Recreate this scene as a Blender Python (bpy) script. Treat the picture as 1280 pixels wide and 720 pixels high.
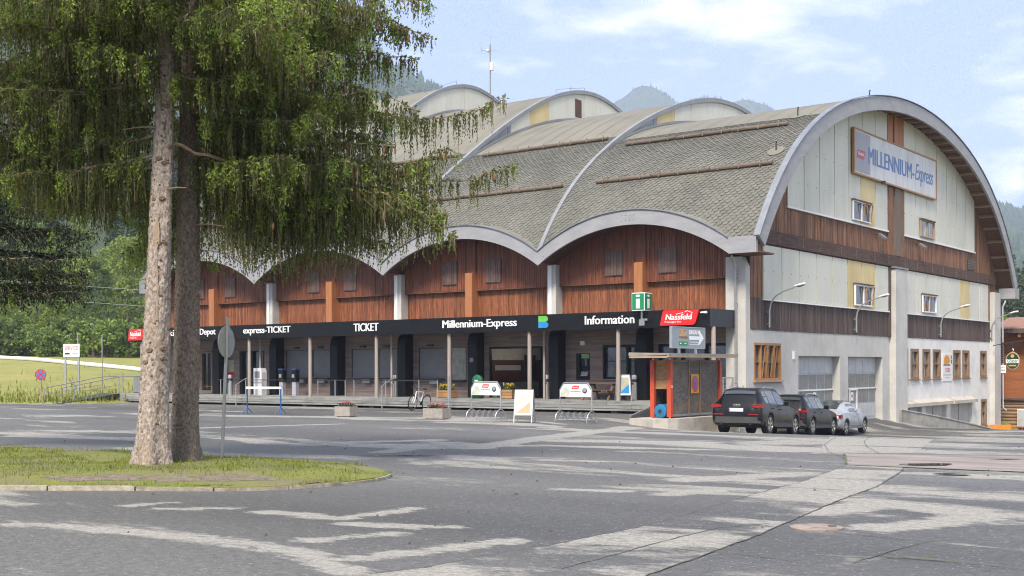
import bpy, math, random
import numpy as np
from mathutils import Vector, Matrix
random.seed(7)
rng = np.random.default_rng(11)
R = math.radians
sc = bpy.context.scene
for o in list(bpy.data.objects):
    bpy.data.objects.remove(o)
COL = sc.collection

# ------------------------------------------------------------------ camera, sky, sun, exposure
# World axes: x runs along the long ticket facade (right end x=0), y goes away from it, gable faces +x.
CAM = (21.93, -45.29, 1.65)
YAW = math.atan2(.5991, .8007)
cam_d = bpy.data.cameras.new('camera')
cam = bpy.data.objects.new('camera', cam_d)
COL.objects.link(cam)
cam.location = CAM
cam.rotation_euler = (R(90), 0.0034, YAW)
cam_d.sensor_width = 36
cam_d.lens = 1537 / 1280 * 36
cam_d.shift_y = 100.5 / 1280
cam_d.clip_start = .1
cam_d.clip_end = 12000
sc.camera = cam
FW = np.array([-math.sin(YAW), math.cos(YAW)])
RT = np.array([math.cos(YAW), math.sin(YAW)])

SUN_AZ = (.30, -.95)          # horizontal direction towards the sun
SUN_EL = 48
world = bpy.data.worlds.new('World')
sc.world = world
world.use_nodes = True
wn = world.node_tree
wn.nodes.clear()


def node(nt, typ, ins=None, **props):
    n = nt.nodes.new(typ)
    for k, v in props.items():
        setattr(n, k, v)
    if ins:
        for k, v in ins.items():
            s = n.inputs[k]
            if isinstance(v, bpy.types.NodeSocket):
                nt.links.new(v, s)
            elif isinstance(v, bpy.types.Node):
                nt.links.new(v.outputs[0], s)
            else:
                if s.type == 'RGBA' and len(v) == 3:
                    v = (*v, 1)
                s.default_value = v
    return n


def math_(nt, op, a, b=None, c=None, clamp=False):
    ins = {0: a}
    if b is not None:
        ins[1] = b
    if c is not None:
        ins[2] = c
    n = node(nt, 'ShaderNodeMath', ins, operation=op)
    n.use_clamp = clamp
    return n.outputs[0]


def ramp(nt, fac, stops, interp='LINEAR'):
    n = node(nt, 'ShaderNodeValToRGB', {'Fac': fac})
    cr = n.color_ramp
    cr.interpolation = interp
    while len(cr.elements) < len(stops):
        cr.elements.new(.5)
    for e, (p, c) in zip(cr.elements, stops):
        e.position = p
        e.color = (c, c, c, 1) if isinstance(c, (int, float)) else (*c, 1)
    return n.outputs[0]


def mix(nt, fac, a, b, blend='MIX'):
    n = node(nt, 'ShaderNodeMix', data_type='RGBA', blend_type=blend)
    for idx, v in ((0, fac), (6, a), (7, b)):
        s = n.inputs[idx]
        if isinstance(v, bpy.types.NodeSocket):
            nt.links.new(v, s)
        else:
            s.default_value = v if idx == 0 else (*v[:3], 1)
    return n.outputs[2]


sky = node(wn, 'ShaderNodeTexSky')
sky.sky_type = 'NISHITA'
sky.sun_disc = False
sky.sun_elevation = R(SUN_EL)
sky.sun_rotation = math.atan2(SUN_AZ[0], SUN_AZ[1])
sky.air_density = 1.0
sky.dust_density = .6
sky.ozone_density = 1.6
tc = node(wn, 'ShaderNodeTexCoord')
sep = node(wn, 'ShaderNodeSeparateXYZ', {0: tc.outputs['Generated']})
den = math_(wn, 'ADD', math_(wn, 'MAXIMUM', sep.outputs[2], 0.0), .20)
cu = math_(wn, 'DIVIDE', sep.outputs[0], den)
cv = math_(wn, 'DIVIDE', sep.outputs[1], den)
cp = node(wn, 'ShaderNodeCombineXYZ', {0: cu, 1: cv, 2: 0.0})
cn1 = node(wn, 'ShaderNodeTexNoise', {'Vector': cp, 'Scale': 2.3, 'Detail': 10.0, 'Roughness': .56, 'Distortion': .3})
cn2 = node(wn, 'ShaderNodeTexNoise', {'Vector': cp, 'Scale': .7, 'Detail': 3.0, 'Roughness': .5})
cs = math_(wn, 'ADD', cn1.outputs[0], math_(wn, 'MULTIPLY', math_(wn, 'SUBTRACT', cn2.outputs[0], .5), .7))
cmask = ramp(wn, cs, [(.44, 0.0), (.50, .35), (.58, 1.0)])
cshade = mix(wn, cn1.outputs[0], (6.0, 6.1, 6.5), (8.4, 8.3, 8.3))
skyb = mix(wn, .9, sky.outputs[0], (2.7, 3.4, 5.9))
skyc = mix(wn, cmask, skyb, cshade)
bg = node(wn, 'ShaderNodeBackground', {'Color': skyc, 'Strength': .10})
wo = node(wn, 'ShaderNodeOutputWorld', {'Surface': bg.outputs[0]})

sun_d = bpy.data.lights.new('sun', 'SUN')
sun_d.energy = 3.5
sun_d.angle = R(14)
sun_d.color = (1, .91, .78)
sun = bpy.data.objects.new('sun', sun_d)
COL.objects.link(sun)
ce = math.cos(R(SUN_EL))
nrm = math.hypot(*SUN_AZ)
to_sun = Vector((SUN_AZ[0] / nrm * ce, SUN_AZ[1] / nrm * ce, math.sin(R(SUN_EL))))
sun.rotation_euler = to_sun.to_track_quat('Z', 'Y').to_euler()
sun.location = (0, -20, 40)

vs = sc.view_settings
vs.view_transform = 'Standard'
vs.look = 'None'
vs.exposure = 1.05
vs.gamma = 1
vs.use_curve_mapping = False
sc.render.engine = 'CYCLES'
cy = sc.cycles
cy.use_denoising = True
try:
    cy.denoiser = 'OPENIMAGEDENOISE'
    cy.denoising_prefilter = 'NONE'
except Exception:
    pass
cy.filter_width = 1.1
cy.max_bounces = 6
cy.diffuse_bounces = 3
cy.glossy_bounces = 3
cy.transmission_bounces = 5
cy.transparent_max_bounces = 8
cy.volume_bounces = 1
cy.caustics_reflective = False
cy.caustics_refractive = False
cy.use_adaptive_sampling = True
cy.adaptive_threshold = .02


# ------------------------------------------------------------------ helpers
def cam_pt(a, d):
    """world xy of a point d metres ahead of the viewpoint, a = sideways/ahead"""
    return CAM[0] + d * (FW[0] + a * RT[0]), CAM[1] + d * (FW[1] + a * RT[1])


class MB:
    def __init__(s):
        s.v = []
        s.f = []

    def add(s, vs_, fs):
        b = len(s.v)
        s.v.extend(tuple(p) for p in vs_)
        s.f.extend(tuple(i + b for i in f) for f in fs)
        return s

    def box(s, x0, x1, y0, y1, z0, z1):
        v = [(x, y, z) for z in (z0, z1) for y in (y0, y1) for x in (x0, x1)]
        return s.add(v, [(0, 2, 3, 1), (4, 5, 7, 6), (0, 1, 5, 4), (2, 6, 7, 3), (0, 4, 6, 2), (1, 3, 7, 5)])

    def bbox(s, x0, x1, y0, y1, z0, z1, c=.01):
        """box with chamfered edges along its z and top"""
        p = [(x0 + c, y0), (x1 - c, y0), (x1, y0 + c), (x1, y1 - c), (x1 - c, y1), (x0 + c, y1), (x0, y1 - c), (x0, y0 + c)]
        q = [(x0 + 2 * c, y0 + c), (x1 - 2 * c, y0 + c), (x1 - c, y0 + 2 * c), (x1 - c, y1 - 2 * c), (x1 - 2 * c, y1 - c), (x0 + 2 * c, y1 - c), (x0 + c, y1 - 2 * c), (x0 + c, y0 + 2 * c)]
        v = [(*a, z0) for a in p] + [(*a, z1 - c) for a in p] + [(*a, z1) for a in q]
        f = [tuple(range(7, -1, -1)), tuple(range(16, 24))]
        for k in (0, 8):
            f += [(k + i, k + (i + 1) % 8, k + 8 + (i + 1) % 8, k + 8 + i) for i in range(8)]
        return s.add(v, f)

    def bar(s, p, q, w, h=None, up=(0, 0, 1)):
        h = w if h is None else h
        p, q = Vector(p), Vector(q)
        d = (q - p).normalized()
        u = Vector(up)
        if abs(d.dot(u)) > .98:
            u = Vector((0, 1, 0))
        a = d.cross(u).normalized() * (w / 2)
        b = a.cross(d).normalized() * (h / 2)
        v = [o + i * a + j * b for o in (p, q) for i, j in ((-1, -1), (1, -1), (1, 1), (-1, 1))]
        return s.add(v, [(3, 2, 1, 0), (4, 5, 6, 7), (0, 1, 5, 4), (1, 2, 6, 5), (2, 3, 7, 6), (3, 0, 4, 7)])

    def tube(s, pts, r, n=8, caps=True):
        pts = [Vector(p) for p in pts]
        rs = [float(q) for q in r] if isinstance(r, (list, tuple)) else [r] * len(pts)
        b = len(s.v)
        up = None
        for i, p in enumerate(pts):
            d = (pts[min(i + 1, len(pts) - 1)] - pts[max(i - 1, 0)]).normalized()
            if up is None:
                up = Vector((0, 0, 1)) if abs(d.z) < .9 else Vector((0, 1, 0))
            a = d.cross(up).normalized()
            up = a.cross(d).normalized()
            for k in range(n):
                t = 2 * math.pi * k / n
                s.v.append(tuple(p + rs[i] * (math.cos(t) * a + math.sin(t) * up)))
        for i in range(len(pts) - 1):
            for k in range(n):
                s.f.append((b + i * n + k, b + i * n + (k + 1) % n, b + (i + 1) * n + (k + 1) % n, b + (i + 1) * n + k))
        if caps:
            s.f.append(tuple(b + k for k in range(n - 1, -1, -1)))
            e = b + (len(pts) - 1) * n
            s.f.append(tuple(e + k for k in range(n)))
        return s

    def lathe(s, prof, n=16, c=(0, 0, 0), axis='z'):
        b = len(s.v)
        for r, z in prof:
            for k in range(n):
                t = 2 * math.pi * k / n
                x, y = r * math.cos(t), r * math.sin(t)
                p = {'z': (x, y, z), 'y': (x, z, y), 'x': (z, x, y)}[axis]
                s.v.append((p[0] + c[0], p[1] + c[1], p[2] + c[2]))
        m = len(prof)
        for i in range(m - 1):
            for k in range(n):
                s.f.append((b + i * n + k, b + i * n + (k + 1) % n, b + (i + 1) * n + (k + 1) % n, b + (i + 1) * n + k))
        if prof[0][0] > 1e-5:
            s.f.append(tuple(b + k for k in range(n - 1, -1, -1)))
        if prof[-1][0] > 1e-5:
            s.f.append(tuple(b + (m - 1) * n + k for k in range(n)))
        return s

    def prism(s, poly, a, b, axis='y'):
        """extrude a 2D polygon along an axis: 'y' poly=(x,z), 'x' poly=(y,z), 'z' poly=(x,y)"""
        mp = {'y': lambda p, t: (p[0], t, p[1]), 'x': lambda p, t: (t, p[0], p[1]), 'z': lambda p, t: (p[0], p[1], t)}[axis]
        n = len(poly)
        v = [mp(p, a) for p in poly] + [mp(p, b) for p in poly]
        f = [tuple(range(n - 1, -1, -1)), tuple(range(n, 2 * n))] + [(i, (i + 1) % n, n + (i + 1) % n, n + i) for i in range(n)]
        return s.add(v, f)

    def strip(s, A, B):
        """quad strip between two equally long point lists"""
        n = len(A)
        return s.add(list(A) + list(B), [(i, i + 1, n + i + 1, n + i) for i in range(n - 1)])

    def band(s, A, B, off):
        """closed solid from strip A-B thickened by vector off"""
        n = len(A)
        off = Vector(off)
        v = list(A) + list(B) + [tuple(Vector(p) + off) for p in A] + [tuple(Vector(p) + off) for p in B]
        f = []
        for i in range(n - 1):
            f += [(i, i + 1, n + i + 1, n + i), (2 * n + i, 3 * n + i, 3 * n + i + 1, 2 * n + i + 1),
                  (i, 2 * n + i, 2 * n + i + 1, i + 1), (n + i, n + i + 1, 3 * n + i + 1, 3 * n + i)]
        f += [(0, n, 3 * n, 2 * n), (n - 1, 3 * n - 1, 4 * n - 1, 2 * n - 1)]
        return s.add(v, f)

    def move(s, loc=(0, 0, 0), rz=0, start=0):
        c, d = math.cos(rz), math.sin(rz)
        for i in range(start, len(s.v)):
            x, y, z = s.v[i]
            s.v[i] = (c * x - d * y + loc[0], d * x + c * y + loc[1], z + loc[2])
        return s

    def obj(s, name, m, parent=None, smooth=False, recalc=True):
        me = bpy.data.meshes.new(name)
        me.from_pydata([tuple(p) for p in s.v], [], s.f)
        if recalc:
            import bmesh
            bm = bmesh.new()
            bm.from_mesh(me)
            bmesh.ops.recalc_face_normals(bm, faces=bm.faces)
            bm.to_mesh(me)
            bm.free()
        me.materials.append(m)
        if smooth:
            me.shade_smooth()
            if smooth != 'all':
                try:
                    me.set_sharp_from_angle(angle=R(35))
                except Exception:
                    pass
        o = bpy.data.objects.new(name, me)
        COL.objects.link(o)
        if parent:
            o.parent = parent
        return o


def np_obj(name, verts, faces_flat, nper, m, parent=None, smooth=False):
    """fast mesh: verts (n,3), faces (m,nper)"""
    me = bpy.data.meshes.new(name)
    verts = np.ascontiguousarray(verts, dtype=np.float32)
    faces = np.ascontiguousarray(faces_flat, dtype=np.int32)
    nf = len(faces)
    me.vertices.add(len(verts))
    me.vertices.foreach_set('co', verts.ravel())
    me.loops.add(nf * nper)
    me.loops.foreach_set('vertex_index', faces.ravel())
    me.polygons.add(nf)
    me.polygons.foreach_set('loop_start', np.arange(0, nf * nper, nper, dtype=np.int32))
    me.polygons.foreach_set('loop_total', np.full(nf, nper, dtype=np.int32))
    me.update(calc_edges=True)
    me.validate()
    if smooth:
        me.shade_smooth()
    me.materials.append(m)
    o = bpy.data.objects.new(name, me)
    COL.objects.link(o)
    if parent:
        o.parent = parent
    return o


def tag(o, label=None, cat=None, group=None, kind=None):
    for k, v in (('label', label), ('category', cat), ('group', group), ('kind', kind)):
        if v:
            o[k] = v
    return o


def thing(name, label, cat, loc=(0, 0, 0), rz=0, group=None):
    o = bpy.data.objects.new(name, None)
    o.empty_display_size = .2
    COL.objects.link(o)
    o.location = loc
    o.rotation_euler = (0, 0, rz)
    return tag(o, label, cat, group)


def dup(root, loc, rz, label, group=None):
    r = root.copy()
    COL.objects.link(r)
    r.location = loc
    r.rotation_euler = (0, 0, rz)
    tag(r, label, None, group)
    for ch in list(root.children):
        c = ch.copy()
        COL.objects.link(c)
        c.parent = r
        for g in list(ch.children):
            d = g.copy()
            COL.objects.link(d)
            d.parent = c
    return r


def share(o, name, loc, parent=None, scale=None, rz=0):
    c = o.copy()
    c.name = name
    COL.objects.link(c)
    c.location = loc
    c.parent = parent
    if scale:
        c.scale = scale
    c.rotation_euler = (0, 0, rz)
    return c


def text(name, s, box, plane, at, m, parent, depth=.02, bold=.012, shear=0):
    """lettering fitted into box=(a0,a1,z0,z1); plane 'F' faces -y at y=at, 'G' faces +x at x=at"""
    cu_ = bpy.data.curves.new(name, 'FONT')
    cu_.body = s
    cu_.size = 1
    cu_.shear = shear
    cu_.extrude = .01
    cu_.resolution_u = 3
    tmp = bpy.data.objects.new(name, cu_)
    COL.objects.link(tmp)
    bpy.context.view_layer.update()
    dg = bpy.context.evaluated_depsgraph_get()
    me0 = bpy.data.meshes.new_from_object(tmp.evaluated_get(dg))
    bpy.data.objects.remove(tmp)
    n = len(me0.vertices)
    co = np.empty(n * 3, dtype=np.float32)
    me0.vertices.foreach_get('co', co)
    co = co.reshape(-1, 3)
    fs = [tuple(p.vertices) for p in me0.polygons]
    lo, hi = co.min(0), co.max(0)
    a0, a1, z0, z1 = box
    vv, ff = [], []
    # heavier strokes: the outline repeated with tiny sideways shifts, each layer a hair prouder
    for k, sh in enumerate((-bold, bold, 0) if bold else (0,)):
        a = a0 + (co[:, 0] + sh - lo[0] + bold) / max(hi[0] - lo[0] + 2 * bold, 1e-6) * (a1 - a0)
        z = z0 + (co[:, 1] - lo[1]) / max(hi[1] - lo[1], 1e-6) * (z1 - z0)
        e = (co[:, 2] > 0) * (depth + .0012 * k)
        out = np.stack([a, at - e, z], 1) if plane == 'F' else np.stack([at + e, a, z], 1)
        ff += [tuple(i + k * n for i in f) for f in fs]
        vv.append(out)
    me = bpy.data.meshes.new(name)
    me.from_pydata([tuple(map(float, p)) for p in np.concatenate(vv)], [], ff)
    me.materials.append(m)
    o = bpy.data.objects.new(name, me)
    COL.objects.link(o)
    if parent:
        o.parent = parent
    return o


# ------------------------------------------------------------------ materials
def mat(name, c1, c2=None, scale=4., rough=.7, metal=0., bump=0., bscale=60., island=0., objrand=0., stretch=(1, 1, 1),
        spec=.5, detail=6., contrast=(.35, .65), dirt=None, dscale=1.2, damt=.5, trans=None, emit=None, rvar=.1):
    m = bpy.data.materials.new(name)
    m.use_nodes = True
    nt = m.node_tree
    nt.nodes.clear()
    out = node(nt, 'ShaderNodeOutputMaterial')
    tcn = node(nt, 'ShaderNodeTexCoord')
    mp = node(nt, 'ShaderNodeMapping', {'Vector': tcn.outputs['Object'], 'Scale': stretch})
    b = node(nt, 'ShaderNodeBsdfPrincipled', {'Roughness': rough, 'Metallic': metal, 'Specular IOR Level': spec})
    if c2 is None:
        c2 = tuple(x * .82 for x in c1)
    nz = node(nt, 'ShaderNodeTexNoise', {'Vector': mp, 'Scale': scale, 'Detail': detail, 'Roughness': .6})
    fac = ramp(nt, nz.outputs[0], [(contrast[0], 0.), (contrast[1], 1.)])
    col = mix(nt, fac, c1, c2)
    if island:
        g = node(nt, 'ShaderNodeNewGeometry')
        k = math_(nt, 'MULTIPLY_ADD', g.outputs['Random Per Island'], 2 * island, 1 - island)
        hs = node(nt, 'ShaderNodeHueSaturation', {'Color': col, 'Value': k})
        col = hs.outputs[0]
    if objrand:
        oi = node(nt, 'ShaderNodeObjectInfo')
        k = math_(nt, 'MULTIPLY_ADD', oi.outputs['Random'], 2 * objrand, 1 - objrand)
        hs = node(nt, 'ShaderNodeHueSaturation', {'Color': col, 'Value': k})
        col = hs.outputs[0]
    if dirt:
        dn = node(nt, 'ShaderNodeTexNoise', {'Vector': mp, 'Scale': dscale, 'Detail': 8., 'Roughness': .65})
        df = ramp(nt, dn.outputs[0], [(.48, 0.), (.72, damt)])
        col = mix(nt, df, col, dirt)
    nt.links.new(col, b.inputs['Base Color'])
    if rvar:
        rr = math_(nt, 'MULTIPLY_ADD', nz.outputs[0], rvar * 2, rough - rvar, clamp=True)
        nt.links.new(rr, b.inputs['Roughness'])
    if bump:
        bn = node(nt, 'ShaderNodeTexNoise', {'Vector': mp, 'Scale': bscale, 'Detail': 4.})
        bp = node(nt, 'ShaderNodeBump', {'Height': bn.outputs[0], 'Strength': bump, 'Distance': .02})
        nt.links.new(bp.outputs[0], b.inputs['Normal'])
    if emit:
        b.inputs['Emission Color'].default_value = (*emit[:3], 1)
        b.inputs['Emission Strength'].default_value = emit[3]
    sh = b.outputs[0]
    if trans:
        t = node(nt, 'ShaderNodeBsdfTranslucent')
        nt.links.new(col, t.inputs[0])
        ms = node(nt, 'ShaderNodeMixShader', {0: trans, 1: sh, 2: t.outputs[0]})
        sh = ms.outputs[0]
    nt.links.new(sh, out.inputs['Surface'])
    return m


K = {}
K['white_wall'] = mat('white_render', (.76, .74, .71), (.69, .67, .64), 1.5, .85, bump=.15, bscale=90, dirt=(.34, .33, .30), dscale=.55, damt=.35)
K['grey_wall'] = mat('grey_render', (.53, .515, .485), (.465, .45, .42), 1.2, .85, bump=.15, bscale=90, dirt=(.26, .25, .23), dscale=.5, damt=.45)
K['concrete'] = mat('concrete', (.36, .34, .30), (.27, .26, .23), 2.2, .9, bump=.3, bscale=50, dirt=(.10, .10, .085), dscale=.9, damt=.75)
K['light_concrete'] = mat('light_concrete', (.50, .46, .40), (.42, .38, .33), 2.2, .9, bump=.3, bscale=50, dirt=(.16, .15, .12), dscale=1.3, damt=.55)
K['cream'] = mat('cream_panel', (.62, .61, .535), (.565, .56, .485), .8, .55, objrand=.05, stretch=(1, 1, .35), dirt=(.44, .42, .33), dscale=.9, damt=.4, bump=.06, bscale=12)
K['yellow'] = mat('yellow_panel', (.62, .50, .25), (.56, .44, .20), .9, .55, objrand=.05, stretch=(1, 1, .35), dirt=(.44, .35, .18), dscale=.9, damt=.4)
K['seam'] = mat('panel_seam', (.40, .32, .17), rough=.8)
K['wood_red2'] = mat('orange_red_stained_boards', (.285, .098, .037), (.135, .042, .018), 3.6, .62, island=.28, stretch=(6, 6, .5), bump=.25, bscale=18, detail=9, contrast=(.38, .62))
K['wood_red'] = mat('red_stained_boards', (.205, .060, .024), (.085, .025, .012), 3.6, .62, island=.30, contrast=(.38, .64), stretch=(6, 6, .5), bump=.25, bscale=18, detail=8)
K['wood_brown'] = mat('brown_weathered_boards', (.27, .13, .066), (.10, .05, .032), 2.6, .8, island=.38, stretch=(6, 6, .45), bump=.3, bscale=18, detail=8)
K['wood_dark'] = mat('dark_weathered_boards', (.115, .078, .065), (.058, .041, .036), 2.6, .82, island=.35, stretch=(6, 6, .4), bump=.3, bscale=18, detail=8)
K['beam'] = mat('brown_beam', (.105, .056, .036), (.055, .032, .024), 3, .8, objrand=.15, stretch=(5, .5, 5), bump=.25, bscale=20)
K['wood_orange'] = mat('orange_stained_timber', (.40, .165, .065), (.33, .125, .045), 2, .6, stretch=(5, 5, .5), bump=.1, bscale=16)
K['wood_oak'] = mat('light_timber_frame', (.36, .19, .075), (.27, .135, .05), 4, .55, stretch=(5, 5, 1), objrand=.1)
K['wood_window'] = mat('brown_window_frame', (.27, .17, .095), (.20, .12, .065), 4, .6)
K['siding'] = mat('grey_brown_siding', (.27, .205, .18), (.19, .145, .128), 2.5, .75, island=.16, stretch=(.4, 5, 5), bump=.2, bscale=18)
K['deck'] = mat('weathered_grey_planks', (.30, .30, .285), (.19, .19, .18), 3, .85, objrand=.13, island=.12, stretch=(.4, 4, 4), bump=.25, bscale=22, dirt=(.11, .115, .10), dscale=1.5, damt=.5)
K['post'] = mat('round_timber_post', (.36, .31, .275), (.27, .23, .20), 3, .7, stretch=(5, 5, .4))
K['black'] = mat('black_fascia_panel', (.006, .0065, .009), (.005, .0055, .0075), 2, .5, rvar=.05, spec=.25)
K['fascia_side'] = mat('lit_blue_black_panel', (.028, .034, .045), (.024, .029, .038), 2, .5, spec=.3)  # black fascia's end face, its stronger light put into a lighter colour
K['trim'] = mat('grey_roof_trim', (.27, .28, .30), (.22, .23, .245), 1.5, .55, metal=.2)
K['roofgrey'] = mat('grey_painted_timber_arch', (.31, .312, .328), (.255, .257, .275), 1.3, .6, stretch=(1, 1, 2.5), bump=.06, bscale=14, dirt=(.28, .28, .29), dscale=1.0, damt=.45)
K['zinc'] = mat('zinc_sheet', (.33, .345, .37), (.24, .25, .275), 1.2, .45, metal=.5, dirt=(.17, .175, .19), dscale=1.1, damt=.5)
K['shingle'] = mat('grey_green_shingle', (.175, .17, .142), (.135, .132, .11), .5, .85, island=.10, dirt=(.10, .10, .082), dscale=.35, damt=.45)
K['membrane'] = mat('roof_felt', (.19, .18, .147), (.155, .148, .123), .6, .9, dirt=(.235, .222, .18), dscale=.25, damt=.5, bump=.1, bscale=30)
K['felt_seam'] = mat('roof_felt_seam', (.14, .135, .115), rough=.9)
K['log'] = mat('round_snow_log', (.17, .13, .10), (.12, .09, .068), 3, .8, objrand=.12, stretch=(.5, 4, 4), bump=.2)
K['soffit'] = mat('soffit_boards', (.17, .085, .045), (.11, .055, .03), 3, .75, island=.2, stretch=(5, .6, 5))
K['rafter'] = mat('pale_rafter', (.40, .28, .19), (.32, .22, .145), 3, .75)
K['white'] = mat('white_paint', (.78, .78, .77), (.74, .74, .73), 3, .45, rvar=.05)
K['letter'] = mat('white_letters', (.80, .80, .80), (.78, .78, .78), 3, .4, rvar=.02)
K['red'] = mat('red_sign_face', (.62, .018, .016), (.60, .017, .015), 3, .35, rvar=.03)
K['sign_red_faded'] = mat('faded_red_print', (.48, .10, .10), (.44, .09, .09), 3, .5)
K['sign_white'] = mat('weathered_white_board', (.66, .66, .67), (.58, .58, .60), 1.2, .55, stretch=(1, 1, .4), dirt=(.40, .39, .39), dscale=1.6, damt=.5)
K['sign_grey'] = mat('grey_board_print', (.36, .36, .41), (.32, .32, .37), 1.5, .55)
K['sign_blue'] = mat('faded_blue_print', (.10, .20, .44), (.08, .16, .38), 2.5, .5)
K['green'] = mat('green_sign_face', (.006, .23, .085), (.005, .21, .08), 3, .4, rvar=.03)
K['logo_green'] = mat('logo_green', (.13, .48, .07), rough=.4)
K['logo_blue'] = mat('logo_blue', (.02, .24, .58), rough=.4)
K['gold'] = mat('golden_print', (.68, .33, .03), (.58, .25, .02), 9, .5)
K['dkgreen'] = mat('dark_green_enamel', (.006, .05, .022), (.005, .042, .018), 3, .3)
K['board_grey'] = mat('grey_blue_board', (.27, .31, .34), (.25, .29, .32), 2, .5)
K['orange_paint'] = mat('red_orange_paint', (.52, .075, .028), (.45, .06, .022), 3, .5, dirt=(.35, .06, .03), dscale=4, damt=.3)
K['steel'] = mat('galvanised_steel', (.50, .51, .52), (.42, .43, .44), 6, .42, metal=.75)
K['inox'] = mat('brushed_steel', (.60, .59, .57), (.52, .51, .49), 6, .3, metal=.9, stretch=(4, 4, .3))
K['darkmetal'] = mat('dark_metal', (.045, .045, .05), (.035, .035, .04), 5, .5, metal=.3)
K['greymetal'] = mat('grey_painted_metal', (.26, .27, .28), (.22, .23, .24), 4, .5, metal=.2)
K['aluminium'] = mat('door_sheet_grey', (.50, .51, .52), (.45, .46, .47), 1.5, .5, metal=.15, dirt=(.27, .28, .29), dscale=1.2, damt=.4, objrand=.03)
K['shutter'] = mat('grey_roller_shutter', (.215, .215, .225), (.19, .19, .20), 2, .6)
K['blue_paint'] = mat('blue_paint', (.012, .085, .28), (.010, .07, .23), 4, .45)
K['plastic_blue'] = mat('blue_plastic', (.015, .17, .34), (.012, .14, .29), 4, .4)
K['rubber'] = mat('black_rubber', (.018, .018, .018), (.014, .014, .014), 8, .8)
K['blackpaint'] = mat('black_paint', (.015, .015, .016), (.012, .012, .013), 8, .4)
K['bark1'] = mat('pale_spruce_bark', (.44, .375, .325), (.22, .17, .14), 26, .95, stretch=(1, 1, .6), bump=1.0, bscale=32, dirt=(.24, .165, .085), dscale=2.2, damt=.6, detail=12, contrast=(.40, .60))
K['bark2'] = mat('shaded_spruce_bark', (.255, .20, .165), (.115, .088, .07), 30, .95, stretch=(1, 1, .6), bump=1.0, bscale=32, contrast=(.40, .60), dirt=(.09, .085, .07), dscale=1.6, damt=.5, detail=10)  # darker than the pale bark: foliage shade painted into the colour
K['knot'] = mat('branch_scar', (.12, .085, .06), (.22, .16, .11), 30, .95, bump=.6, bscale=30)
K['resin'] = mat('yellow_resin_streak', (.36, .255, .15), (.27, .20, .145), 30, .6, bump=.5)
K['twig'] = mat('spruce_twig', (.30, .225, .16), (.20, .145, .10), 9, .9)
K['needle'] = mat('spruce_needles', (.165, .19, .045), (.09, .112, .028), 1.6, .6, island=.4, trans=.45, spec=.3)
K['needle_new'] = mat('fresh_spruce_tips', (.27, .36, .06), (.18, .26, .045), 1.6, .6, island=.3, trans=.4, spec=.3)
K['needle_shaded'] = mat('shaded_spruce_needles', (.040, .060, .024), (.024, .038, .016), 1.6, .6, island=.35, trans=.25, spec=.3)  # backlit needles, their shade put into the colour
K['cone'] = mat('spruce_cone', (.27, .135, .065), (.18, .085, .04), 14, .7, island=.3)
K['leaf_a'] = mat('bright_leaves', (.30, .37, .075), (.17, .23, .05), .35, .6, island=.4, trans=.4, objrand=.15, spec=.3)
K['leaf_b'] = mat('mid_green_leaves', (.20, .27, .065), (.11, .165, .042), .35, .6, island=.4, trans=.4, objrand=.2, spec=.3)
K['leaf_c'] = mat('conifer_leaves', (.075, .11, .052), (.042, .066, .034), .5, .6, island=.35, trans=.2, objrand=.2, spec=.3)
K['far_wood'] = mat('far_forest_needles', (.050, .075, .034), (.030, .048, .025), .02, .8, island=.4, spec=.2)
K['trunk_far'] = mat('grey_trunk', (.13, .11, .09), rough=.9)
K['grass'] = mat('grass_blades', (.235, .255, .045), (.145, .19, .030), 1.2, .6, island=.35, trans=.35, spec=.3)
K['kerb'] = mat('granite_kerb', (.42, .37, .30), (.26, .23, .175), 9, .9, bump=.6, bscale=40, objrand=.16, dirt=(.12, .11, .06), dscale=2.2, damt=.85)
K['crack'] = mat('tar_filled_crack', (.11, .105, .095), (.065, .062, .056), 10, .8)
K['moss'] = mat('moss', (.155, .16, .06), (.10, .105, .05), 20, .9)
K['dead'] = mat('brown_debris', (.09, .06, .04), rough=.9)
K['water'] = mat('puddle_water', (.035, .034, .032), (.030, .030, .028), 2, .03, rvar=0, spec=.6)
K['planter'] = mat('washed_concrete_planter', (.36, .32, .29), (.27, .24, .215), 9, .9, bump=.4, bscale=60)
K['soil'] = mat('soil', (.05, .035, .025), rough=.95)
K['bare_soil'] = mat('bare_island_soil', (.125, .10, .07), (.23, .195, .145), 9, .95, bump=.7, bscale=50, detail=10)
K['flower_pink'] = mat('pink_petals', (.62, .10, .20), (.70, .22, .30), 9, .6, island=.25, trans=.25)
K['flower_red'] = mat('red_petals', (.60, .05, .04), rough=.6, island=.25, trans=.25)
K['flower_yellow'] = mat('yellow_petals', (.72, .42, .02), (.75, .55, .05), 9, .6, island=.25, trans=.25)
K['leaf_small'] = mat('planter_leaves', (.07, .13, .03), (.04, .085, .02), 9, .6, island=.3, trans=.3)
K['crate'] = mat('wooden_crate', (.40, .23, .10), (.30, .165, .07), 5, .7, objrand=.15, stretch=(.6, 4, 4))
K['plywood'] = mat('weathered_plywood', (.165, .14, .118), (.080, .070, .062), 9, .85, stretch=(1, .5, 1.2), detail=10, dirt=(.26, .19, .115), dscale=2.2, damt=.55)
K['plywood_new'] = mat('yellow_plywood', (.42, .255, .115), (.26, .14, .06), 3, .7, detail=10, stretch=(1, 1, 3))
K['roof_thin'] = mat('corrugated_grey_roof', (.30, .275, .24), (.22, .20, .175), 3, .75)
K['picnic'] = mat('brown_bench_wood', (.16, .095, .055), (.11, .065, .04), 5, .75)
K['tile_red'] = mat('red_tile_roof', (.28, .15, .10), (.21, .11, .075), 6, .8)
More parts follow.
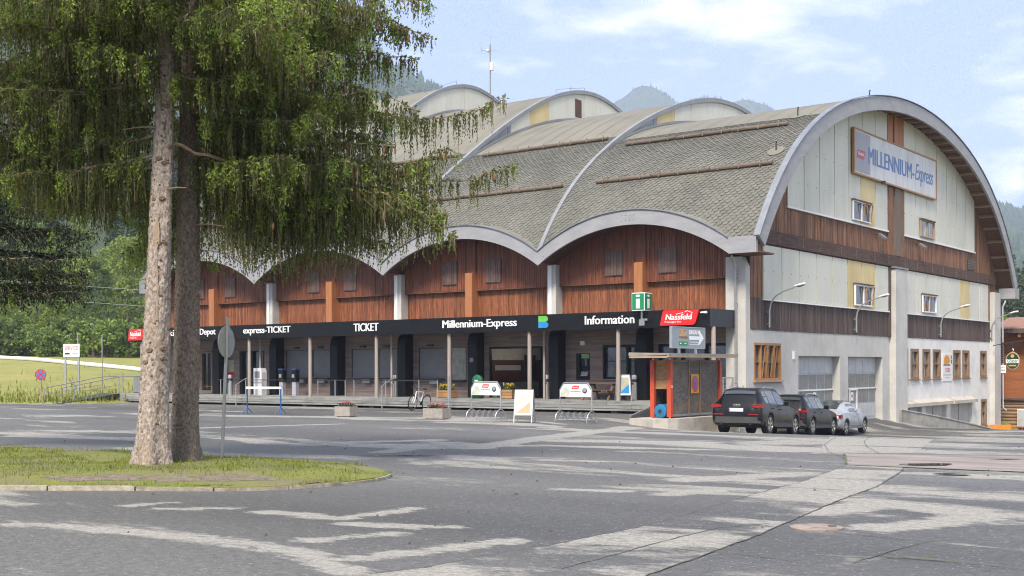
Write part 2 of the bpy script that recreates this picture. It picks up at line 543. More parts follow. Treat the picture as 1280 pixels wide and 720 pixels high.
K['log_cabin'] = mat('orange_brown_boards', (.30, .105, .032), (.22, .072, .022), 3, .6, stretch=(.5, 4, 4), island=.2, objrand=.08)
K['log_grey'] = mat('weathered_logs', (.32, .20, .12), (.22, .13, .075), 3, .75, stretch=(.4, 4, 4), objrand=.12)
K['barrier_orange'] = mat('orange_barrier', (.78, .24, .03), rough=.5)
K['hall'] = mat('hall_lining', (.16, .155, .15), rough=.7)
K['interior'] = mat('dark_interior', (.035, .032, .032), rough=.8)
K['int_white'] = mat('interior_white', (.5, .5, .5), rough=.7)
K['int_red'] = mat('interior_dark_red', (.09, .025, .022), rough=.6)
K['lamp'] = mat('fluorescent_tube', (.9, .85, .7), rough=.5, emit=(1, .86, .6, 14.0))
K['photo1'] = mat('poster_print', (.25, .36, .42), (.48, .40, .22), 3.5, .45, contrast=(.42, .58))
K['photo2'] = mat('poster_print_pale', (.62, .60, .55), (.35, .42, .30), 3, .45, contrast=(.4, .7))
K['map'] = mat('piste_map_print', (.34, .32, .27), (.22, .24, .20), 3.5, .4, contrast=(.4, .6))
K['sand'] = mat('sandy_print', (.55, .36, .22), rough=.5)


def glass(name, c=(.02, .025, .03), rough=.04, spec=.7):
    m = mat(name, c, c, 1, rough, rvar=0, spec=spec)
    return m


K['glass'] = glass('window_glass', (.025, .03, .036))
K['glass_frost'] = mat('frosted_pane', (.185, .19, .19), (.14, .145, .145), 1.2, .3, spec=.6, objrand=.06)
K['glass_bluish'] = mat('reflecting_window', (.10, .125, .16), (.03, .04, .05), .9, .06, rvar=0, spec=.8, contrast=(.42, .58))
K['glass_car'] = glass('car_window_glass', (.05, .06, .065), .03, 1.0)
K['curtain'] = mat('curtained_pane', (.40, .38, .34), (.07, .07, .075), 1.6, .12, rvar=0, spec=.7, stretch=(1, 3, .3), contrast=(.45, .56))


def car_paint(name, c, metal=.4):
    m = mat(name, c, c, 3, .32, metal=metal, rvar=.02, spec=.3)
    b = next(n for n in m.node_tree.nodes if n.type == 'BSDF_PRINCIPLED')
    b.inputs['Coat Weight'].default_value = .22
    b.inputs['Coat Roughness'].default_value = .05
    return m


# ------------------------------------------------------------------ ground
def ss(a, b, x):
    t = np.clip((np.asarray(x, dtype=float) - a) / (b - a), 0, 1)
    return t * t * (3 - 2 * t)


def lot_z(x, y):
    fl = np.interp(y, [-60, -30, -10, 60], [0, 0, -.21, -.21])
    pr = np.interp(y, [-60, -30, -20, -15, -10, -6.2, -1.7, .25, 5, 16, 27.7, 34, 80],
                   [0, 0, -.1, -.22, -.40, -.63, -.95, -1.1, -1.3, -1.33, -2.5, -2.95, -3.6])
    return fl + ss(-3.5, 2, x) * (pr - fl)


def gz(x, y):
    return float(lot_z(x, y))


def meadow_s(x, y):
    return np.minimum((y + 8 - .56 * (x + 41)) / 1.146, -36.9 - x)


def land_z(x, y):
    s = meadow_s(x, y)
    base = lot_z(np.clip(x, -60, 60), np.clip(y, -60, 60)) - .12
    up = .16 * ss(-.4, .5, s) + .072 * np.clip(s, 0, 90) + .35 * (np.sin(x * .11 + y * .07) + 1) * ss(5, 40, s)
    return base + up


def grid_obj(name, xs, ys, zf, m):
    X, Y = np.meshgrid(xs, ys)
    Z = zf(X, Y)
    nx, ny = len(xs), len(ys)
    v = np.stack([X.ravel(), Y.ravel(), Z.ravel()], 1)
    i = np.arange(nx * ny).reshape(ny, nx)
    f = np.stack([i[:-1, :-1].ravel(), i[:-1, 1:].ravel(), i[1:, 1:].ravel(), i[1:, :-1].ravel()], 1)
    return np_obj(name, v, f, 4, m, smooth=True)


def ground_mat_meadow():
    m = mat('meadow_grass', (.255, .245, .058), (.19, .20, .045), .35, .95, bump=.8, bscale=9, dirt=(.30, .25, .085), dscale=.16, damt=.75)
    return m


def asphalt_mat(name, strokes, dry_bias=0.0):
    m = bpy.data.materials.new(name)
    m.use_nodes = True
    nt = m.node_tree
    nt.nodes.clear()
    out = node(nt, 'ShaderNodeOutputMaterial')
    pos = node(nt, 'ShaderNodeTexCoord').outputs['Object']
    # stain coordinates stretched along the driving direction
    mp = node(nt, 'ShaderNodeMapping', {'Vector': pos, 'Rotation': (0, 0, -YAW), 'Scale': (.30, 1, 1)})
    n1 = node(nt, 'ShaderNodeTexNoise', {'Vector': mp, 'Scale': .33, 'Detail': 10., 'Roughness': .62, 'Distortion': .6})
    n2 = node(nt, 'ShaderNodeTexNoise', {'Vector': mp, 'Scale': 2.6, 'Detail': 12., 'Roughness': .74})
    n5 = node(nt, 'ShaderNodeTexNoise', {'Vector': node(nt, 'ShaderNodeMapping', {'Vector': pos, 'Rotation': (0, 0, -YAW), 'Scale': (.34, 1, 1)}), 'Scale': 5., 'Detail': 10., 'Roughness': .78})
    n6 = node(nt, 'ShaderNodeTexNoise', {'Vector': mp, 'Scale': 16., 'Detail': 6., 'Roughness': .7})
    fine = node(nt, 'ShaderNodeTexNoise', {'Vector': pos, 'Scale': 45., 'Detail': 4., 'Roughness': .75})
    vor = node(nt, 'ShaderNodeTexVoronoi', {'Vector': pos, 'Scale': 55.})
    edge = math_(nt, 'ADD', math_(nt, 'MULTIPLY', math_(nt, 'SUBTRACT', n2.outputs[0], .5), .9), math_(nt, 'MULTIPLY', math_(nt, 'SUBTRACT', n5.outputs[0], .5), .55))
    best = None
    for (ax, ay), (bx, by), r in strokes:
        A, B = Vector((ax, ay, 0)), Vector((bx, by, 0))
        d = B - A
        L2 = max(d.length_squared, 1e-4)
        pa = node(nt, 'ShaderNodeVectorMath', {0: pos, 1: A}, operation='SUBTRACT').outputs[0]
        pa = node(nt, 'ShaderNodeVectorMath', {0: pa, 1: (1, 1, 0)}, operation='MULTIPLY').outputs[0]
        t = node(nt, 'ShaderNodeVectorMath', {0: pa, 1: d / L2}, operation='DOT_PRODUCT').outputs['Value']
        t = math_(nt, 'MULTIPLY', t, 1.0, clamp=True)
        pr = node(nt, 'ShaderNodeVectorMath', {0: d, 'Scale': t}, operation='SCALE').outputs[0]
        q = node(nt, 'ShaderNodeVectorMath', {0: pa, 1: pr}, operation='SUBTRACT').outputs[0]
        ln = node(nt, 'ShaderNodeVectorMath', {0: q}, operation='LENGTH').outputs['Value']
        s = math_(nt, 'SUBTRACT', ln, r)
        best = s if best is None else math_(nt, 'MINIMUM', best, s)
    sx_ = node(nt, 'ShaderNodeVectorMath', {0: node(nt, 'ShaderNodeVectorMath', {0: pos, 1: CAM}, operation='SUBTRACT').outputs[0], 1: (RT[0], RT[1], 0)}, operation='DOT_PRODUCT').outputs['Value']
    rightish = math_(nt, 'MULTIPLY', math_(nt, 'MULTIPLY_ADD', sx_, .1, .25, clamp=True), .055)
    dry1 = ramp(nt, math_(nt, 'ADD', math_(nt, 'ADD', n1.outputs[0], rightish), math_(nt, 'MULTIPLY_ADD', math_(nt, 'SUBTRACT', n6.outputs[0], .5), .06, math_(nt, 'MULTIPLY', edge, .20))), [(.555 - dry_bias, 0.), (.60 - dry_bias, 1.)])
    dry = dry1
    if best is not None:
        sm = math_(nt, 'ADD', best, edge)
        sm = math_(nt, 'ADD', sm, math_(nt, 'MULTIPLY', math_(nt, 'SUBTRACT', n6.outputs[0], .5), .42))
        dry2 = math_(nt, 'MULTIPLY_ADD', sm, -11.0, .55, clamp=True)
        dry = math_(nt, 'MAXIMUM', dry1, dry2)
    n3 = node(nt, 'ShaderNodeTexNoise', {'Vector': mp, 'Scale': .12, 'Detail': 5.})
    damp = mix(nt, ramp(nt, n3.outputs[0], [(.38, 0.), (.62, 1.)]), (.066, .066, .062), (.138, .136, .129))
    dcol = mix(nt, n2.outputs[0], (.33, .315, .275), (.25, .24, .215))
    col = mix(nt, math_(nt, 'MULTIPLY', dry, .9), damp, dcol)
    # dark oily and wet blotches
    n4 = node(nt, 'ShaderNodeTexNoise', {'Vector': mp, 'Scale': .62, 'Detail': 8., 'Roughness': .65, 'Distortion': .4})
    blot = ramp(nt, n4.outputs[0], [(.63, 0.), (.72, .6)])
    col = mix(nt, blot, col, (.052, .048, .045))
    agg = ramp(nt, vor.outputs['Distance'], [(.0, 1.), (.30, .0)])
    sp = math_(nt, 'MULTIPLY_ADD', math_(nt, 'SUBTRACT', fine.outputs[0], .5), 1.7, 1.0)
    mid = node(nt, 'ShaderNodeTexNoise', {'Vector': pos, 'Scale': 11., 'Detail': 9., 'Roughness': .78})
    sp = math_(nt, 'MULTIPLY', sp, math_(nt, 'MULTIPLY_ADD', math_(nt, 'SUBTRACT', mid.outputs[0], .5), 2.3, 1.0))
    hs = node(nt, 'ShaderNodeHueSaturation', {'Color': col, 'Value': sp})
    col = mix(nt, math_(nt, 'MULTIPLY', agg, .22), hs.outputs[0], (.42, .41, .38))
    v2 = node(nt, 'ShaderNodeTexVoronoi', {'Vector': pos, 'Scale': 19.})
    chip = math_(nt, 'MULTIPLY', ramp(nt, v2.outputs['Distance'], [(.16, 1.), (.30, 0.)]), ramp(nt, node(nt, 'ShaderNodeSeparateColor', {0: v2.outputs['Color']}).outputs[0], [(.70, 0.), (.74, 1.)]))
    col = mix(nt, math_(nt, 'MULTIPLY', chip, .38), col, (.46, .45, .42))
    rough = math_(nt, 'MULTIPLY_ADD', dry, .24, .64)
    rough = math_(nt, 'MULTIPLY_ADD', blot, -.15, rough)
    b = node(nt, 'ShaderNodeBsdfPrincipled', {'Base Color': col, 'Roughness': rough, 'Specular IOR Level': .45})
    bp = node(nt, 'ShaderNodeBump', {'Height': fine.outputs[0], 'Strength': .35, 'Distance': .008})
    nt.links.new(bp.outputs[0], b.inputs['Normal'])
    nt.links.new(b.outputs[0], out.inputs['Surface'])
    return m


STROKES = []


def stroke(pts, r):
    for a, b in zip(pts[:-1], pts[1:]):
        STROKES.append((a, b, r))


stroke([(9.79, -37.89), (11.73, -37.54), (13.78, -37.53), (14.95, -38.12)], .17)
stroke([(9.28, -36.09), (9.39, -35.59)], .12)
stroke([(9.85, -36.12), (10.57, -35.51)], .10)
stroke([(11.15, -35.59), (12.24, -35.58), (12.34, -34.36)], .16)
stroke([(12.65, -35.87), (13.73, -35.44)], .14)
stroke([(13.33, -36.89), (13.56, -36.24)], .16)
stroke([(1.72, -24.79), (2.65, -22.59)], .3)
stroke([(4.96, -26.94), (4.26, -24.89)], .3)
stroke([(6.78, -27.1), (8.0, -27.04)], .2)
stroke([(5.45, -24.7), (3.55, -18.62), (-.04, -9.05)], .45)
stroke([(-.33, -13.43), (3.63, -13.27)], .5)
stroke([(5.26, -20.92), (7.99, -19.4)], .6)
stroke([(8.27, -20.29), (11.05, -21.23)], .6)
stroke([(8.9, -26.89), (9.92, -26.6)], .2)
stroke([(12.44, -31.51), (13.26, -31.2)], .14)
stroke([(13.12, -29.17), (13.92, -26.98)], .35)
stroke([(13.91, -31.26), (14.21, -30.26)], .2)
stroke([(16.22, -32.02), (16.6, -30.75), (17.63, -31.02)], .35)
stroke([(17.39, -32.92), (18.1, -31.17)], .3)
stroke([(-6.5, -9.29), (-1.75, -10.93)], .25)
stroke([(-7.37, -21.6), (-6.63, -16.68)], .3)
stroke([(-6.69, -27.72), (-3.82, -26.91)], .5)
stroke([(14.39, -37.64), (14.6, -36.94), (14.87, -35.86)], .18)
K['asphalt'] = asphalt_mat('patched_asphalt', STROKES)
K['asphalt_dry'] = asphalt_mat('dry_light_asphalt', [], .065)
K['slab'] = mat('pinkish_concrete_slab', (.30, .255, .225), (.22, .19, .17), .8, .8, dirt=(.115, .105, .10), dscale=.5, damt=.85, stretch=(.6, 2, 1), bump=.2, bscale=60)
K['meadow'] = ground_mat_meadow()
K['island_soil'] = mat('island_turf', (.185, .195, .04), (.125, .145, .03), 1.1, .95, bump=.8, bscale=25, dirt=(.21, .165, .125), dscale=.55, damt=.95, detail=9)

xs = np.concatenate([np.linspace(-3500, -300, 12), np.linspace(-260, -120, 15), np.arange(-112, -30, 1.0), np.linspace(-29, 80, 40), np.linspace(110, 3500, 12)])
ys = np.concatenate([np.linspace(-3000, -120, 8), np.linspace(-100, -32, 20), np.arange(-30, 62, 1.0), np.linspace(64, 200, 20), np.linspace(260, 3500, 12)])
tag(grid_obj('ground', xs, ys, land_z, K['meadow']), kind='structure')
axs = np.concatenate([np.arange(-62, -14, 1.5), np.arange(-14, 34, .5), np.arange(34, 62, 2)])
ays = np.concatenate([np.arange(-62, -46, 2), np.arange(-46, 12, .5), np.arange(12, 62, 1.5)])
tag(grid_obj('parking_lot', axs, ays, lot_z, K['asphalt']), kind='structure')


def drape(A, B, nseg=6, lift=.004):
    """strip of quads laid on the lot between two polylines"""
    va, vb = [], []
    for (p, q), (r_, s_) in zip(zip(A[:-1], A[1:]), zip(B[:-1], B[1:])):
        for k in range(nseg):
            t = k / nseg
            va.append((p[0] + (q[0] - p[0]) * t, p[1] + (q[1] - p[1]) * t))
            vb.append((r_[0] + (s_[0] - r_[0]) * t, r_[1] + (s_[1] - r_[1]) * t))
    va.append(A[-1])
    vb.append(B[-1])
    nw = 8
    mb = MB()
    rows = []
    for j in range(nw + 1):
        t = j / nw
        rows.append([(a[0] + (b[0] - a[0]) * t, a[1] + (b[1] - a[1]) * t) for a, b in zip(va, vb)])
    for j in range(nw):
        mb.strip([(x, y, gz(x, y) + lift) for x, y in rows[j]], [(x, y, gz(x, y) + lift) for x, y in rows[j + 1]])
    return mb


def line_on_lot(pts, w, lift=.008, jit=.03):
    """thin irregular strip following a polyline"""
    out = []
    for p, q in zip(pts[:-1], pts[1:]):
        L = math.dist(p, q)
        n = max(2, int(L / .12))
        for k in range(n):
            t = k / n
            out.append((p[0] + (q[0] - p[0]) * t + random.uniform(-jit, jit), p[1] + (q[1] - p[1]) * t + random.uniform(-jit, jit)))
    out.append(pts[-1])
    A, B = [], []
    for i, p in enumerate(out):
        a = out[max(i - 1, 0)]
        b = out[min(i + 1, len(out) - 1)]
        d = Vector((b[0] - a[0], b[1] - a[1]))
        d.normalize()
        ww = w * random.uniform(.25, 1.0)
        A.append((p[0] - d.y * ww, p[1] + d.x * ww))
        B.append((p[0] + d.y * ww, p[1] - d.x * ww))
    return MB().strip([(x, y, gz(x, y) + lift) for x, y in A], [(x, y, gz(x, y) + lift) for x, y in B])


edgeL = [(14.2, -41.5), (15.03, -38.29), (15.25, -37.58), (15.27, -36.86), (15.36, -35.89), (15.35, -34.9), (15.36, -33.97), (15.22, -33.02), (14.93, -31.02), (14.6, -28.52), (13.94, -25.39), (13.5, -23.69)]
edgeR = [(17.6, -41.5), (17.1, -38.2), (16.98, -37.3), (16.9, -36.5), (16.8, -35.6), (16.7, -34.8), (16.6, -34.0), (16.45, -33.18), (16.1, -31.0), (15.75, -28.6), (15.1, -25.8), (14.66, -24.33)]
tag(drape(edgeL, edgeR).obj('repaired_trench', K['asphalt_dry'], recalc=False, smooth='all'), kind='structure')
tag(drape([(12.0, -22.2), (11.6, -20.6), (10.6, -18.1), (8.4, -12.3), (6.0, -7.0)], [(14.2, -21.9), (13.6, -20.6), (12.6, -17.0), (11.0, -11.5), (9.0, -5.0)]).obj('concrete_apron', K['asphalt_dry'], recalc=False, smooth='all'), kind='structure')
tag(drape([(12.56, -21.75), (15.66, -20.21), (22, -17.5)], [(13.8, -24.75), (16.73, -24.5), (23.5, -23.0)], 14, .012).obj('concrete_slab', K['slab'], recalc=False, smooth='all'), kind='structure')
lot_lines = [edgeL, edgeR,
             [(13.5, -23.69), (12.0, -21.19), (10.65, -18.14), (8.58, -12.32)],
             [(13.13, -21.3), (11.83, -18.6), (10.55, -15.39), (8.0, -8.0)],
             [(16.48, -35.48), (17.08, -35.4), (17.57, -35.49)],
             [(18.03, -35.32), (18.04, -34.49), (18.1, -33.82)],
             [(16.21, -36.98), (16.07, -34.73), (16.06, -33.87), (16.32, -33.28)],
             [(16.57, -33.34), (17.31, -33.58), (18.13, -33.67)]]
for ln in lot_lines:
    tag(line_on_lot(ln, .011, .008, .012).obj('asphalt_crack', K['crack'], recalc=False), kind='structure')
tag(line_on_lot([(18.13, -34.82), (18.69, -34.75), (19.31, -34.81), (20.5, -34.9)], .018, .016).obj('mossy_joint', K['moss'], recalc=False), kind='structure')
tag(line_on_lot([(13.8, -24.75), (15.2, -24.68), (16.73, -24.5), (20, -23.8)], .022, .018).obj('mossy_joint', K['moss'], recalc=False), kind='structure')
tag(line_on_lot([(12.56, -21.75), (13.1, -23.0), (13.8, -24.75)], .022, .018).obj('mossy_joint', K['moss'], recalc=False), kind='structure')


def blob_on_lot(name, c, rx, ry, m, lift=.015, ang=YAW, n=28, jag=.25):
    pts = []
    ph = [random.uniform(0, 6.28) for _ in range(4)]
    for k in range(n):
        t = 2 * math.pi * k / n
        r = 1 + jag * sum(math.sin((j + 2) * t + ph[j]) / (j + 2) for j in range(4))
        x, y = rx * r * math.cos(t), ry * r * math.sin(t)
        X = c[0] + x * math.cos(ang) - y * math.sin(ang)
        Y = c[1] + x * math.sin(ang) + y * math.cos(ang)
        pts.append((X, Y))
    z = max(gz(*p) for p in pts)
    mb = MB()
    mb.add([(*c, z + lift)] + [(x, y, z + lift) for x, y in pts], [(0, 1 + k, 1 + (k + 1) % n) for k in range(n)])
    return tag(mb.obj(name, m, recalc=False), kind='structure')


for c, rx, ry in (((14.9, -23.9), .42, .26), ((15.92, -25.78), .30, .13), ((6.35, -27.77), .8, .07), ((17.0, -22.5), .35, .12), ((15.6, -21.6), .25, .08)):
    blob_on_lot('puddle', c, rx, ry, K['water'], .02)
# utility cover: pink concrete collar with an iron lid
cover = thing('manhole_cover', 'round pinkish concrete utility cover set in the asphalt in the foreground', 'manhole', (16.86, -33.3, gz(16.86, -33.3)))
MB().lathe([(.27, -.05), (.27, .012), (.24, .016), (.0, .016)], 28).obj('collar', mat('pink_cover_concrete', (.34, .27, .225), (.24, .19, .16), 9, .9, bump=.3, dirt=(.12, .10, .09), dscale=6, damt=.7), cover)
MB().lathe([(.045, .016), (.045, .026), (0, .026)], 10, (.13, .1, 0)).obj('lifting_cap', K['crack'], cover)
mb = MB()
for _ in range(60):
    a, d = random.uniform(-.40, .42), random.uniform(10.5, 30)
    x, y = cam_pt(a, d)
    z = gz(x, y) + .012
    s = random.uniform(.012, .035)
    t = random.uniform(0, 3.1)
    c, e = s * math.cos(t), s * math.sin(t)
    mb.add([(x - c, y - e, z - .012), (x + e * .6, y - c * .6, z - .01), (x + c, y + e, z - .012), (x - e * .6, y + c * .6, z - .01), (x, y, z + s * .5)], [(0, 1, 4), (1, 2, 4), (2, 3, 4), (3, 0, 4)])
tag(mb.obj('fallen_cone_scales', K['dead']), 'small brown cone scraps scattered on the asphalt', kind='stuff')

# grass island with stone kerb
KERB = [(-3.6, -41.6), (1.0, -39.2), (3.6, -37.5), (5.53, -36.31), (6.74, -35.6), (7.56, -35.03), (8.55, -34.47), (9.18, -33.9), (9.49, -33.14), (9.53, -32.39), (9.42, -31.81), (9.1, -31.3)]
BACK = [(8.5, -30.85), (7.4, -30.36), (6.08, -30.2), (4.56, -30.34), (2.46, -30.5), (.17, -30.7), (-2.37, -30.93), (-8, -31.6)]


def smooth_line(pts, n=5):
    out = []
    P = [Vector((*p, 0)) for p in pts]
    for i in range(len(P) - 1):
        a, b, c, d = P[max(i - 1, 0)], P[i], P[i + 1], P[min(i + 2, len(P) - 1)]
        for k in range(n):
            t = k / n
            q = .5 * ((2 * b) + (c - a) * t + (2 * a - 5 * b + 4 * c - d) * t * t + (3 * b - a - 3 * c + d) * t ** 3)
            out.append((q.x, q.y))
    out.append(pts[-1])
    return out


kl = smooth_line(KERB)
bl = smooth_line(BACK)
outline = kl + bl + [(-8, -40)]
ICEN = np.array([3.0, -33.4])


def in_poly(x, y, poly):
    c = np.zeros(np.shape(x), dtype=bool)
    j = len(poly) - 1
    for i in range(len(poly)):
        xi, yi = poly[i]
        xj, yj = poly[j]
        hit = ((yi > y) != (yj > y)) & (x < (xj - xi) * (y - yi) / (yj - yi + 1e-12) + xi)
        c ^= hit
        j = i
    return c


def dist_outline(x, y):
    d = np.full(np.shape(x), 1e9)
    for (ax, ay), (bx, by) in zip(outline, outline[1:] + outline[:1]):
        dx, dy = bx - ax, by - ay
        t = np.clip(((x - ax) * dx + (y - ay) * dy) / (dx * dx + dy * dy + 1e-9), 0, 1)
        d = np.minimum(d, np.hypot(x - ax - t * dx, y - ay - t * dy))
    return d


def isl_z(x, y):
    x, y = np.asarray(x, float), np.asarray(y, float)
    d = dist_outline(x, y)
    return .05 + .11 * ss(0, 1.6, d) + .02 * np.sin(x * 3.1) * np.sin(y * 2.7)


gx, gy = np.meshgrid(np.arange(-7.5, 9.6, .22), np.arange(-41, -30.2, .22))
inside = in_poly(gx, gy, outline)
ZI = isl_z(gx, gy)
idx = -np.ones(gx.shape, int)
ins_pts = np.argwhere(inside)
for k, (a, b) in enumerate(ins_pts):
    idx[a, b] = k
iv = np.stack([gx[inside], gy[inside], ZI[inside]], 1)
q = np.stack([idx[:-1, :-1], idx[:-1, 1:], idx[1:, 1:], idx[1:, :-1]], -1).reshape(-1, 4)
q = q[(q >= 0).all(1)]
isl = np_obj('grass_island', iv, q, 4, K['island_soil'], smooth=True)
tag(isl, kind='structure')
# skirt so that the turf reaches the kerb line
sk = MB()
A = [(x, y, gz(x, y) - .02) for x, y in outline]
cx, cy_ = ICEN
B = []
for x, y in outline:
    k_ = outline.index((x, y))
    p_, q_ = outline[k_ - 1], outline[(k_ + 1) % len(outline)]
    d = Vector((q_[0] - p_[0], q_[1] - p_[1]))
    d.normalize()
    nx_, ny_ = x - d.y * .36, y + d.x * .36
    B.append((nx_, ny_, float(isl_z(nx_, ny_)) + .006))
sk.strip([(x, y, .055) for x, y, z in A] + [(A[0][0], A[0][1], .055)], B + [B[0]])
sk.strip(A + [A[0]], [(x, y, .055) for x, y, z in A] + [(A[0][0], A[0][1], .055)])
sk.obj('turf_edge', K['island_soil'], isl, recalc=False)
kerb = thing('kerb', 'low pale stone kerb edging the near side of the grass island', 'kerb', (0, 0, 0))
acc = 0
seg = []
pts = kl
i = 0
start = 0
while start < len(pts) - 2:
    end = min(start + random.choice((4, 5, 5, 6)), len(pts) - 1)
    sub = pts[start:end + 1]
    A, B = [], []
    h = .055 + random.uniform(-.018, .012)
    for j, p in enumerate(sub):
        a = pts[max(start + j - 1, 0)]
        b = pts[min(start + j + 1, len(pts) - 1)]
        d = Vector((b[0] - a[0], b[1] - a[1]))
        d.normalize()
        e = .012 if j in (0, len(sub) - 1) else 0
        sgn = 1 if j == 0 else -1
        px_, py_ = p[0] + sgn * d.x * e, p[1] + sgn * d.y * e
        A.append((px_ + d.y * .045, py_ - d.x * .045, gz(*p) - .02))
        B.append((px_ - d.y * .05, py_ + d.x * .05, gz(*p) - .02))
    MB().band(A, B, (0, 0, h + .02)).obj('kerb_stone', K['kerb'], kerb)
    start = end

# grass blades on the island
nb = 60000
bx = rng.uniform(-3.0, 9.6, nb)
by = rng.uniform(-38.5, -30.2, nb)
ok = in_poly(bx, by, outline)
bx, by = bx[ok], by[ok]
patch = np.sin(bx * 1.3 + 1.0 * np.sin(by * 1.9)) + np.sin(by * 2.3 + bx * .7 + 1.3)
kd = np.full(len(bx), 9.0)
for (ax_, ay_), (cx_, cy2) in zip(kl[:-1], kl[1:]):
    dx_, dy_ = cx_ - ax_, cy2 - ay_
    u_ = np.clip(((bx - ax_) * dx_ + (by - ay_) * dy_) / (dx_ * dx_ + dy_ * dy_), 0, 1)
    kd = np.minimum(kd, np.hypot(bx - ax_ - u_ * dx_, by - ay_ - u_ * dy_))
bare = ((kd < .95 + .35 * np.sin(bx * 2.1)) & (kd > .22) & (bx > 5.6) & (bx < 9.2) & (by < -32.6)) | (((bx - .2) / 2.0) ** 2 + ((by + 31.5) / .55) ** 2 < 1)
keep = (patch > -1.0) & ~(bare & (rng.random(len(bx)) < .8)) | ((rng.random(len(bx)) < .12) & ~bare)
bx, by = bx[keep], by[keep]


def blades(bx, by, bz, hgt, wid, name, m, lean=.5):
    n = len(bx)
    t = rng.uniform(0, 2 * np.pi, n)
    u = np.stack([np.cos(t), np.sin(t), np.zeros(n)], 1)
    l = np.stack([np.cos(t + 1.3), np.sin(t + 1.3), np.zeros(n)], 1) * (rng.uniform(0, lean, n) * hgt)[:, None]
    b = np.stack([bx, by, bz], 1)
    v = np.stack([b - u * wid[:, None], b + u * wid[:, None], b + l + np.array([0, 0, 1.]) * hgt[:, None]], 1).reshape(-1, 3)
    f = np.arange(3 * n).reshape(-1, 3)
    return np_obj(name, v, f, 3, m)


kx, ky = [], []
for p_, q_ in zip(kl[:-1], kl[1:]):
    for _ in range(random.choice((2, 5, 14, 22))):
        u_ = random.random()
        kx.append(p_[0] + (q_[0] - p_[0]) * u_ + random.gauss(-.06, .05))
        ky.append(p_[1] + (q_[1] - p_[1]) * u_ + random.gauss(.06, .05))
bx, by = np.concatenate([bx, kx]), np.concatenate([by, ky])
tuft = 1 + 1.2 * (np.sin(bx * 5.1) * np.sin(by * 4.7 + 1) > .75)
gb = blades(bx, by, isl_z(bx, by) - .01, rng.uniform(.02, .055, len(bx)) * tuft, rng.uniform(.004, .009, len(bx)), 'island_grass', K['grass'])


def soil_patch(c, rx, ry, ang, n=40):
    ph = [random.uniform(0, 6.28) for _ in range(5)]
    rows_ = []
    for f_ in (0.0, .35, .7, 1.0):
        r_ = []
        for k in range(n):
            t = 2 * math.pi * k / n
            q_ = 1 + .22 * sum(math.sin((j + 2) * t + ph[j]) / (j + 1.5) for j in range(5))
            x_, y_ = f_ * rx * q_ * math.cos(t), f_ * ry * q_ * math.sin(t)
            X_, Y_ = c[0] + x_ * math.cos(ang) - y_ * math.sin(ang), c[1] + x_ * math.sin(ang) + y_ * math.cos(ang)
            r_.append((X_, Y_, float(isl_z(X_, Y_)) + .012 * (1.3 - f_)))
        rows_.append(r_ + [r_[0]])
    mb_ = MB()
    for a_, b_ in zip(rows_[:-1], rows_[1:]):
        mb_.strip(a_, b_)
    tag(mb_.obj('bare_soil', K['bare_soil'], recalc=False, smooth='all'), kind='structure')


soil_patch((.2, -31.5), 2.0, .5, .05)
soil_patch((6.7, -34.7), .8, .24, .62)
soil_patch((8.05, -33.8), .8, .3, .65)
tag(gb, 'short mown grass covering the island under the spruces', 'grass', kind='stuff')
# taller meadow grass along its asphalt edge and over the near meadow
nm = 150000
mx = rng.uniform(-100, -37, nm)
my = rng.uniform(-20, 30, nm)
s = meadow_s(mx, my)
ok = (s > .25) & (s < 46) & (rng.random(nm) < np.exp(-s / 3))
mx, my = mx[ok], my[ok]
mg = blades(mx, my, land_z(mx, my), rng.uniform(.16, .45, len(mx)), rng.uniform(.015, .04, len(mx)), 'meadow_grass', K['grass'], .6)
tag(mg, 'tall unmown grass along the edge of the meadow', 'grass', kind='stuff')


# ------------------------------------------------------------------ cable car station
XB = [-.2, -9.4, -18.6, -27.8, -37.0]
EX = [0, 1.5, 3.3, 5.0]


def V(y, k=0):
    y = np.asarray(y, float)
    q_ = np.abs(y - 17)
    return 14.85 - (.0151249 * q_ ** 2 + 7.31354e-8 * q_ ** 6) + EX[k] * ss(2, 17, 17 - q_)


def arch(x):
    x = np.asarray(x, float)
    out = np.full(x.shape, 6.75)
    for k in range(4):
        xm = (XB[k] + XB[k + 1]) / 2
        d = x - xm
        inb = np.abs(d) <= 4.6001
        out = np.where(inb, .18 + np.sqrt(np.maximum(8.02 ** 2 - d ** 2, 0)), out)
    return out


def Hroof(x, y, k):
    y = np.asarray(y, float)
    return np.where(y < 3, np.maximum(V(y, k), arch(x) + .10 * (y + 1.5)), V(y, k))


ST = thing('cable_car_station', 'long timber cable car station with scalloped barrel roofs and a big arched gable', 'building')


def part(name, mb, m, parent=None, smooth=False):
    return mb.obj(name, K[m] if isinstance(m, str) else m, parent or ST, smooth)


def cells(u0, u1, v0, v1, holes):
    """rectangles covering [u0,u1]x[v0,v1] minus holes"""
    us = sorted({u0, u1, *[h[0] for h in holes], *[h[1] for h in holes]})
    us = [u for u in us if u0 <= u <= u1]
    out = []
    for a, b in zip(us[:-1], us[1:]):
        m_ = (a + b) / 2
        col = sorted([(h[2], h[3]) for h in holes if h[0] < m_ < h[1]])
        z = v0
        for h0, h1 in col:
            if h0 > z:
                out.append((a, b, z, h0))
            z = max(z, h1)
        if z < v1:
            out.append((a, b, z, v1))
    return out


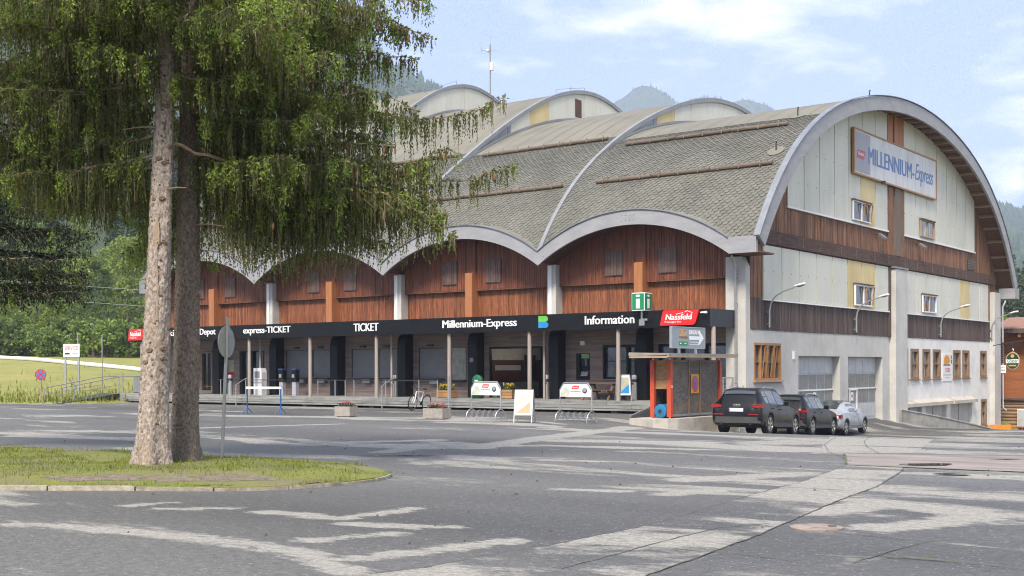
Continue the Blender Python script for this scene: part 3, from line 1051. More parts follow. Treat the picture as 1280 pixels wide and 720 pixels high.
# --- roofs
for k in range(4):
    x1 = 1.0 if k == 0 else XB[k]
    x0 = XB[k + 1] if k < 3 else -37.4
    nx = 48
    xg = np.linspace(x0, x1, nx)
    yg = np.concatenate([np.linspace(-1.5, 2, 30), np.linspace(2.3, 31.7, 50), np.linspace(32, 35.5, 14)])
    X, Y = np.meshgrid(xg, yg)
    Z = Hroof(X, Y, k)
    top = np.stack([X.ravel(), Y.ravel(), Z.ravel()], 1)
    bot = top - np.array([0, 0, .22])
    n = len(top)
    i = np.arange(n).reshape(len(yg), nx)
    ft = np.stack([i[:-1, :-1].ravel(), i[:-1, 1:].ravel(), i[1:, 1:].ravel(), i[1:, :-1].ravel()], 1)
    fb = ft[:, ::-1] + n
    rim = np.concatenate([i[0], i[1:, -1], i[-1, -2::-1], i[-2:0:-1, 0]])
    r2 = np.roll(rim, -1)
    fr = np.stack([rim, rim + n, r2 + n, r2], 1)
    roof = np_obj('roof', np.concatenate([top, bot]), np.concatenate([ft, fb, fr]), 4, K['membrane'], ST, smooth=False)
    me = roof.data
    me.shade_smooth()
    me.set_sharp_from_angle(angle=R(40))
    # shingles on the steep flank above the ticket side
    yy = [-1.38]
    while yy[-1] < 5.3:
        y = yy[-1]
        sl = float(V(y + .05, k) - V(y - .05, k)) / .1
        yy.append(y + .155 / math.hypot(1, sl))
    P = []
    W = .265
    for j, y in enumerate(yy):
        xx = np.arange(x0 + .12 + (W / 2 if j % 2 else 0), x1 - .06, W)
        con = arch(xx) + .10 * (y + 1.5) > V(y, k) + .02
        xx = xx[~con]
        P.append(np.stack([xx, np.full(len(xx), y)], 1))
    P = np.concatenate(P)
    x, y = P[:, 0], P[:, 1]
    e = .06
    z = Hroof(x, y, k)
    tv = np.stack([np.zeros(len(x)), np.full(len(x), 2 * e), Hroof(x, y + e, k) - Hroof(x, y - e, k)], 1)
    tv /= np.linalg.norm(tv, axis=1)[:, None]
    tu = np.stack([np.full(len(x), 2 * e), np.zeros(len(x)), Hroof(x + e, y, k) - Hroof(x - e, y, k)], 1)
    tu /= np.linalg.norm(tu, axis=1)[:, None]
    nn = np.cross(tu, tv)
    nn /= np.linalg.norm(nn, axis=1)[:, None]
    shp = [(-.5, .5, .004), (.5, .5, .004), (.5, -.02, .020), (.26, -.5, .034), (-.26, -.5, .034), (-.5, -.02, .020),
           (.5, -.02, .002), (.26, -.5, .002), (-.26, -.5, .002), (-.5, -.02, .002)]
    c = np.stack([x, y, z], 1)
    jit = rng.normal(0, .004, len(x))[:, None]
    vv = np.stack([c + tu * (a * W * .985) + tv * (b * .27) + nn * (d + jit * (d > .01)) for a, b, d in shp], 1).reshape(-1, 3)
    b0 = (np.arange(len(x)) * 10)[:, None]
    fq = np.concatenate([b0 + np.array([f]) for f in ((0, 1, 2, 5), (5, 2, 3, 4), (2, 3, 7, 6), (3, 4, 8, 7), (4, 5, 9, 8))])
    shg = np_obj('shingles', vv, fq, 4, K['shingle'], roof)
    shg['kind'] = 'stuff'
    # felt seams above the shingles
    mb = MB()
    for xs_ in np.arange(x0 + .55, x1 - .2, 1.0):
        ysm = np.linspace(5.6, 28.5, 30)
        A = [(xs_ - .018 - .05 * (t - 5.5), t, float(V(t, k)) + .012) for t in ysm]
        B = [(xs_ + .018 - .05 * (t - 5.5), t, float(V(t, k)) + .012) for t in ysm]
        A = [p for p in A if p[0] > x0 + .1]
        B = B[:len(A)]
        if len(A) > 1:
            mb.strip(A, B)
    o = part('felt_seams', mb, 'felt_seam', roof)
    o['kind'] = 'stuff'
    # snow guard logs on brackets
    logs = [(1.12, x0 + 1.35 if k == 0 else x0 + .1, x1 - .5 if k == 0 else x1 - .45), (4.15 if k == 0 else 5.0, x0 + 1.05, x1 - 1.2 if k == 0 else x1 - .45)]
    for yl, a, b in logs:
        nl = 3 if b - a > 6 else 2
        for q_ in range(nl):
            xa, xb = a + (b - a) * q_ / nl + .02, a + (b - a) * (q_ + 1) / nl - .02
            zz = float(V(yl, k)) + .13
            lg = part('snow_guard_log', MB().tube([(xa, yl, zz + random.uniform(-.01, .02)), ((xa + xb) / 2, yl, zz), (xb, yl, zz + random.uniform(-.01, .02))], [.085, .095, .082], 10), 'log', roof, True)
            br = MB()
            for xq in np.arange(xa + .4, xb, .95):
                br.bar((xq, yl + .35, float(V(yl + .35, k)) + .03), (xq, yl - .12, zz - .05), .05, .012)
                br.bar((xq, yl - .13, zz - .1), (xq, yl - .05, zz + .15), .05, .012)
            part('log_bracket', br, 'log', roof)['kind'] = 'stuff'
    # scalloped front fascia
    xa, xb = XB[k + 1], XB[k]
    xf = np.linspace(xa, xb, 41)
    zt = arch(np.clip(xf, xa + 1e-4, xb - 1e-4))
    A = [(x_, -1.52, z_ + .02) for x_, z_ in zip(xf, zt)]
    B = [(x_, -1.52, z_ - .60) for x_, z_ in zip(xf, zt)]
    if k == 3:
        pass
    fa = part('arch_fascia', MB().band(A, B, (0, .14, 0)), 'roofgrey', None, True)
    A = [(x_, -1.58, z_ + .05) for x_, z_ in zip(xf, zt)]
    B = [(x_, -1.40, z_ + .05) for x_, z_ in zip(xf, zt)]
    part('drip_edge', MB().band(A, B, (0, 0, -.035)), 'zinc', fa, True)
    A = [(x_, -1.40, z_ - .45) for x_, z_ in zip(xf, zt)]
    B = [(x_, .12, z_ - .45) for x_, z_ in zip(xf, zt)]
    part('arch_soffit', MB().band(A, B, (0, 0, .06)), 'soffit', fa, True)
    bo = MB()
    xm = (xa + xb) / 2
    for dx in (-.3, -.1, .1, .3, -4.3, 4.3):
        for dz in (-.2, -.42):
            z_ = float(arch(np.array(xm + dx)))
            bo.lathe([(.014, 0), (.014, -.012), (0, -.014)], 6, (xm + dx, -1.52, z_ + dz), 'y')
    part('bolts', bo, 'darkmetal', fa)
# flat fascia return at the corner under the gable arch
part('arch_fascia', MB().box(-.2, 1.0, -1.522, -1.38, 6.13, 6.77), 'roofgrey')
part('corner_soffit', MB().box(-.2, 1.0, -1.37, .12, 6.14, 6.2), 'soffit')

# gable arch fascia, soffit and rafters
ya = np.concatenate([np.linspace(-1.5, 3, 22), np.linspace(3.4, 30.6, 50), np.linspace(31, 35.5, 22)])
za = V(ya, 0)
ty = np.gradient(za, ya)
nl = np.hypot(1, ty)
ny, nz = -ty / nl, 1 / nl          # outward normal in the y-z plane


def gable_off(off):
    yy_, zz_ = ya - ny * off, za - nz * off
    return yy_, np.maximum(zz_, 6.02)


def curve_pts(off, x_):
    yy_, zz_ = gable_off(off)
    return [(x_, float(a), float(b)) for a, b in zip(yy_, zz_)]


gf = part('gable_arch_fascia', MB().band(curve_pts(-.03, 1.0), curve_pts(.62, 1.0), (.13, 0, 0)), 'roofgrey', None, True)
part('drip_edge', MB().band(curve_pts(-.06, .9), curve_pts(-.06, 1.18), (0, 0, .03)), 'zinc', gf, True)
part('gable_soffit', MB().band(curve_pts(.30, 1.0), curve_pts(.30, -.05), (0, 0, .05)), 'soffit', gf, True)
yy_, zz_ = gable_off(.40)
acc = 0
for i in range(1, len(ya)):
    acc += math.hypot(yy_[i] - yy_[i - 1], zz_[i] - zz_[i - 1])
    if acc > .92:
        acc = 0
        if .2 < yy_[i] < 34.4:
            part('rafter', MB().bar((.0, yy_[i], zz_[i]), (.99, yy_[i], zz_[i]), .11, .16, up=(0, float(ny[i]), float(nz[i]))), 'rafter', gf)
part('eave_return', MB().box(.15, 1.12, 34.9, 35.9, 5.9, 6.55), 'roofgrey')

# steps between the vaults: zinc sheets, cream panels, edge trim
for k in (1, 2, 3):
    xk = XB[k]
    tr = np.linspace(-1.48, 34.4, 90)
    A = [(xk + .14, t, float(V(t, k)) + .10) for t in tr]
    B = [(xk + .14, t, float(V(t, k)) - .12) for t in tr]
    part('roof_edge_trim', MB().band(A, B, (-.2, 0, 0)), 'trim', None, True)
    tr = np.linspace(3.0, 31, 60)
    A = [(xk + .10, t, float(V(t, k - 1)) + .02) for t in tr]
    B = [(xk + .10, t, float(V(t, k - 1)) + .15) for t in tr]
    part('roof_flashing', MB().band(A, B, (.05, 0, 0)), 'trim', None, True)
    tr = np.linspace(1.5, 32.5, 70)
    A = [(xk + .01, t, float(V(t, k - 1)) - .3) for t in tr]
    B = [(xk + .01, t, float(V(t, k)) - .05) for t in tr]
    part('step_wall', MB().band(A, B, (-.08, 0, 0)), 'seam')

    def step_piece(name, a, b, m):
        t = np.linspace(a + .015, b - .015, 5)
        A = [(xk + .06, q_, float(V(q_, k - 1)) + .05) for q_ in t]
        B = [(xk + .06, q_, float(V(q_, k)) - .1) for q_ in t]
        part(name, MB().band(A, B, (-.045, 0, 0)), m)
    for a in np.arange(3.2, 8.7, .75):
        step_piece('zinc_sheet', a, min(a + .75, 8.75), 'zinc')
    n_ = 9
    for j in range(n_):
        a = 8.75 + j * 16.5 / n_
        step_piece('panel', a, a + 16.5 / n_, 'yellow' if (k == 1 and j == 0) or (k == 2 and j == 1) else 'cream')
    if k == 2:
        part('roof_hatch', MB().box(xk + .03, xk + .09, 15.1, 15.75, float(V(15.4, 1)) + .25, float(V(15.4, 2)) - .45), 'beam')

# --- ticket facade, upper storey
mb_u, mb_l = MB(), MB()
bw = .118
for x in np.arange(-36.9, -.9, bw):
    skip = any(abs(x + bw / 2 - xb - (-.25)) < .28 for xb in XB[1:4]) or any(abs(x + bw / 2 - (XB[k] + XB[k + 1]) / 2 + .4) < .22 for k in range(4))
    d = random.uniform(0, .018)
    xa_, xb_ = x + .004, x + bw - .004
    zt_ = float(arch(np.array(x + bw / 2))) - .46
    mb_u.box(xa_, xb_, -.12 - d, -.05, 5.33 + random.uniform(-.01, .01), zt_)
    if not skip:
        mb_l.box(xa_, xb_, .10 - d, .16, 3.88, 5.4)
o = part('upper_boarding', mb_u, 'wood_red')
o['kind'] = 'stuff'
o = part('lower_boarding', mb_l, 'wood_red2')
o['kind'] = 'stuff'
part('facade_wall', MB().box(-37.0, -.02, .17, .35, 2.9, 8.0), 'interior')
part('boarding_sill', MB().box(-36.95, -.9, -.13, .12, 5.29, 5.325), 'soffit')
for k in range(4):
    xm = (XB[k] + XB[k + 1]) / 2 - .15
    part('timber_column', MB().bbox(xm - .215, xm + .215, -.46, .15, 3.9, 6.12, .02), 'wood_orange')
    part('column_casing', MB().box(xm - .23, xm + .23, -.20, -.14, 6.125, float(arch(np.array(xm))) - .46), 'wood_red')
    for dx in (-1.81, .83):
        wx = xm + dx + .0
        w = part('shuttered_window', MB().box(wx - .02, wx + .88, -.175, -.125, 5.62, 6.72), 'wood_dark')
        mbw = MB()
        for j in range(6):
            mbw.box(wx + .02 + j * .14, wx + .145 + j * .14, -.195, -.176, 5.65, 6.69)
        part('shutter_boards', mbw, mat('grey_brown_shutter_%d_%d' % (k, dx > 0), (.14, .085, .07), (.10, .06, .05), 4, .7, island=.2), w)
for xb in XB[1:4]:
    p = part('concrete_pillar', MB().bbox(xb - .28, xb + .20, -.42, .3, 3.9, 6.25, .015), 'grey_wall')
    part('pillar_strip', MB().box(xb - .19, xb - .0, -.47, -.425, 3.9, 6.2), 'white', p)
# corner pillar with sloped head and downpipe
part('corner_pillar', MB().prism([(-.88, -1.3), (.0, -1.3), (.0, 5.7), (-.18, 6.1), (-.88, 6.1)], -.40, .0, 'y'), 'grey_wall')
part('downpipe', MB().tube([(-.35, -.95, 6.12), (-.35, -.8, 5.95), (-.38, -.52, 5.6), (-.38, -.50, -.45)], .055, 10), 'steel', None, True)
mb = MB()
for z in (5.2, 4.2, 2.2, 1.0):
    mb.lathe([(.068, z), (.068, z + .05)], 10, (-.38, -.50, 0))
part('pipe_clips', mb, 'greymetal')

# --- canopy
n_ = 12
for j in range(n_):
    a, b = -37.4 + j * 36.9 / n_, -37.4 + (j + 1) * 36.9 / n_
    part('fascia_panel', MB().box(a + .004, b - .004, -2.47, -2.40, 3.25, 3.95), 'black')
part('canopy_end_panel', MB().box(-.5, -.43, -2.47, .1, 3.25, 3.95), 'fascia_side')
part('canopy_slab', MB().box(-37.38, -.51, -2.39, .16, 3.38, 3.90), 'darkmetal')
mb = MB()
for y in np.arange(-2.38, .0, .15):
    mb.box(-37.36, -.52, y, y + .143, 3.335, 3.375)
o = part('canopy_soffit', mb, 'siding')
o['kind'] = 'stuff'
part('canopy_left_end', MB().box(-37.47, -37.405, -2.47, .1, 3.25, 3.95), 'black')
FZ0, FZ1 = 3.42, 3.86


def ftext(s, x0, x1, z0=3.47, z1=3.86):
    text('lettering', s, (x0, x1, z0, z1), 'F', -2.474, K['letter'], ST, .025, .022)


ftext('Ski', -34.1, -33.15, 3.49, 3.83)
ftext('Depot', -31.02, -29.72, 3.40, 3.83)
ftext('express-TICKET', -27.53, -23.99, 3.40, 3.83)
ftext('TICKET', -19.6, -17.98, 3.45, 3.83)
ftext('Millennium-Express', -14.03, -9.83, 3.38, 3.83)
ftext('Information', -6.3, -3.9, 3.46, 3.82)
# two-colour B emblem on the fascia
em = part('emblem', MB().prism([(-8.68, 3.628), (-8.30, 3.628), (-8.21, 3.67), (-8.18, 3.74), (-8.19, 3.80), (-8.25, 3.86), (-8.34, 3.88), (-8.68, 3.88)], -2.49, -2.473), 'logo_green')
part('emblem_lower', MB().prism([(-8.68, 3.37), (-8.32, 3.37), (-8.22, 3.39), (-8.16, 3.46), (-8.16, 3.53), (-8.21, 3.59), (-8.30, 3.622), (-8.68, 3.622)], -2.49, -2.473), 'logo_blue', em)


def red_sign(x0, x1, z0, z1, y):
    w, h = x1 - x0, z1 - z0
    P_ = [(x0, z0), (x1 - .18 * w, z0), (x1 - .12 * w, z0 + .05 * h), (x1 - .085 * w, z0 + .18 * h), (x1, z1), (x0 + .12 * w, z1), (x0 + .085 * w, z1 - .06 * h), (x0 + .065 * w, z1 - .2 * h)]
    s_ = part('red_sign', MB().prism(P_, y - .10, y), 'red')
    text('lettering', 'Nassfeld', (x0 + .15 * w, x0 + .83 * w, z0 + .36 * h, z0 + .74 * h), 'F', y - .101, K['letter'], s_, .008, .03, .12)
    text('small_lettering', 'Pressegger See', (x0 + .13 * w, x0 + .55 * w, z0 + .14 * h, z0 + .29 * h), 'F', y - .101, K['letter'], s_, .006, .01, .1)
    mk = MB()
    pts_ = [(.42, .70), (.60, .80), (.56, .72), (.70, .93), (.83, .80), (.82, .62)]
    for a, b in (((.42, .72), (.60, .82)), ((.64, .86), (.71, .93)), ((.71, .93), (.84, .80))):
        mk.bar((x0 + a[0] * w, y - .104, z0 + a[1] * h), (x0 + b[0] * w, y - .104, z0 + b[1] * h), .006, .035 * h)
    part('mountain_mark', mk, 'letter', s_)


red_sign(-2.68, -.93, 3.33, 3.93, -2.474)
red_sign(-37.2, -35.75, 3.30, 3.94, -2.474)
# small white camera on the fascia
cam_p = part('fascia_camera', MB().lathe([(.03, 0), (.035, .16), (.05, .17), (.05, .26), (0, .28)], 10, (-.83, -2.62, 3.80), 'x'), 'white', None, True)
part('camera_arm', MB().tube([(-.62, -2.474, 3.8), (-.62, -2.6, 3.8)], .02, 6), 'white', cam_p)

# --- deck with posts
n_ = 8
dk = part('deck', MB().box(-37.4, -.62, -2.50, .05, .2, .262), 'deck')
for r_, (z0, z1, yo) in enumerate(((.135, .262, 0), (-.005, .125, .01), (-.10, -.015, .03))):
    for j in range(n_):
        a, b = -37.4 + j * 36.8 / n_ + (1.2 if r_ == 1 and j else 0), -37.4 + (j + 1) * 36.8 / n_ + (1.2 if r_ == 1 and j < n_ - 1 else 0)
        part('plank', MB().box(a + .006, b - .006, -2.56 + yo, -2.515 + yo, z0, z1), 'deck', dk)
mb = MB()
for j, y in enumerate(np.arange(-2.56, .0, .15)):
    mb.box(-37.4, -.6, y, y + .143, .265, .292)
o = part('deck_boards', mb, 'deck', dk)
o['kind'] = 'stuff'
for j in range(n_):
    a = -37.0 + j * 36.4 / n_
    part('deck_footing', MB().box(a, a + .3, -2.3, -1.9, -.4, .19), 'concrete', dk)
for j in range(9):
    x = -.3 - 4.5 * j
    p = part('post', MB().lathe([(.095, .292), (.092, 1.8), (.085, 3.25)], 14, (x - (.15 if j == 0 else 0), -2.28, 0)), 'post', None, True)
    part('post_shoe', MB().lathe([(.11, .292), (.11, .33)], 12, (x - (.15 if j == 0 else 0), -2.28, 0)), 'steel', p)
for xp in (-9.08, -18.05, -27.35):
    part('rain_pipe', MB().tube([(xp, -1.5, .3), (xp, -1.5, 3.33)], .055, 10), 'post', None, True)

# --- ground floor wall under the canopy
OPEN = [(-4.2, -.95, .95, 2.63), (-6.99, -5.29, 1.17, 2.63), (-8.38, -7.66, 1.16, 2.33), (-13.26, -10.02, .30, 2.64), (-17.61, -15.98, 1.18, 2.62),
        (-22.14, -20.45, 1.2, 2.63), (-20.3, -19.05, 1.2, 2.63), (-24.98, -23.65, 1.2, 2.63), (-27.0, -25.15, 1.2, 2.63), (-30.68, -28.67, .3, 2.69), (-33.94, -32.97, .38, 2.64)]
mb = MB()
rows = np.arange(.30, 3.33, .118)
for r_, z in enumerate(rows):
    z1 = min(z + .113, 3.33)
    cuts = [h for h in OPEN if h[2] < z + .06 < h[3]]
    a = -36.9
    segs = []
    for h in sorted(cuts):
        segs.append((a, h[0]))
        a = h[1]
    segs.append((a, -.5))
    for a, b in segs:
        x = a
        while x < b - .01:
            e = min(x + random.choice((3.2, 4.0, 4.8)), b)
            mb.box(x + .003, e - .003, -.035 - random.uniform(0, .006), .0, z, z1)
            x = e
o = part('siding', mb, 'siding')
o['kind'] = 'stuff'
mb = MB()
for a, b, z0, z1 in cells(-36.95, -.45, .2, 3.34, [h for h in OPEN]):
    mb.box(a, b, .002, .12, z0, z1)
part('ground_floor_wall', mb, 'interior')


def framed_window(x0, x1, z0, z1, fm, gm, mull=(), trans=(), y=.0, fw=.07):
    w = part('window', MB().box(x0, x1, y + .10, y + .13, z0, z1), gm)
    fr = MB()
    fr.box(x0, x0 + fw, y - .05, y + .095, z0, z1).box(x1 - fw, x1, y - .05, y + .095, z0, z1)
    fr.box(x0 + fw, x1 - fw, y - .05, y + .095, z1 - fw, z1).box(x0 + fw, x1 - fw, y - .05, y + .095, z0, z0 + fw)
    for m_ in mull:
        fr.box(m_ - fw / 2, m_ + fw / 2, y - .04, y + .095, z0 + fw, z1 - fw)
    for t in trans:
        fr.box(x0 + fw, x1 - fw, y + .03, y + .09, t - .02, t + .02)
    part('frame', fr, fm, w)
    part('sill', MB().box(x0 - .03, x1 + .03, y - .12, y - .036, z0 - .04, z0 - .002), 'greymetal', w)
    return w


framed_window(-6.99, -5.29, 1.17, 2.63, 'black', 'glass_bluish', (-5.75,), (1.95,), fw=.09)
framed_window(-4.2, -.95, .95, 2.63, 'black', 'glass_bluish', (-3.1, -2.0), (2.2,), fw=.08)
framed_window(-33.94, -32.97, .38, 2.64, 'wood_window', 'glass', (), (.7,), fw=.09)
for h in OPEN[4:9]:
    if h[0] > -28:
        s_ = part('roller_shutter', MB().box(h[0], h[1], .05, .08, h[2], h[3]), 'shutter')
        mb = MB()
        for z in np.arange(h[2] + .05, h[3] - .02, .075):
            mb.box(h[0] + .03, h[1] - .03, .036, .049, z, z + .066)
        part('slats', mb, 'shutter', s_)
        part('counter', MB().box(h[0] - .05, h[1] + .05, -.32, .03, h[2] - .06, h[2] - .005), 'darkmetal', s_)
        part('hopper', MB().box(h[1] - .75, h[1] - .25, -.26, -.04, h[2] - .26, h[2] - .07), 'greymetal', s_)
        part('wall_lamp', MB().box((h[0] + h[1]) / 2 - .16, (h[0] + h[1]) / 2 + .16, -.16, -.04, 2.72, 2.83), 'darkmetal', s_)
# cash machine
at_ = part('cash_machine', MB().box(-8.38, -7.66, .10, .14, 1.16, 2.33), 'black')
part('screen', MB().box(-8.14, -7.74, .05, .098, 1.75, 2.05), 'glass', at_)
part('machine_header', MB().box(-8.16, -7.72, .04, .098, 2.08, 2.28), mat('pale_green_header', (.22, .42, .18), rough=.4), at_)
part('keypad', MB().prism([(-.10, 1.3), (.098, 1.3), (.098, 1.55), (-.02, 1.5)], -8.12, -7.76, 'x'), 'inox', at_)
part('surround', MB().box(-8.38, -8.2, -.03, .09, 1.16, 2.33).box(-7.70, -7.66, -.03, .09, 1.16, 2.33).box(-8.2, -7.70, -.03, .09, 1.16, 1.24), 'black', at_)
# wall camera
part('wall_fitting', MB().box(-8.1, -7.86, -.16, -.04, 2.66, 2.84), 'white')
# piste map
mp_ = part('piste_map', MB().box(-15.44, -14.62, -.08, -.04, 1.11, 2.63), 'map')
part('shelf', MB().box(-15.7, -14.6, -.34, -.082, 1.06, 1.12), 'darkmetal', mp_)
# poster left
ps = part('poster', MB().box(-31.6, -31.1, -.06, -.04, 1.5, 2.15), 'photo1')
part('poster_strip', MB().box(-31.6, -31.1, -.07, -.062, 1.3, 1.49), 'red', ps)
# dark projecting portal fins between the counters
for x in (-4.97, -9.47, -14.07, -18.48, -23.09, -27.63, -32.25):
    f_ = part('portal_fin', MB().prism([(-.62, .294), (-.04, .294), (-.04, 3.33), (-.34, 3.33), (-.46, 3.27), (-.56, 3.1), (-.62, 2.8)], x, x + .52, 'x'), 'black')
part('house_number_plate', MB().box(-13.93, -13.73, -.65, -.625, 1.95, 2.15), 'greymetal')
# entrance hall behind the opening
hall = MB().box(-13.4, -13.3, .13, 4.2, .2, 3.0).box(-9.98, -9.88, .13, 4.2, .2, 3.0).box(-13.4, -9.88, 4.2, 4.3, .2, 3.0).box(-13.3, -9.98, .13, 4.19, 2.75, 2.85).box(-13.3, -9.98, .13, 4.19, .2, .288)
hl = part('entrance_hall', hall, 'interior')
part('wall_band', MB().box(-13.295, -13.26, .2, 4.1, 2.05, 2.74), 'int_white', hl)
part('red_panel', MB().box(-13.295, -13.25, .2, 4.1, 1.05, 2.045), 'int_red', hl)
part('white_stripe', MB().box(-13.249, -13.23, .4, 2.4, 1.56, 1.80), 'int_white', hl)
part('grey_counter', MB().box(-13.29, -13.0, .2, 3.6, .29, 1.0), 'greymetal', hl)
part('inner_door', MB().box(-13.25, -13.2, 2.7, 3.6, .29, 2.3), 'interior', hl)
part('ceiling_tube', MB().tube([(-12.6, 1.4, 2.68), (-11.3, 1.4, 2.68)], .035, 8), 'lamp', hl)
mb = MB()
mb.box(-13.26, -13.2, -.02, .1, .3, 2.64).box(-10.1, -10.02, -.02, .1, .3, 2.64).box(-13.2, -10.1, -.02, .1, 2.56, 2.64).box(-10.95, -10.89, .02, .08, .3, 2.56)
part('entrance_frame', mb, 'black', hl)
# ticket hall glass door
dr = part('glass_door', MB().box(-30.68, -28.67, .10, .13, .3, 2.69), 'glass')
part('door_frame', MB().box(-30.68, -30.45, -.03, .098, .3, 2.69).box(-28.8, -28.67, -.03, .098, .3, 2.69).box(-29.75, -29.6, -.02, .098, .3, 2.6).box(-30.45, -28.8, -.03, .098, 2.58, 2.69), 'black', dr)
# left end wall, and an unseen rear wall added to block light
part('west_wall', MB().prism([(-.05, -.3), (34.5, -.3), (34.5, 6.1)] + [(float(t), float(V(t, 3)) - .25) for t in np.linspace(33.5, .3, 40)] + [(-.05, 6.1)], -37.35, -37.05, 'x'), 'wood_brown')
part('unseen_rear_wall', MB().box(-37.04, -.2, 34.3, 34.55, -3.2, 6.5), 'grey_wall')

# --- gable wall
GW = thing('dummy', 'x y z w', 'x') if False else None
door_o = [(4.68, 9.35, -1.6, 2.15), (10.32, 14.83, -1.6, 2.15)]
win_o = [(.32, 2.89, 1.12, 2.66)]
mb = MB()
for a, b, z0, z1 in cells(.0, 15.85, -1.6, 3.2, door_o + win_o):
    mb.box(-.42, 0, a, b, z0, z1)
part('gable_base_wall', mb, 'grey_wall')
rw = [(17.62, 18.57), (18.94, 20.25), (20.82, 22.11), (22.53, 23.87), (26.07, 27.47), (27.82, 29.2), (31.34, 32.69)]
bd = [(17.75, 20.75), (21.35, 24.9), (25.64, 29.74)]
holes = [(a, b, 1.0, 2.62) for a, b in rw] + [(31.5, 32.69, -1.92, -.32)] + [(a, b, -3.2, -.45) for a, b in bd]
mb = MB()
for a, b, z0, z1 in cells(17.6, 33.4, -3.2, 3.2, holes):
    mb.box(-.42, 0, a, b, z0, z1)
part('gable_base_wall', mb, 'white_wall')
part('gable_pilaster', MB().bbox(-.4, .32, 15.852, 17.598, -1.6, 6.62, .02), 'grey_wall')
part('gable_pilaster', MB().bbox(-.4, .30, 33.402, 34.75, -3.3, 6.25, .02), 'grey_wall')
part('gable_core', MB().prism([(.02, 2.9), (34.5, 2.9)] + [(float(t), float(V(t, 0)) - .42) for t in np.linspace(34.2, .05, 50)], -.16, -.06, 'x'), 'interior')

ml, mu = MB(), MB()
bw = .145
for y in np.arange(.01, 34.5, bw):
    d = random.uniform(0, .02)
    ya_, yb_ = y + .004, y + bw - .004
    if not 15.85 < y + bw / 2 < 17.6:
        ml.box(-.055, .012 + d, ya_, yb_, 3.18 + random.uniform(-.008, .008), 4.5)
    top = float(V(y + bw / 2, 0)) - .40
    if top > 6.8:
        mu.box(-.055, .012 + d, ya_, yb_, 4.5 if (y < 1.05 or y > 32.85) else 6.6, top)
o = part('lower_cladding', ml, 'wood_dark')
o['kind'] = 'stuff'
o = part('upper_cladding', mu, 'wood_brown')
o['kind'] = 'stuff'
# heavy beam with bolt plates
bys = np.linspace(.0, 34.3, 9)
for a, b in zip(bys[:-1], bys[1:]):
    bm_ = part('beam', MB().box(.034, .15, a + .004, b - .004, 6.73, 7.29), 'beam')
    bo = MB()
    for yy2 in np.arange(a + .6, b, 1.9):
        for z in (6.85, 6.95, 7.06, 7.17):
            bo.lathe([(.02, .15), (.02, .162), (0, .165)], 6, (0, yy2, z), 'x')
    part('bolts', bo, 'steel', bm_)
for a, b in ((15.45, 16.15), (16.3, 17.1), (17.2, 17.75)):
    wide = 'wood_orange' if a == 16.3 else 'wood_brown'
    part('centre_board', MB().box(.035, .17 if wide == 'wood_orange' else .12, a, b, 7.31, 10.72), 'log' if wide == 'wood_orange' else 'wood_brown')
    part('centre_board', MB().box(.035, .13 if wide == 'wood_orange' else .10, a, b, 12.98, float(V(a, 0)) - .45), 'wood_orange')
part('beam_cap', MB().box(.03, .36, 15.75, 17.7, 6.64, 6.715), 'zinc')
part('pilaster_board', MB().box(.036, .10, 15.5, 15.845, 3.2, 6.63), 'wood_dark')
part('pilaster_board', MB().box(.036, .10, 17.605, 17.7, 3.2, 6.63), 'wood_dark')


def gpanel(y0, y1, z0, z1, m, top=None):
    if top is None:
        return part('panel', MB().box(.036, .085, y0 + .035, y1 - .035, z0, z1), m)
    t = np.linspace(y0 + .035, y1 - .035, 6)
    A = [(.085, float(q_), z0) for q_ in t]
    B = [(.085, float(q_), min(z1, float(V(q_, 0)) - .42)) for q_ in t]
    return part('panel', MB().band(A, B, (-.049, 0, 0)), m)


def screws(y0, y1, z, n):
    b = MB()
    for y in np.linspace(y0 + .1, y1 - .1, n):
        b.lathe([(.022, .085), (.022, .094), (0, .096)], 6, (0, float(y), z), 'x')
    part('panel_screws', b, mat('rusty_screw_%d' % int(y0 * 10 + z), (.16, .09, .05)))


# lower cream row
for a0, a1, n_, yel in ((1.04, 15.5, 8, (5, 6)), (17.72, 32.86, 8, (5,))):
    part('panel_backing', MB().box(.034, .05, a0, a1, 4.47, 6.68), 'seam')
    e = np.linspace(a0, a1, n_ + 1)
    for j in range(n_):
        gpanel(e[j], e[j + 1], 4.48, 6.67, 'yellow' if j in yel else 'cream')
    screws(a0, a1, 5.62, 17)
    part('panel_sill', MB().box(.036, .13, a0 - .05, a1 + .05, 4.40, 4.465), 'white')
# upper cream field
for a0, a1, n_ in ((3.45, 15.42, 7), (17.78, 30.06, 7)):
    e = np.linspace(a0, a1, n_ + 1)
    t = np.linspace(a0, a1, 30)
    part('panel_backing', MB().band([(.05, float(q_), 8.48) for q_ in t], [(.05, float(q_), float(V(q_, 0)) - .43) for q_ in t], (-.015, 0, 0)), 'seam')
    for j in range(n_):
        gpanel(e[j], e[j + 1], 8.5, 30, 'cream', True)
    for z in (9.6, 11.0, 12.4):
        lo = [q_ for q_ in t if float(V(q_, 0)) - .6 > z]
        if lo:
            screws(lo[0], lo[-1], z, 13)
    part('panel_sill', MB().box(.036, .13, a0 - .05, a1 + .05, 8.42, 8.495), 'white')
part('panel', MB().box(.0865, .096, 11.75, 13.6, 8.52, 10.70), 'yellow')


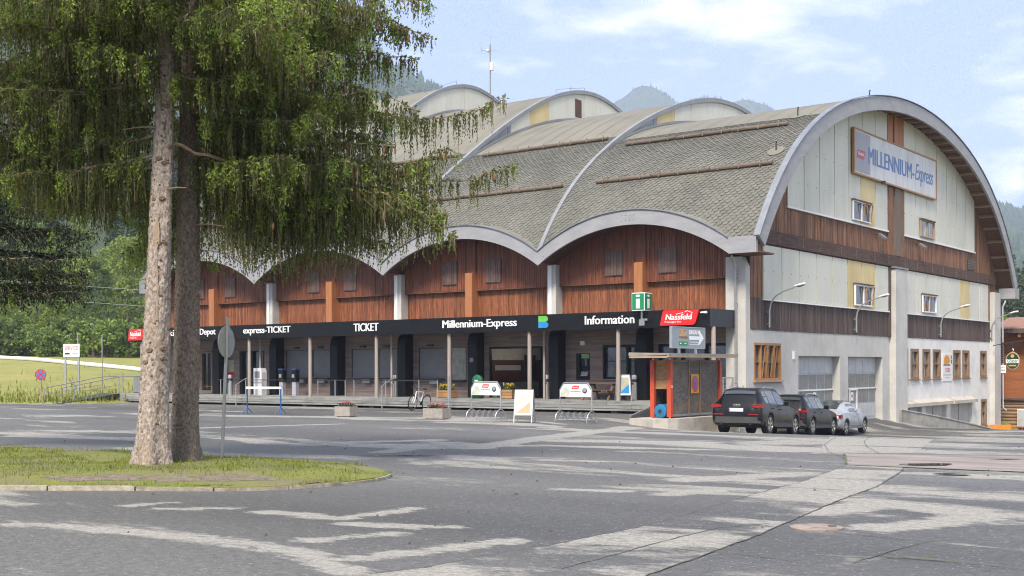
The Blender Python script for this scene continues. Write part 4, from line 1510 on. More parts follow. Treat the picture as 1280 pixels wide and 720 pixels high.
def gwindow(y0, y1, z0, z1, fm, gm, x=.10, fw=.07, mull=1, sash=False):
    w = part('window', MB().box(x, x + .02, y0, y1, z0, z1), gm)
    fr = MB()
    fr.box(x + .0205, x + .09, y0, y0 + fw, z0, z1).box(x + .0205, x + .09, y1 - fw, y1, z0, z1)
    fr.box(x + .0205, x + .09, y0 + fw, y1 - fw, z0, z0 + fw).box(x + .0205, x + .09, y0 + fw, y1 - fw, z1 - fw, z1)
    for j in range(mull):
        c = y0 + (y1 - y0) * (j + 1) / (mull + 1)
        fr.box(x + .0205, x + .08, c - fw * .6, c + fw * .6, z0 + fw, z1 - fw)
    part('frame', fr, fm, w)
    part('lintel', MB().box(x + .001, x + .14, y0 - .05, y1 + .05, z1 + .002, z1 + .06), 'wood_dark', w)
    if sash:   # tilted open casement
        c = (y0 + y1) / 2
        zb, zt = z0 + fw, z1 - fw - .02
        a, b = (c + .03, y1 - fw) if sash == 1 else (y0 + fw, c - .03)
        s2 = MB()
        s2.bar((x + .09, a + .03, zb), (x + .20, a + .03, zt), .045, .045).bar((x + .09, b - .03, zb), (x + .20, b - .03, zt), .045, .045).bar((x + .20, a, zt), (x + .20, b, zt), .045, .045)
        part('open_sash', s2, 'wood_oak', w)
    return w


gwindow(10.62, 12.88, 8.6, 9.53, 'white', 'glass_bluish', sash=1, fw=.05)
gwindow(20.19, 22.42, 8.61, 9.53, 'rafter', 'curtain', fw=.05)
gwindow(10.82, 13.09, 4.57, 5.58, 'white', 'glass_bluish', sash=1)
gwindow(20.45, 22.69, 4.58, 5.53, 'white', 'glass_bluish', sash=2)
# ground floor oak casements
w = part('window', MB().box(-.14, -.12, .32, 2.89, 1.12, 2.66), 'glass_bluish')
fr = MB()
for y in (.32, .93, 1.56, 2.2, 2.80):
    fr.box(-.119, .03, y, y + .07, 1.12, 2.66)
fr.box(-.118, .028, .41, 2.8, 2.56, 2.66).box(-.118, .028, .41, 2.8, 1.12, 1.22).box(-.118, -.06, .41, 2.8, 1.86, 1.90)
part('frame', fr, 'wood_oak', w)
part('sill', MB().box(.0, .12, .25, 2.96, 1.05, 1.118), 'rafter', w)
sa = MB()
for a in (1.05, 1.85):
    sa.bar((.02, a, 1.25), (.16, a, 2.5), .035, .035).bar((.02, a + .34, 1.25), (.16, a + .34, 2.5), .035, .035).bar((.16, a, 2.5), (.16, a + .34, 2.5), .035, .035)
part('open_sash', sa, 'wood_oak', w)
for a, b in rw + [(31.5, 32.69)]:
    z0, z1 = (1.0, 2.62) if (a, b) in rw else (-1.92, -.32)
    w = part('window', MB().box(-.16, -.14, a, b, z0, z1), 'curtain')
    fr = MB().box(-.139, .02, a, a + .2, z0, z1).box(-.139, .02, b - .2, b, z0, z1).box(-.138, .018, a + .2, b - .2, z1 - .16, z1).box(-.138, .018, a + .2, b - .2, z0, z0 + .14).box(-.137, -.05, a + .2, b - .2, (z0 + z1) / 2 - .03, (z0 + z1) / 2 + .03)
    part('frame', fr, 'wood_window', w)
    part('sill', MB().box(.0, .09, a - .05, b + .05, z0 - .06, z0 - .002), 'wood_window', w)
# garage doors
for (a, b, z0, z1), wicket in zip(door_o, (False, True)):
    gd = part('garage_door', MB().box(-.40, -.36, a, b, -1.6, 2.15), 'aluminium')
    n_ = 5
    e = np.linspace(a + .06, b - .06, n_ + 1)
    for (p0, p1), kind in (((1.38, 2.10), 'aluminium'), ((.68, 1.32), 'glass_frost'), ((-.06, .58), 'glass_frost'), ((-.76, -.12), 'aluminium'), ((-1.5, -.82), 'aluminium')):
        for j in range(n_):
            o = part('pane' if kind == 'glass_frost' else 'door_section', MB().box(-.359, -.335 if kind == 'aluminium' else -.345, e[j] + (.01 if kind == 'aluminium' else .045), e[j + 1] - (.01 if kind == 'aluminium' else .045), p0, p1), kind, gd)
    part('cross_rail', MB().box(-.355, -.31, a, b, .60, .66), 'white', gd)
    part('notice', MB().box(-.334, -.326, a + .50 * (b - a), a + .50 * (b - a) + .34, .0, .52) if not wicket else MB().box(-.334, -.326, a + 1.15, a + 1.5, .05, .45), 'white', gd)
    blob = MB().lathe([(.085, -.3255), (.085, -.322), (0, -.321)], 16, (0, (a + .50 * (b - a) + .17) if not wicket else a + 1.325, .27), 'x')
    part('notice_ring', blob, 'red', gd)
    if wicket:
        wk = MB()
        for y_ in (a + .98, a + 1.9):
            wk.box(-.334, -.30, y_, y_ + .06, -1.2, .6)
        wk.box(-.334, -.30, a + 1.04, a + 1.9, .54, .6)
        part('wicket_frame', wk, 'white', gd)
        part('wicket_handle', MB().box(-.30, -.27, a + 1.1, a + 1.2, -.45, -.25), 'darkmetal', gd)
part('intercom', MB().box(.0, .06, 4.05, 4.22, 2.0, 2.35), 'white')
# basement openings with sheet doors and sloped hoods
for a, b in bd:
    d_ = part('basement_door', MB().box(-.25, -.2, a, b, -3.2, -.45), 'aluminium')
    part('door_rib', MB().box(-.198, -.17, (a + b) / 2 - .03, (a + b) / 2 + .03, -3.1, -.5), 'greymetal', d_)
part('hood', MB().prism([(0, .48), (0, -.28), (.42, -.28), (.42, -.05)], 17.65, 25.2, 'y') if False else MB().add(
    [(0.002, 17.65, -.08), (0.002, 17.65, -.44), (.30, 17.65, -.44), (.30, 17.65, -.26), (0.002, 25.2, -.08), (0.002, 25.2, -.44), (.30, 25.2, -.44), (.30, 25.2, -.26)],
    [(0, 1, 2, 3), (7, 6, 5, 4), (0, 3, 7, 4), (3, 2, 6, 7), (2, 1, 5, 6), (1, 0, 4, 5)]), 'light_concrete')
part('hood', MB().add(
    [(0.002, 25.5, -.08), (0.002, 25.5, -.44), (.30, 25.5, -.44), (.30, 25.5, -.26), (0.002, 29.9, -.08), (0.002, 29.9, -.44), (.30, 29.9, -.44), (.30, 29.9, -.26)],
    [(0, 1, 2, 3), (7, 6, 5, 4), (0, 3, 7, 4), (3, 2, 6, 7), (2, 1, 5, 6), (1, 0, 4, 5)]), 'light_concrete')
# painted sign on the white wall
ws = part('wall_sign', MB().box(.002, .03, 24.1, 25.85, .85, 2.4), 'white')
part('golden_mark', MB().prism([(24.35, 1.95), (24.5, 2.25), (24.85, 2.32), (25.2, 2.28), (25.45, 2.0), (25.3, 1.85), (24.5, 1.82)], .031, .036, 'x'), 'gold', ws)
part('ribbon', MB().box(.031, .037, 24.3, 25.5, 1.72, 1.81), 'wood_window', ws)
part('figures', MB().box(.031, .036, 25.6, 25.75, 2.1, 2.3).box(.031, .036, 25.62, 25.78, 1.85, 2.05), 'darkmetal', ws)
text('lettering', '1780', (24.55, 25.5, 1.35, 1.6), 'G', .031, K['sign_red_faded'], ws, .004)
part('print_lines', MB().box(.031, .034, 24.25, 25.7, 1.18, 1.22).box(.031, .034, 24.6, 25.4, 1.02, 1.05), 'board_grey', ws)
# big weathered name board
sg = part('name_board', MB().box(.18, .24, 10.62, 22.42, 10.84, 12.86), 'sign_white')
part('grey_field', MB().box(.241, .246, 10.72, 12.62, 10.90, 12.80), 'sign_grey', sg)
fr = MB().box(.15, .27, 10.51, 10.615, 10.76, 12.94).box(.15, .27, 22.425, 22.53, 10.76, 12.94).box(.15, .27, 10.615, 22.425, 12.865, 12.94).box(.15, .27, 10.615, 22.425, 10.76, 10.835)
part('timber_frame', fr, 'wood_oak', sg)
text('lettering', 'MILLENNIUM-', (12.35, 18.95, 11.45, 12.25), 'G', .241, K['sign_blue'], sg, .006, .032)
text('script_lettering', 'Express', (19.05, 21.95, 11.22, 12.35), 'G', .241, K['sign_blue'], sg, .006, .018, .35)
lg = part('red_badge', MB().prism([(10.85, 11.55), (11.8, 11.55), (11.95, 11.95), (11.0, 11.95)], .247, .256, 'x'), 'sign_red_faded', sg)
text('badge_lettering', 'Nassfeld', (11.02, 11.75, 11.70, 11.86), 'G', .257, K['letter'], sg, .003)
part('sign_spotlight', MB().box(.27, .45, 14.0, 14.15, 10.66, 10.8), 'darkmetal', sg)
mb = MB()
for y in np.arange(10.8, 22.4, 1.18):
    mb.box(.2405, .2425, y, y + .012, 10.85, 12.85)
part('board_joints', mb, 'sign_grey', sg)
# floodlights and vent
for y in (13.9, 19.8):
    f_ = part('floodlight', MB().add([(.25, y - .22, 8.22), (.25, y + .22, 8.22), (.55, y + .22, 8.0), (.55, y - .22, 8.0), (.22, y - .18, 8.1), (.22, y + .18, 8.1), (.5, y + .18, 7.9), (.5, y - .18, 7.9)],
                                    [(0, 1, 2, 3), (7, 6, 5, 4), (0, 4, 5, 1), (1, 5, 6, 2), (2, 6, 7, 3), (3, 7, 4, 0)]), 'greymetal')
    part('lamp_arm', MB().bar((.03, y, 8.2), (.3, y, 8.1), .04, .04), 'darkmetal', f_)
v_ = part('vent_grille', MB().box(.03, .06, 28.79, 30.0, 7.38, 7.98), 'darkmetal')
for j in range(6):
    part('louvre', MB().bar((.08, 28.85, 7.45 + j * .095), (.08, 29.95, 7.45 + j * .095), .012, .06, up=(1, 0, .7)), 'steel', v_)
# right hand downpipe
part('downpipe', MB().tube([(.5, 35.1, 5.95), (.5, 35.0, 5.7), (.38, 34.9, 5.4), (.38, 34.9, -.9), (.6, 34.9, -1.1)], .06, 10), 'steel', None, True)
mb = MB()
for z in np.arange(1.9, 3.2, .12):
    mb.tube([(.36, 34.82, z), (.44, 34.8, z + .06)], .035, 6)
part('cable_bundle', mb, 'darkmetal')
# roof furniture
mast = part('antenna_mast', MB().tube([(-27.5, 18.5, 19.6), (-27.5, 18.5, 22.9)], .045, 8), 'greymetal')
part('antenna_boxes', MB().box(-27.46, -27.25, 18.4, 18.6, 21.2, 21.7).box(-27.75, -27.54, 18.35, 18.65, 22.45, 22.6), 'white', mast)
part('antenna_rods', MB().bar((-27.9, 18.1, 22.5), (-27.1, 18.9, 22.5), .02).bar((-27.5, 18.5, 22.9), (-27.5, 18.5, 23.5), .015).bar((-27.9, 18.1, 22.3), (-27.9, 18.1, 22.75), .015), 'greymetal', mast)
for xk, y0 in ((-27.9, 12.5), (-18.8, 13.5)):
    k = 3 if xk < -20 else 2
    mb = MB().bar((xk, y0, float(V(y0, k)) + .35), (xk, y0 + 3, float(V(y0 + 3, k)) + .35), .02)
    for t in (0, 1.5, 3):
        mb.bar((xk, y0 + t, float(V(y0 + t, k))), (xk, y0 + t, float(V(y0 + t, k)) + .36), .02)
    part('ridge_rail', mb, 'greymetal')
for x, y, disc in ((.25, 1.95, True), (-.3, 5.4, True), (.45, 12.0, False)):
    z = float(V(y, 0))
    p = part('roof_pipe', MB().tube([(x, y, z), (x, y, z + .35), (x + .05, y - .02, z + .42)], .03, 8), 'darkmetal')
    if disc:
        sl = float(V(y + .1, 0) - V(y - .1, 0)) / .2
        mb = MB()
        n_ = 18
        t = Vector((0, 1, sl)).normalized()
        nn_ = Vector((0, -sl, 1)).normalized()
        mb.add([tuple(Vector((x, y, z)) + nn_ * .05 + .36 * (math.cos(2 * math.pi * q_ / n_) * Vector((1, 0, 0)) + math.sin(2 * math.pi * q_ / n_) * t)) for q_ in range(n_)], [tuple(range(n_))])
        part('pipe_collar', mb, 'membrane', p)
# small grey building corner beyond the west end
part('west_canopy_box', MB().box(-39.9, -38.7, .2, 1.6, 6.2, 6.95), 'zinc')
part('west_canopy_arm', MB().box(-38.72, -37.3, .7, 1.0, 6.4, 6.6), 'zinc')


# ------------------------------------------------------------------ lamps on the gable
def wall_lamp(y, label):
    t = thing('wall_lamp', label, 'lamp', (0, y, 0), 0, 'curved-arm lamps along the gable wall')
    pts_ = [(.14, 0, 3.3), (.14, 0, 4.0), (.20, 0, 4.28), (.40, 0, 4.56), (.75, 0, 4.76), (1.25, 0, 4.90)]
    MB().tube(pts_, [.042] * 2 + [.04, .036, .032, .03], 10).obj('arm', K['steel'], t, True)
    mb = MB()
    for z in (3.42, 3.9):
        mb.box(.03, .15, -.05, .05, z, z + .05)
    mb.obj('bracket', K['steel'], t)
    hd = MB()
    prof = [(0, .0), (.055, .02), (.085, .12), (.115, .30), (.105, .44), (.05, .53), (0, .54)]
    hd.lathe(prof, 12, (0, 0, 0), 'x')
    hd.v = [(1.2 + x, yy, 4.93 + x * .20 + z * .55) for x, yy, z in hd.v]
    h = hd.obj('lamp_head', K['white'], t, True)
    ln = MB().lathe([(0, .14), (.07, .2), (.085, .32), (.06, .44), (0, .48)], 10, (0, 0, 0), 'x')
    ln.v = [(1.2 + x, yy * .9, 4.885 + x * .20 + z * .45) for x, yy, z in ln.v]
    ln.obj('lens', K['glass_frost'], h, True)


wall_lamp(1.49, 'curved-arm lamp on the dark boards nearest the gable left corner')
wall_lamp(11.02, 'curved-arm lamp beside the tilted-open lower window above the garage doors')
wall_lamp(23.51, 'curved-arm lamp on the dark boards right of the centre pilaster')
wall_lamp(33.37, 'curved-arm lamp at the far right corner beside the log cabin')

# ------------------------------------------------------------------ information cube sign above the canopy
t = thing('information_cube', 'green cube sign with white letter i standing on the black canopy edge', 'sign', (-3.56, -2.75, 3.55))
MB().bbox(-.30, .30, -.02, .58, .40, 1.12, .012).obj('cube', K['white'], t)
MB().box(-.275, .275, -.026, -.021, .43, 1.09).obj('green_face', K['green'], t)
MB().box(.301, .306, .01, .55, .43, 1.09).obj('green_face', K['green'], t)
text('letter_i', 'i', (-.10, .10, .49, 1.04), 'F', -.0265, K['letter'], t, .006, .03)
text('letter_i', 'i', (.19, .37, .49, 1.04), 'G', .3065, K['letter'], t, .006, .03)
MB().box(-.04, .04, .26, .34, .02, .40).box(.0, .30, .18, .26, .0, .08).obj('bracket', K['steel'], t)
MB().box(.05, .30, -.04, .0, -.20, .05).obj('control_box', K['greymetal'], t)

# ------------------------------------------------------------------ shelter beside the deck
SZ = -.14
t = thing('shelter', 'small open shelter with red-orange posts and weathered plywood side beside the cars', 'shelter', (0, 0, 0))
poly = [(-.95, -7.75), (.15, -7.95), (.62, -7.75), (.75, -7.3), (.75, -2.75), (-.95, -2.75)]
MB().prism(poly, -1.15, SZ, 'z').obj('plinth', K['light_concrete'], t)
for x, y in ((.34, -7.12), (-.34, -7.12), (.34, -3.36)):
    p = MB().bbox(x - .085, x + .085, y - .085, y + .085, SZ + .05, 1.93, .012).obj('post', K['orange_paint'], t)
    MB().tube([(x, y, SZ), (x, y, SZ + .06)], .045, 8).tube([(x, y, 1.92), (x, y, 2.07)], .035, 8).obj('post_pin', K['steel'], p)
for k, (a, b) in enumerate(((-7.0, -5.75), (-5.72, -4.9), (-4.87, -3.46))):
    MB().box(.30, .335, a, b, SZ + .15, 1.86).obj('plywood_panel', K['plywood'], t)
for y in (-5.735, -4.885):
    MB().box(.337, .365, y - .03, y + .03, SZ + .02, 1.95).obj('batten', K['wood_window'], t)
MB().box(.29, .345, -7.0, -3.46, 1.865, 1.93).obj('top_rail', K['wood_window'], t)
MB().box(.29, .36, -7.0, -3.46, SZ + .06, SZ + .14).obj('bottom_rail', K['greymetal'], t)
for k, (z0, z1) in enumerate(((1.58, 1.92), (1.24, 1.575), (.90, 1.235))):
    MB().box(-.25, .25, -7.10, -7.07, z0, z1).obj('plywood_board', K['plywood_new'] if k != 2 else K['crate'], t)
MB().box(-.36, -.33, -7.0, -3.4, SZ + .15, 1.9).obj('back_panel', K['plywood'], t)
rf = MB()
rf.prism([(-.85, 2.07), (.78, 2.10), (.78, 2.16), (-.85, 2.20)], -7.95, -2.75, 'y')
r_ = rf.obj('roof', K['roof_thin'], t)
MB().box(.70, .775, -7.94, -2.76, 2.02, 2.098).obj('roof_batten', K['rafter'], r_)
MB().box(-.84, .70, -7.94, -7.86, 2.0, 2.068).obj('roof_batten', K['rafter'], r_)
ns = MB().box(.366, .376, -5.62, -5.02, .72, 1.42).obj('no_stopping_plate', K['gold'], t)
for (rad, col, dx) in ((.30, 'red', .377), (.24, 'sign_blue', .382)):
    m2 = MB()
    m2.lathe([(rad, dx), (rad, dx + .004), (0, dx + .004)], 22, (0, -5.32, 1.07), 'x')
    m2.v = [(x, -5.32 + (y + 5.32) * .82, z) for x, y, z in m2.v]
    m2.obj('sign_disc', K[col], ns)
m2 = MB().bar((.388, -5.47, 1.22), (.388, -5.17, .92), .006, .045).bar((.3885, -5.47, .92), (.3885, -5.17, 1.22), .006, .045)
m2.obj('cross_bars', K['red'], ns)
MB().box(.425, .432, -7.15, -7.09, .95, 1.03).obj('post_label', K['white'], t)
# arrow board on the shelter roof
t = thing('arrow_board', 'grey board reading EINGANG with a white arrow standing on the shelter roof', 'sign', (0, 0, 0))
B0, B1 = -6.98, -4.55
MB().box(.30, .36, B0, B1, 2.38, 3.10).obj('board', K['board_grey'], t)
MB().box(.28, .37, B0 - .05, B0, 2.36, 3.13).box(.28, .37, B1, B1 + .04, 2.36, 3.13).box(.28, .37, B0, B1, 3.10, 3.13).box(.28, .37, B0, B1, 2.35, 2.38).obj('frame', K['steel'], t)
MB().box(.28, .34, -6.45, -6.35, 2.15, 2.38).box(.28, .34, -5.2, -5.1, 2.15, 2.38).obj('support', K['steel'], t)
text('lettering', 'EINGANG', (-5.72, -4.90, 2.86, 3.02), 'G', .361, K['letter'], t, .004)
MB().prism([(-5.72, 2.67), (-4.95, 2.67), (-5.05, 2.50), (-4.93, 2.50), (-4.62, 2.74), (-4.93, 3.0), (-5.05, 2.97), (-4.95, 2.80), (-5.72, 2.80)], .361, .366, 'x').obj('arrow', K['letter'], t)
text('golden_lettering', '3D', (-6.45, -5.95, 2.78, 3.04), 'G', .361, K['gold'], t, .006, .05)
MB().prism([(-6.5, 2.72), (-5.9, 2.70), (-5.82, 2.76), (-5.95, 2.8), (-6.45, 2.79)], .361, .365, 'x').obj('ribbon', K['wood_window'], t)
MB().box(.361, .365, -6.5, -5.85, 2.46, 2.60).obj('green_strip', K['green'], t)
MB().prism([(-6.42, 2.50), (-6.27, 2.53), (-6.42, 2.56)], .366, .369, 'x').prism([(-6.08, 2.50), (-5.93, 2.53), (-6.08, 2.56)], .366, .369, 'x').obj('strip_arrows', K['letter'], t)
MB().box(.361, .364, -5.70, -5.02, 2.57, 2.60).box(.361, .364, -5.70, -5.02, 2.48, 2.51).obj('small_print', K['sign_white'], t)
# blue drum in the shelter
t = thing('drum', 'blue plastic drum lying on its side between the shelter posts', 'drum', (.0, -6.95, SZ))
MB().lathe([(.0, -.28), (.20, -.28), (.245, -.26), (.25, -.12), (.235, -.1), (.25, -.08), (.25, .12), (.235, .14), (.25, .16), (.245, .27), (.2, .29), (0, .29)], 22, (0, 0, .255), 'y').obj('barrel', K['plastic_blue'], t, True)
MB().lathe([(.07, -.30), (.07, -.281)], 14, (0, 0, .255), 'y').obj('bung', K['darkmetal'], t)
# dark ramp plate from the deck down to the shelter
t = thing('deck_ramp', 'dark sloping ramp plate leading off the deck end behind the shelter', 'ramp')
MB().add([(-2.6, -4.9, -.22), (-.9, -4.9, -.22), (-.9, -2.58, .26), (-2.6, -2.58, .26), (-2.6, -4.9, -.30), (-.9, -4.9, -.30), (-.9, -2.58, -.3), (-2.6, -2.58, -.3)],
         [(0, 1, 2, 3), (7, 6, 5, 4), (0, 4, 5, 1), (1, 5, 6, 2), (2, 6, 7, 3), (3, 7, 4, 0)]).obj('plate', K['darkmetal'], t)
MB().bar((-2.62, -4.95, -.2), (-2.62, -2.58, .30), .05, .06).bar((-.88, -4.95, -.2), (-.88, -2.58, .30), .05, .06).obj('edge_rail', K['deck'], t)
# railing and step ladder by the corner
t = thing('deck_railing', 'galvanised railing at the right end of the deck behind the black car', 'railing')
mb = MB()
for y in (-2.4, -1.3, -.45):
    mb.tube([(-.55, y, -.3), (-.55, y, 1.25)], .022, 8)
mb.tube([(-.55, -2.4, 1.25), (-.55, -.45, 1.25)], .022, 8)
mb.obj('frame', K['steel'], t, True)
mb = MB()
for y in np.arange(-2.3, -.5, .13):
    mb.tube([(-.55, y, .1), (-.55, y, 1.23)], .008, 6, False)
mb.obj('bars', K['steel'], t)
t = thing('step_ladder', 'aluminium folding step ladder standing between shelter and corner pillar', 'ladder', (.55, -2.1, gz(.55, -2.1)))
mb = MB()
for s in (-.22, .22):
    mb.bar((s, -.45, 0), (s * .7, 0, 1.75), .05, .025).bar((s, .45, 0), (s * .7, 0, 1.75), .05, .025)
mb.obj('rails', K['inox'], t)
for j in range(5):
    z = .3 + j * .3
    f_ = z / 1.75
    MB().box(-.2, .2, -.45 * (1 - f_) - .05, -.45 * (1 - f_) + .05, z, z + .03).obj('step', K['inox'], t)

# ------------------------------------------------------------------ retaining wall on the right
t = thing('retaining_wall', 'sloping weathered concrete retaining wall running down along the gable foot', 'wall')
A = [(.45, 16.3), (1.1, 20.5), (1.6, 24.5), (2.0, 27.6)]
top_ = [-.52, -1.02, -1.55, -1.98]
fr_ = [(x, y, z) for (x, y), z in zip(A, top_)]
bt_ = [(x, y, gz(x, y) - .4) for x, y in A]
MB().band(fr_, bt_, (-.28, 0, 0)).obj('wall', K['concrete'], t)
cp_ = [(x + .04, y, z + .05) for x, y, z in fr_]
cq_ = [(x + .04, y, z) for x, y, z in fr_]
MB().band(cp_, cq_, (-.36, 0, 0)).obj('coping', K['light_concrete'], t)

# ------------------------------------------------------------------ log cabin at the right edge
t = thing('log_cabin', 'orange-brown timber cabin with log base at the right edge behind the gable', 'cabin', (0, 0, 0))
cz = -3.4
for j, z in enumerate(np.arange(cz, -.42, .215)):
    MB().tube([(-.9, 38.3 + (j % 2) * .01, z + .11), (8, 38.3 + (j % 2) * .01, z + .11)], .112, 10).obj('log', K['log_grey'], t, True)
MB().box(-.7, 8, 38.3, 38.6, cz, 4.3).obj('wall', K['interior'], t)
for j, z in enumerate(np.arange(-.40, 3.95, .29)):
    MB().box(-.78, 8, 38.18, 38.295, z, z + .283).obj('board', K['log_cabin'], t)
MB().box(.95, 1.2, 38.05, 38.175, -.42, 3.95).obj('corner_post', K['wood_orange'], t)
MB().box(-.85, 8, 38.0, 38.19, -.50, -.405).obj('sill_beam', K['wood_dark'], t)
mb = MB().add([(-1.1, 36.9, 4.05), (9, 36.9, 4.05), (9, 42, 5.0), (-1.1, 42, 5.0), (-1.1, 36.9, 3.85), (9, 36.9, 3.85), (9, 42, 4.8), (-1.1, 42, 4.8)],
              [(0, 1, 2, 3), (7, 6, 5, 4), (0, 4, 5, 1), (1, 5, 6, 2), (2, 6, 7, 3), (3, 7, 4, 0)])
r_ = mb.obj('roof', K['tile_red'], t)
MB().box(-1.12, 9, 36.82, 36.895, 3.80, 4.09).obj('eave_board', K['wood_dark'], r_)
for x in (-.3, .75, 1.8):
    MB().box(x, x + .16, 36.95, 38.3, 3.55, 3.78).obj('eave_rafter', K['wood_orange'], r_)
MB().box(-.86, -.55, 38.4, 42, cz, 4.2).obj('side_wall', K['log_cabin'], t)

t = thing('oval_sign', 'dark green oval enamel sign with white lettering hanging at the cabin', 'sign', (1.47, 33.0, 2.0))
m2 = MB().lathe([(.44, -.05), (.46, -.03), (.46, .03), (.44, .05)], 32, (0, 0, 0), 'y')
m2.v = [(x * .92, y, z * 1.18) for x, y, z in m2.v]
m2.obj('rim', K['rafter'], t, True)
m2 = MB().lathe([(.40, -.06), (.40, -.051)], 32, (0, 0, 0), 'y')
m2.v = [(x * .92, y, z * 1.18) for x, y, z in m2.v]
m2.obj('face', K['dkgreen'], t)
MB().box(-.36, .36, -.066, -.061, -.13, .10).obj('white_band', K['white'], t)
text('lettering', 'Gösser', (-.30, .31, -.10, .12), 'F', -.067, K['dkgreen'], t, .004)
MB().box(-.22, .22, -.066, -.061, -.32, -.24).obj('gold_line', K['gold'], t)
m2 = MB().lathe([(.11, -.066), (.11, -.061)], 14, (0, 0, .30), 'y')
m2.obj('gold_crest', K['gold'], t)
MB().tube([(0, 0, .54), (.05, 0, .66), (0, .02, .74)], .03, 8).obj('hook', K['steel'], t)
MB().bar((-1.15, 0, .95), (1.2, 0, 1.35), .04, .05).tube([(0, .02, .74), (0, .02, 1.16)], .02, 6).obj('bracket_arm', K['darkmetal'], t)
t = thing('small_sign', 'small white square sign on the corner beside the oval green sign', 'sign', (.35, 34.85, 1.5))
MB().bbox(-.26, .24, -.06, 0, -.24, .24, .01).obj('plate', K['white'], t)
text('lettering', 'Zum', (-.1, .1, .06, .15), 'F', -.062, K['darkmetal'], t, .003)
text('lettering', 'Abholz', (-.19, .19, -.12, .0), 'F', -.062, K['darkmetal'], t, .003)
t = thing('meter_box', 'pale grey electricity box mounted on the log wall', 'box', (.75, 37.9, -1.65))
MB().bbox(-.3, .42, 0, .28, -.55, .55, .02).obj('cabinet', K['white'], t)
MB().box(-.26, .38, -.012, -.001, -.5, .5).obj('door', K['aluminium'], t)
MB().tube([(.0, .14, -.55), (.0, .14, -.9), (.15, .14, -1.1)], .05, 8).obj('conduit', K['darkmetal'], t)
t = thing('orange_barrier', 'low bright orange barrier board at the foot of the cabin', 'barrier', (.75, 33.2, gz(.75, 33.2)))
MB().bbox(-.75, .55, -.05, .05, .02, .62, .01).obj('board', K['barrier_orange'], t)
mb = MB()
for x in (.7, .95, 1.2):
    mb.tube([(x - .1, 0, 0), (x, 0, .5), (x + .1, 0, 0)], .03, 6)
mb.tube([(.6, 0, .5), (1.3, 0, .5)], .035, 6)
mb.obj('trestle', K['orange_paint'], t)


# ------------------------------------------------------------------ cars
def bake_bool(o, cutters):
    for c in cutters:
        md = o.modifiers.new('cut', 'BOOLEAN')
        md.operation = 'DIFFERENCE'
        md.object = c
        md.solver = 'EXACT'
    bpy.context.view_layer.update()
    dg = bpy.context.evaluated_depsgraph_get()
    me = bpy.data.meshes.new_from_object(o.evaluated_get(dg))
    o.modifiers.clear()
    o.data = me
    for c in cutters:
        bpy.data.objects.remove(c)


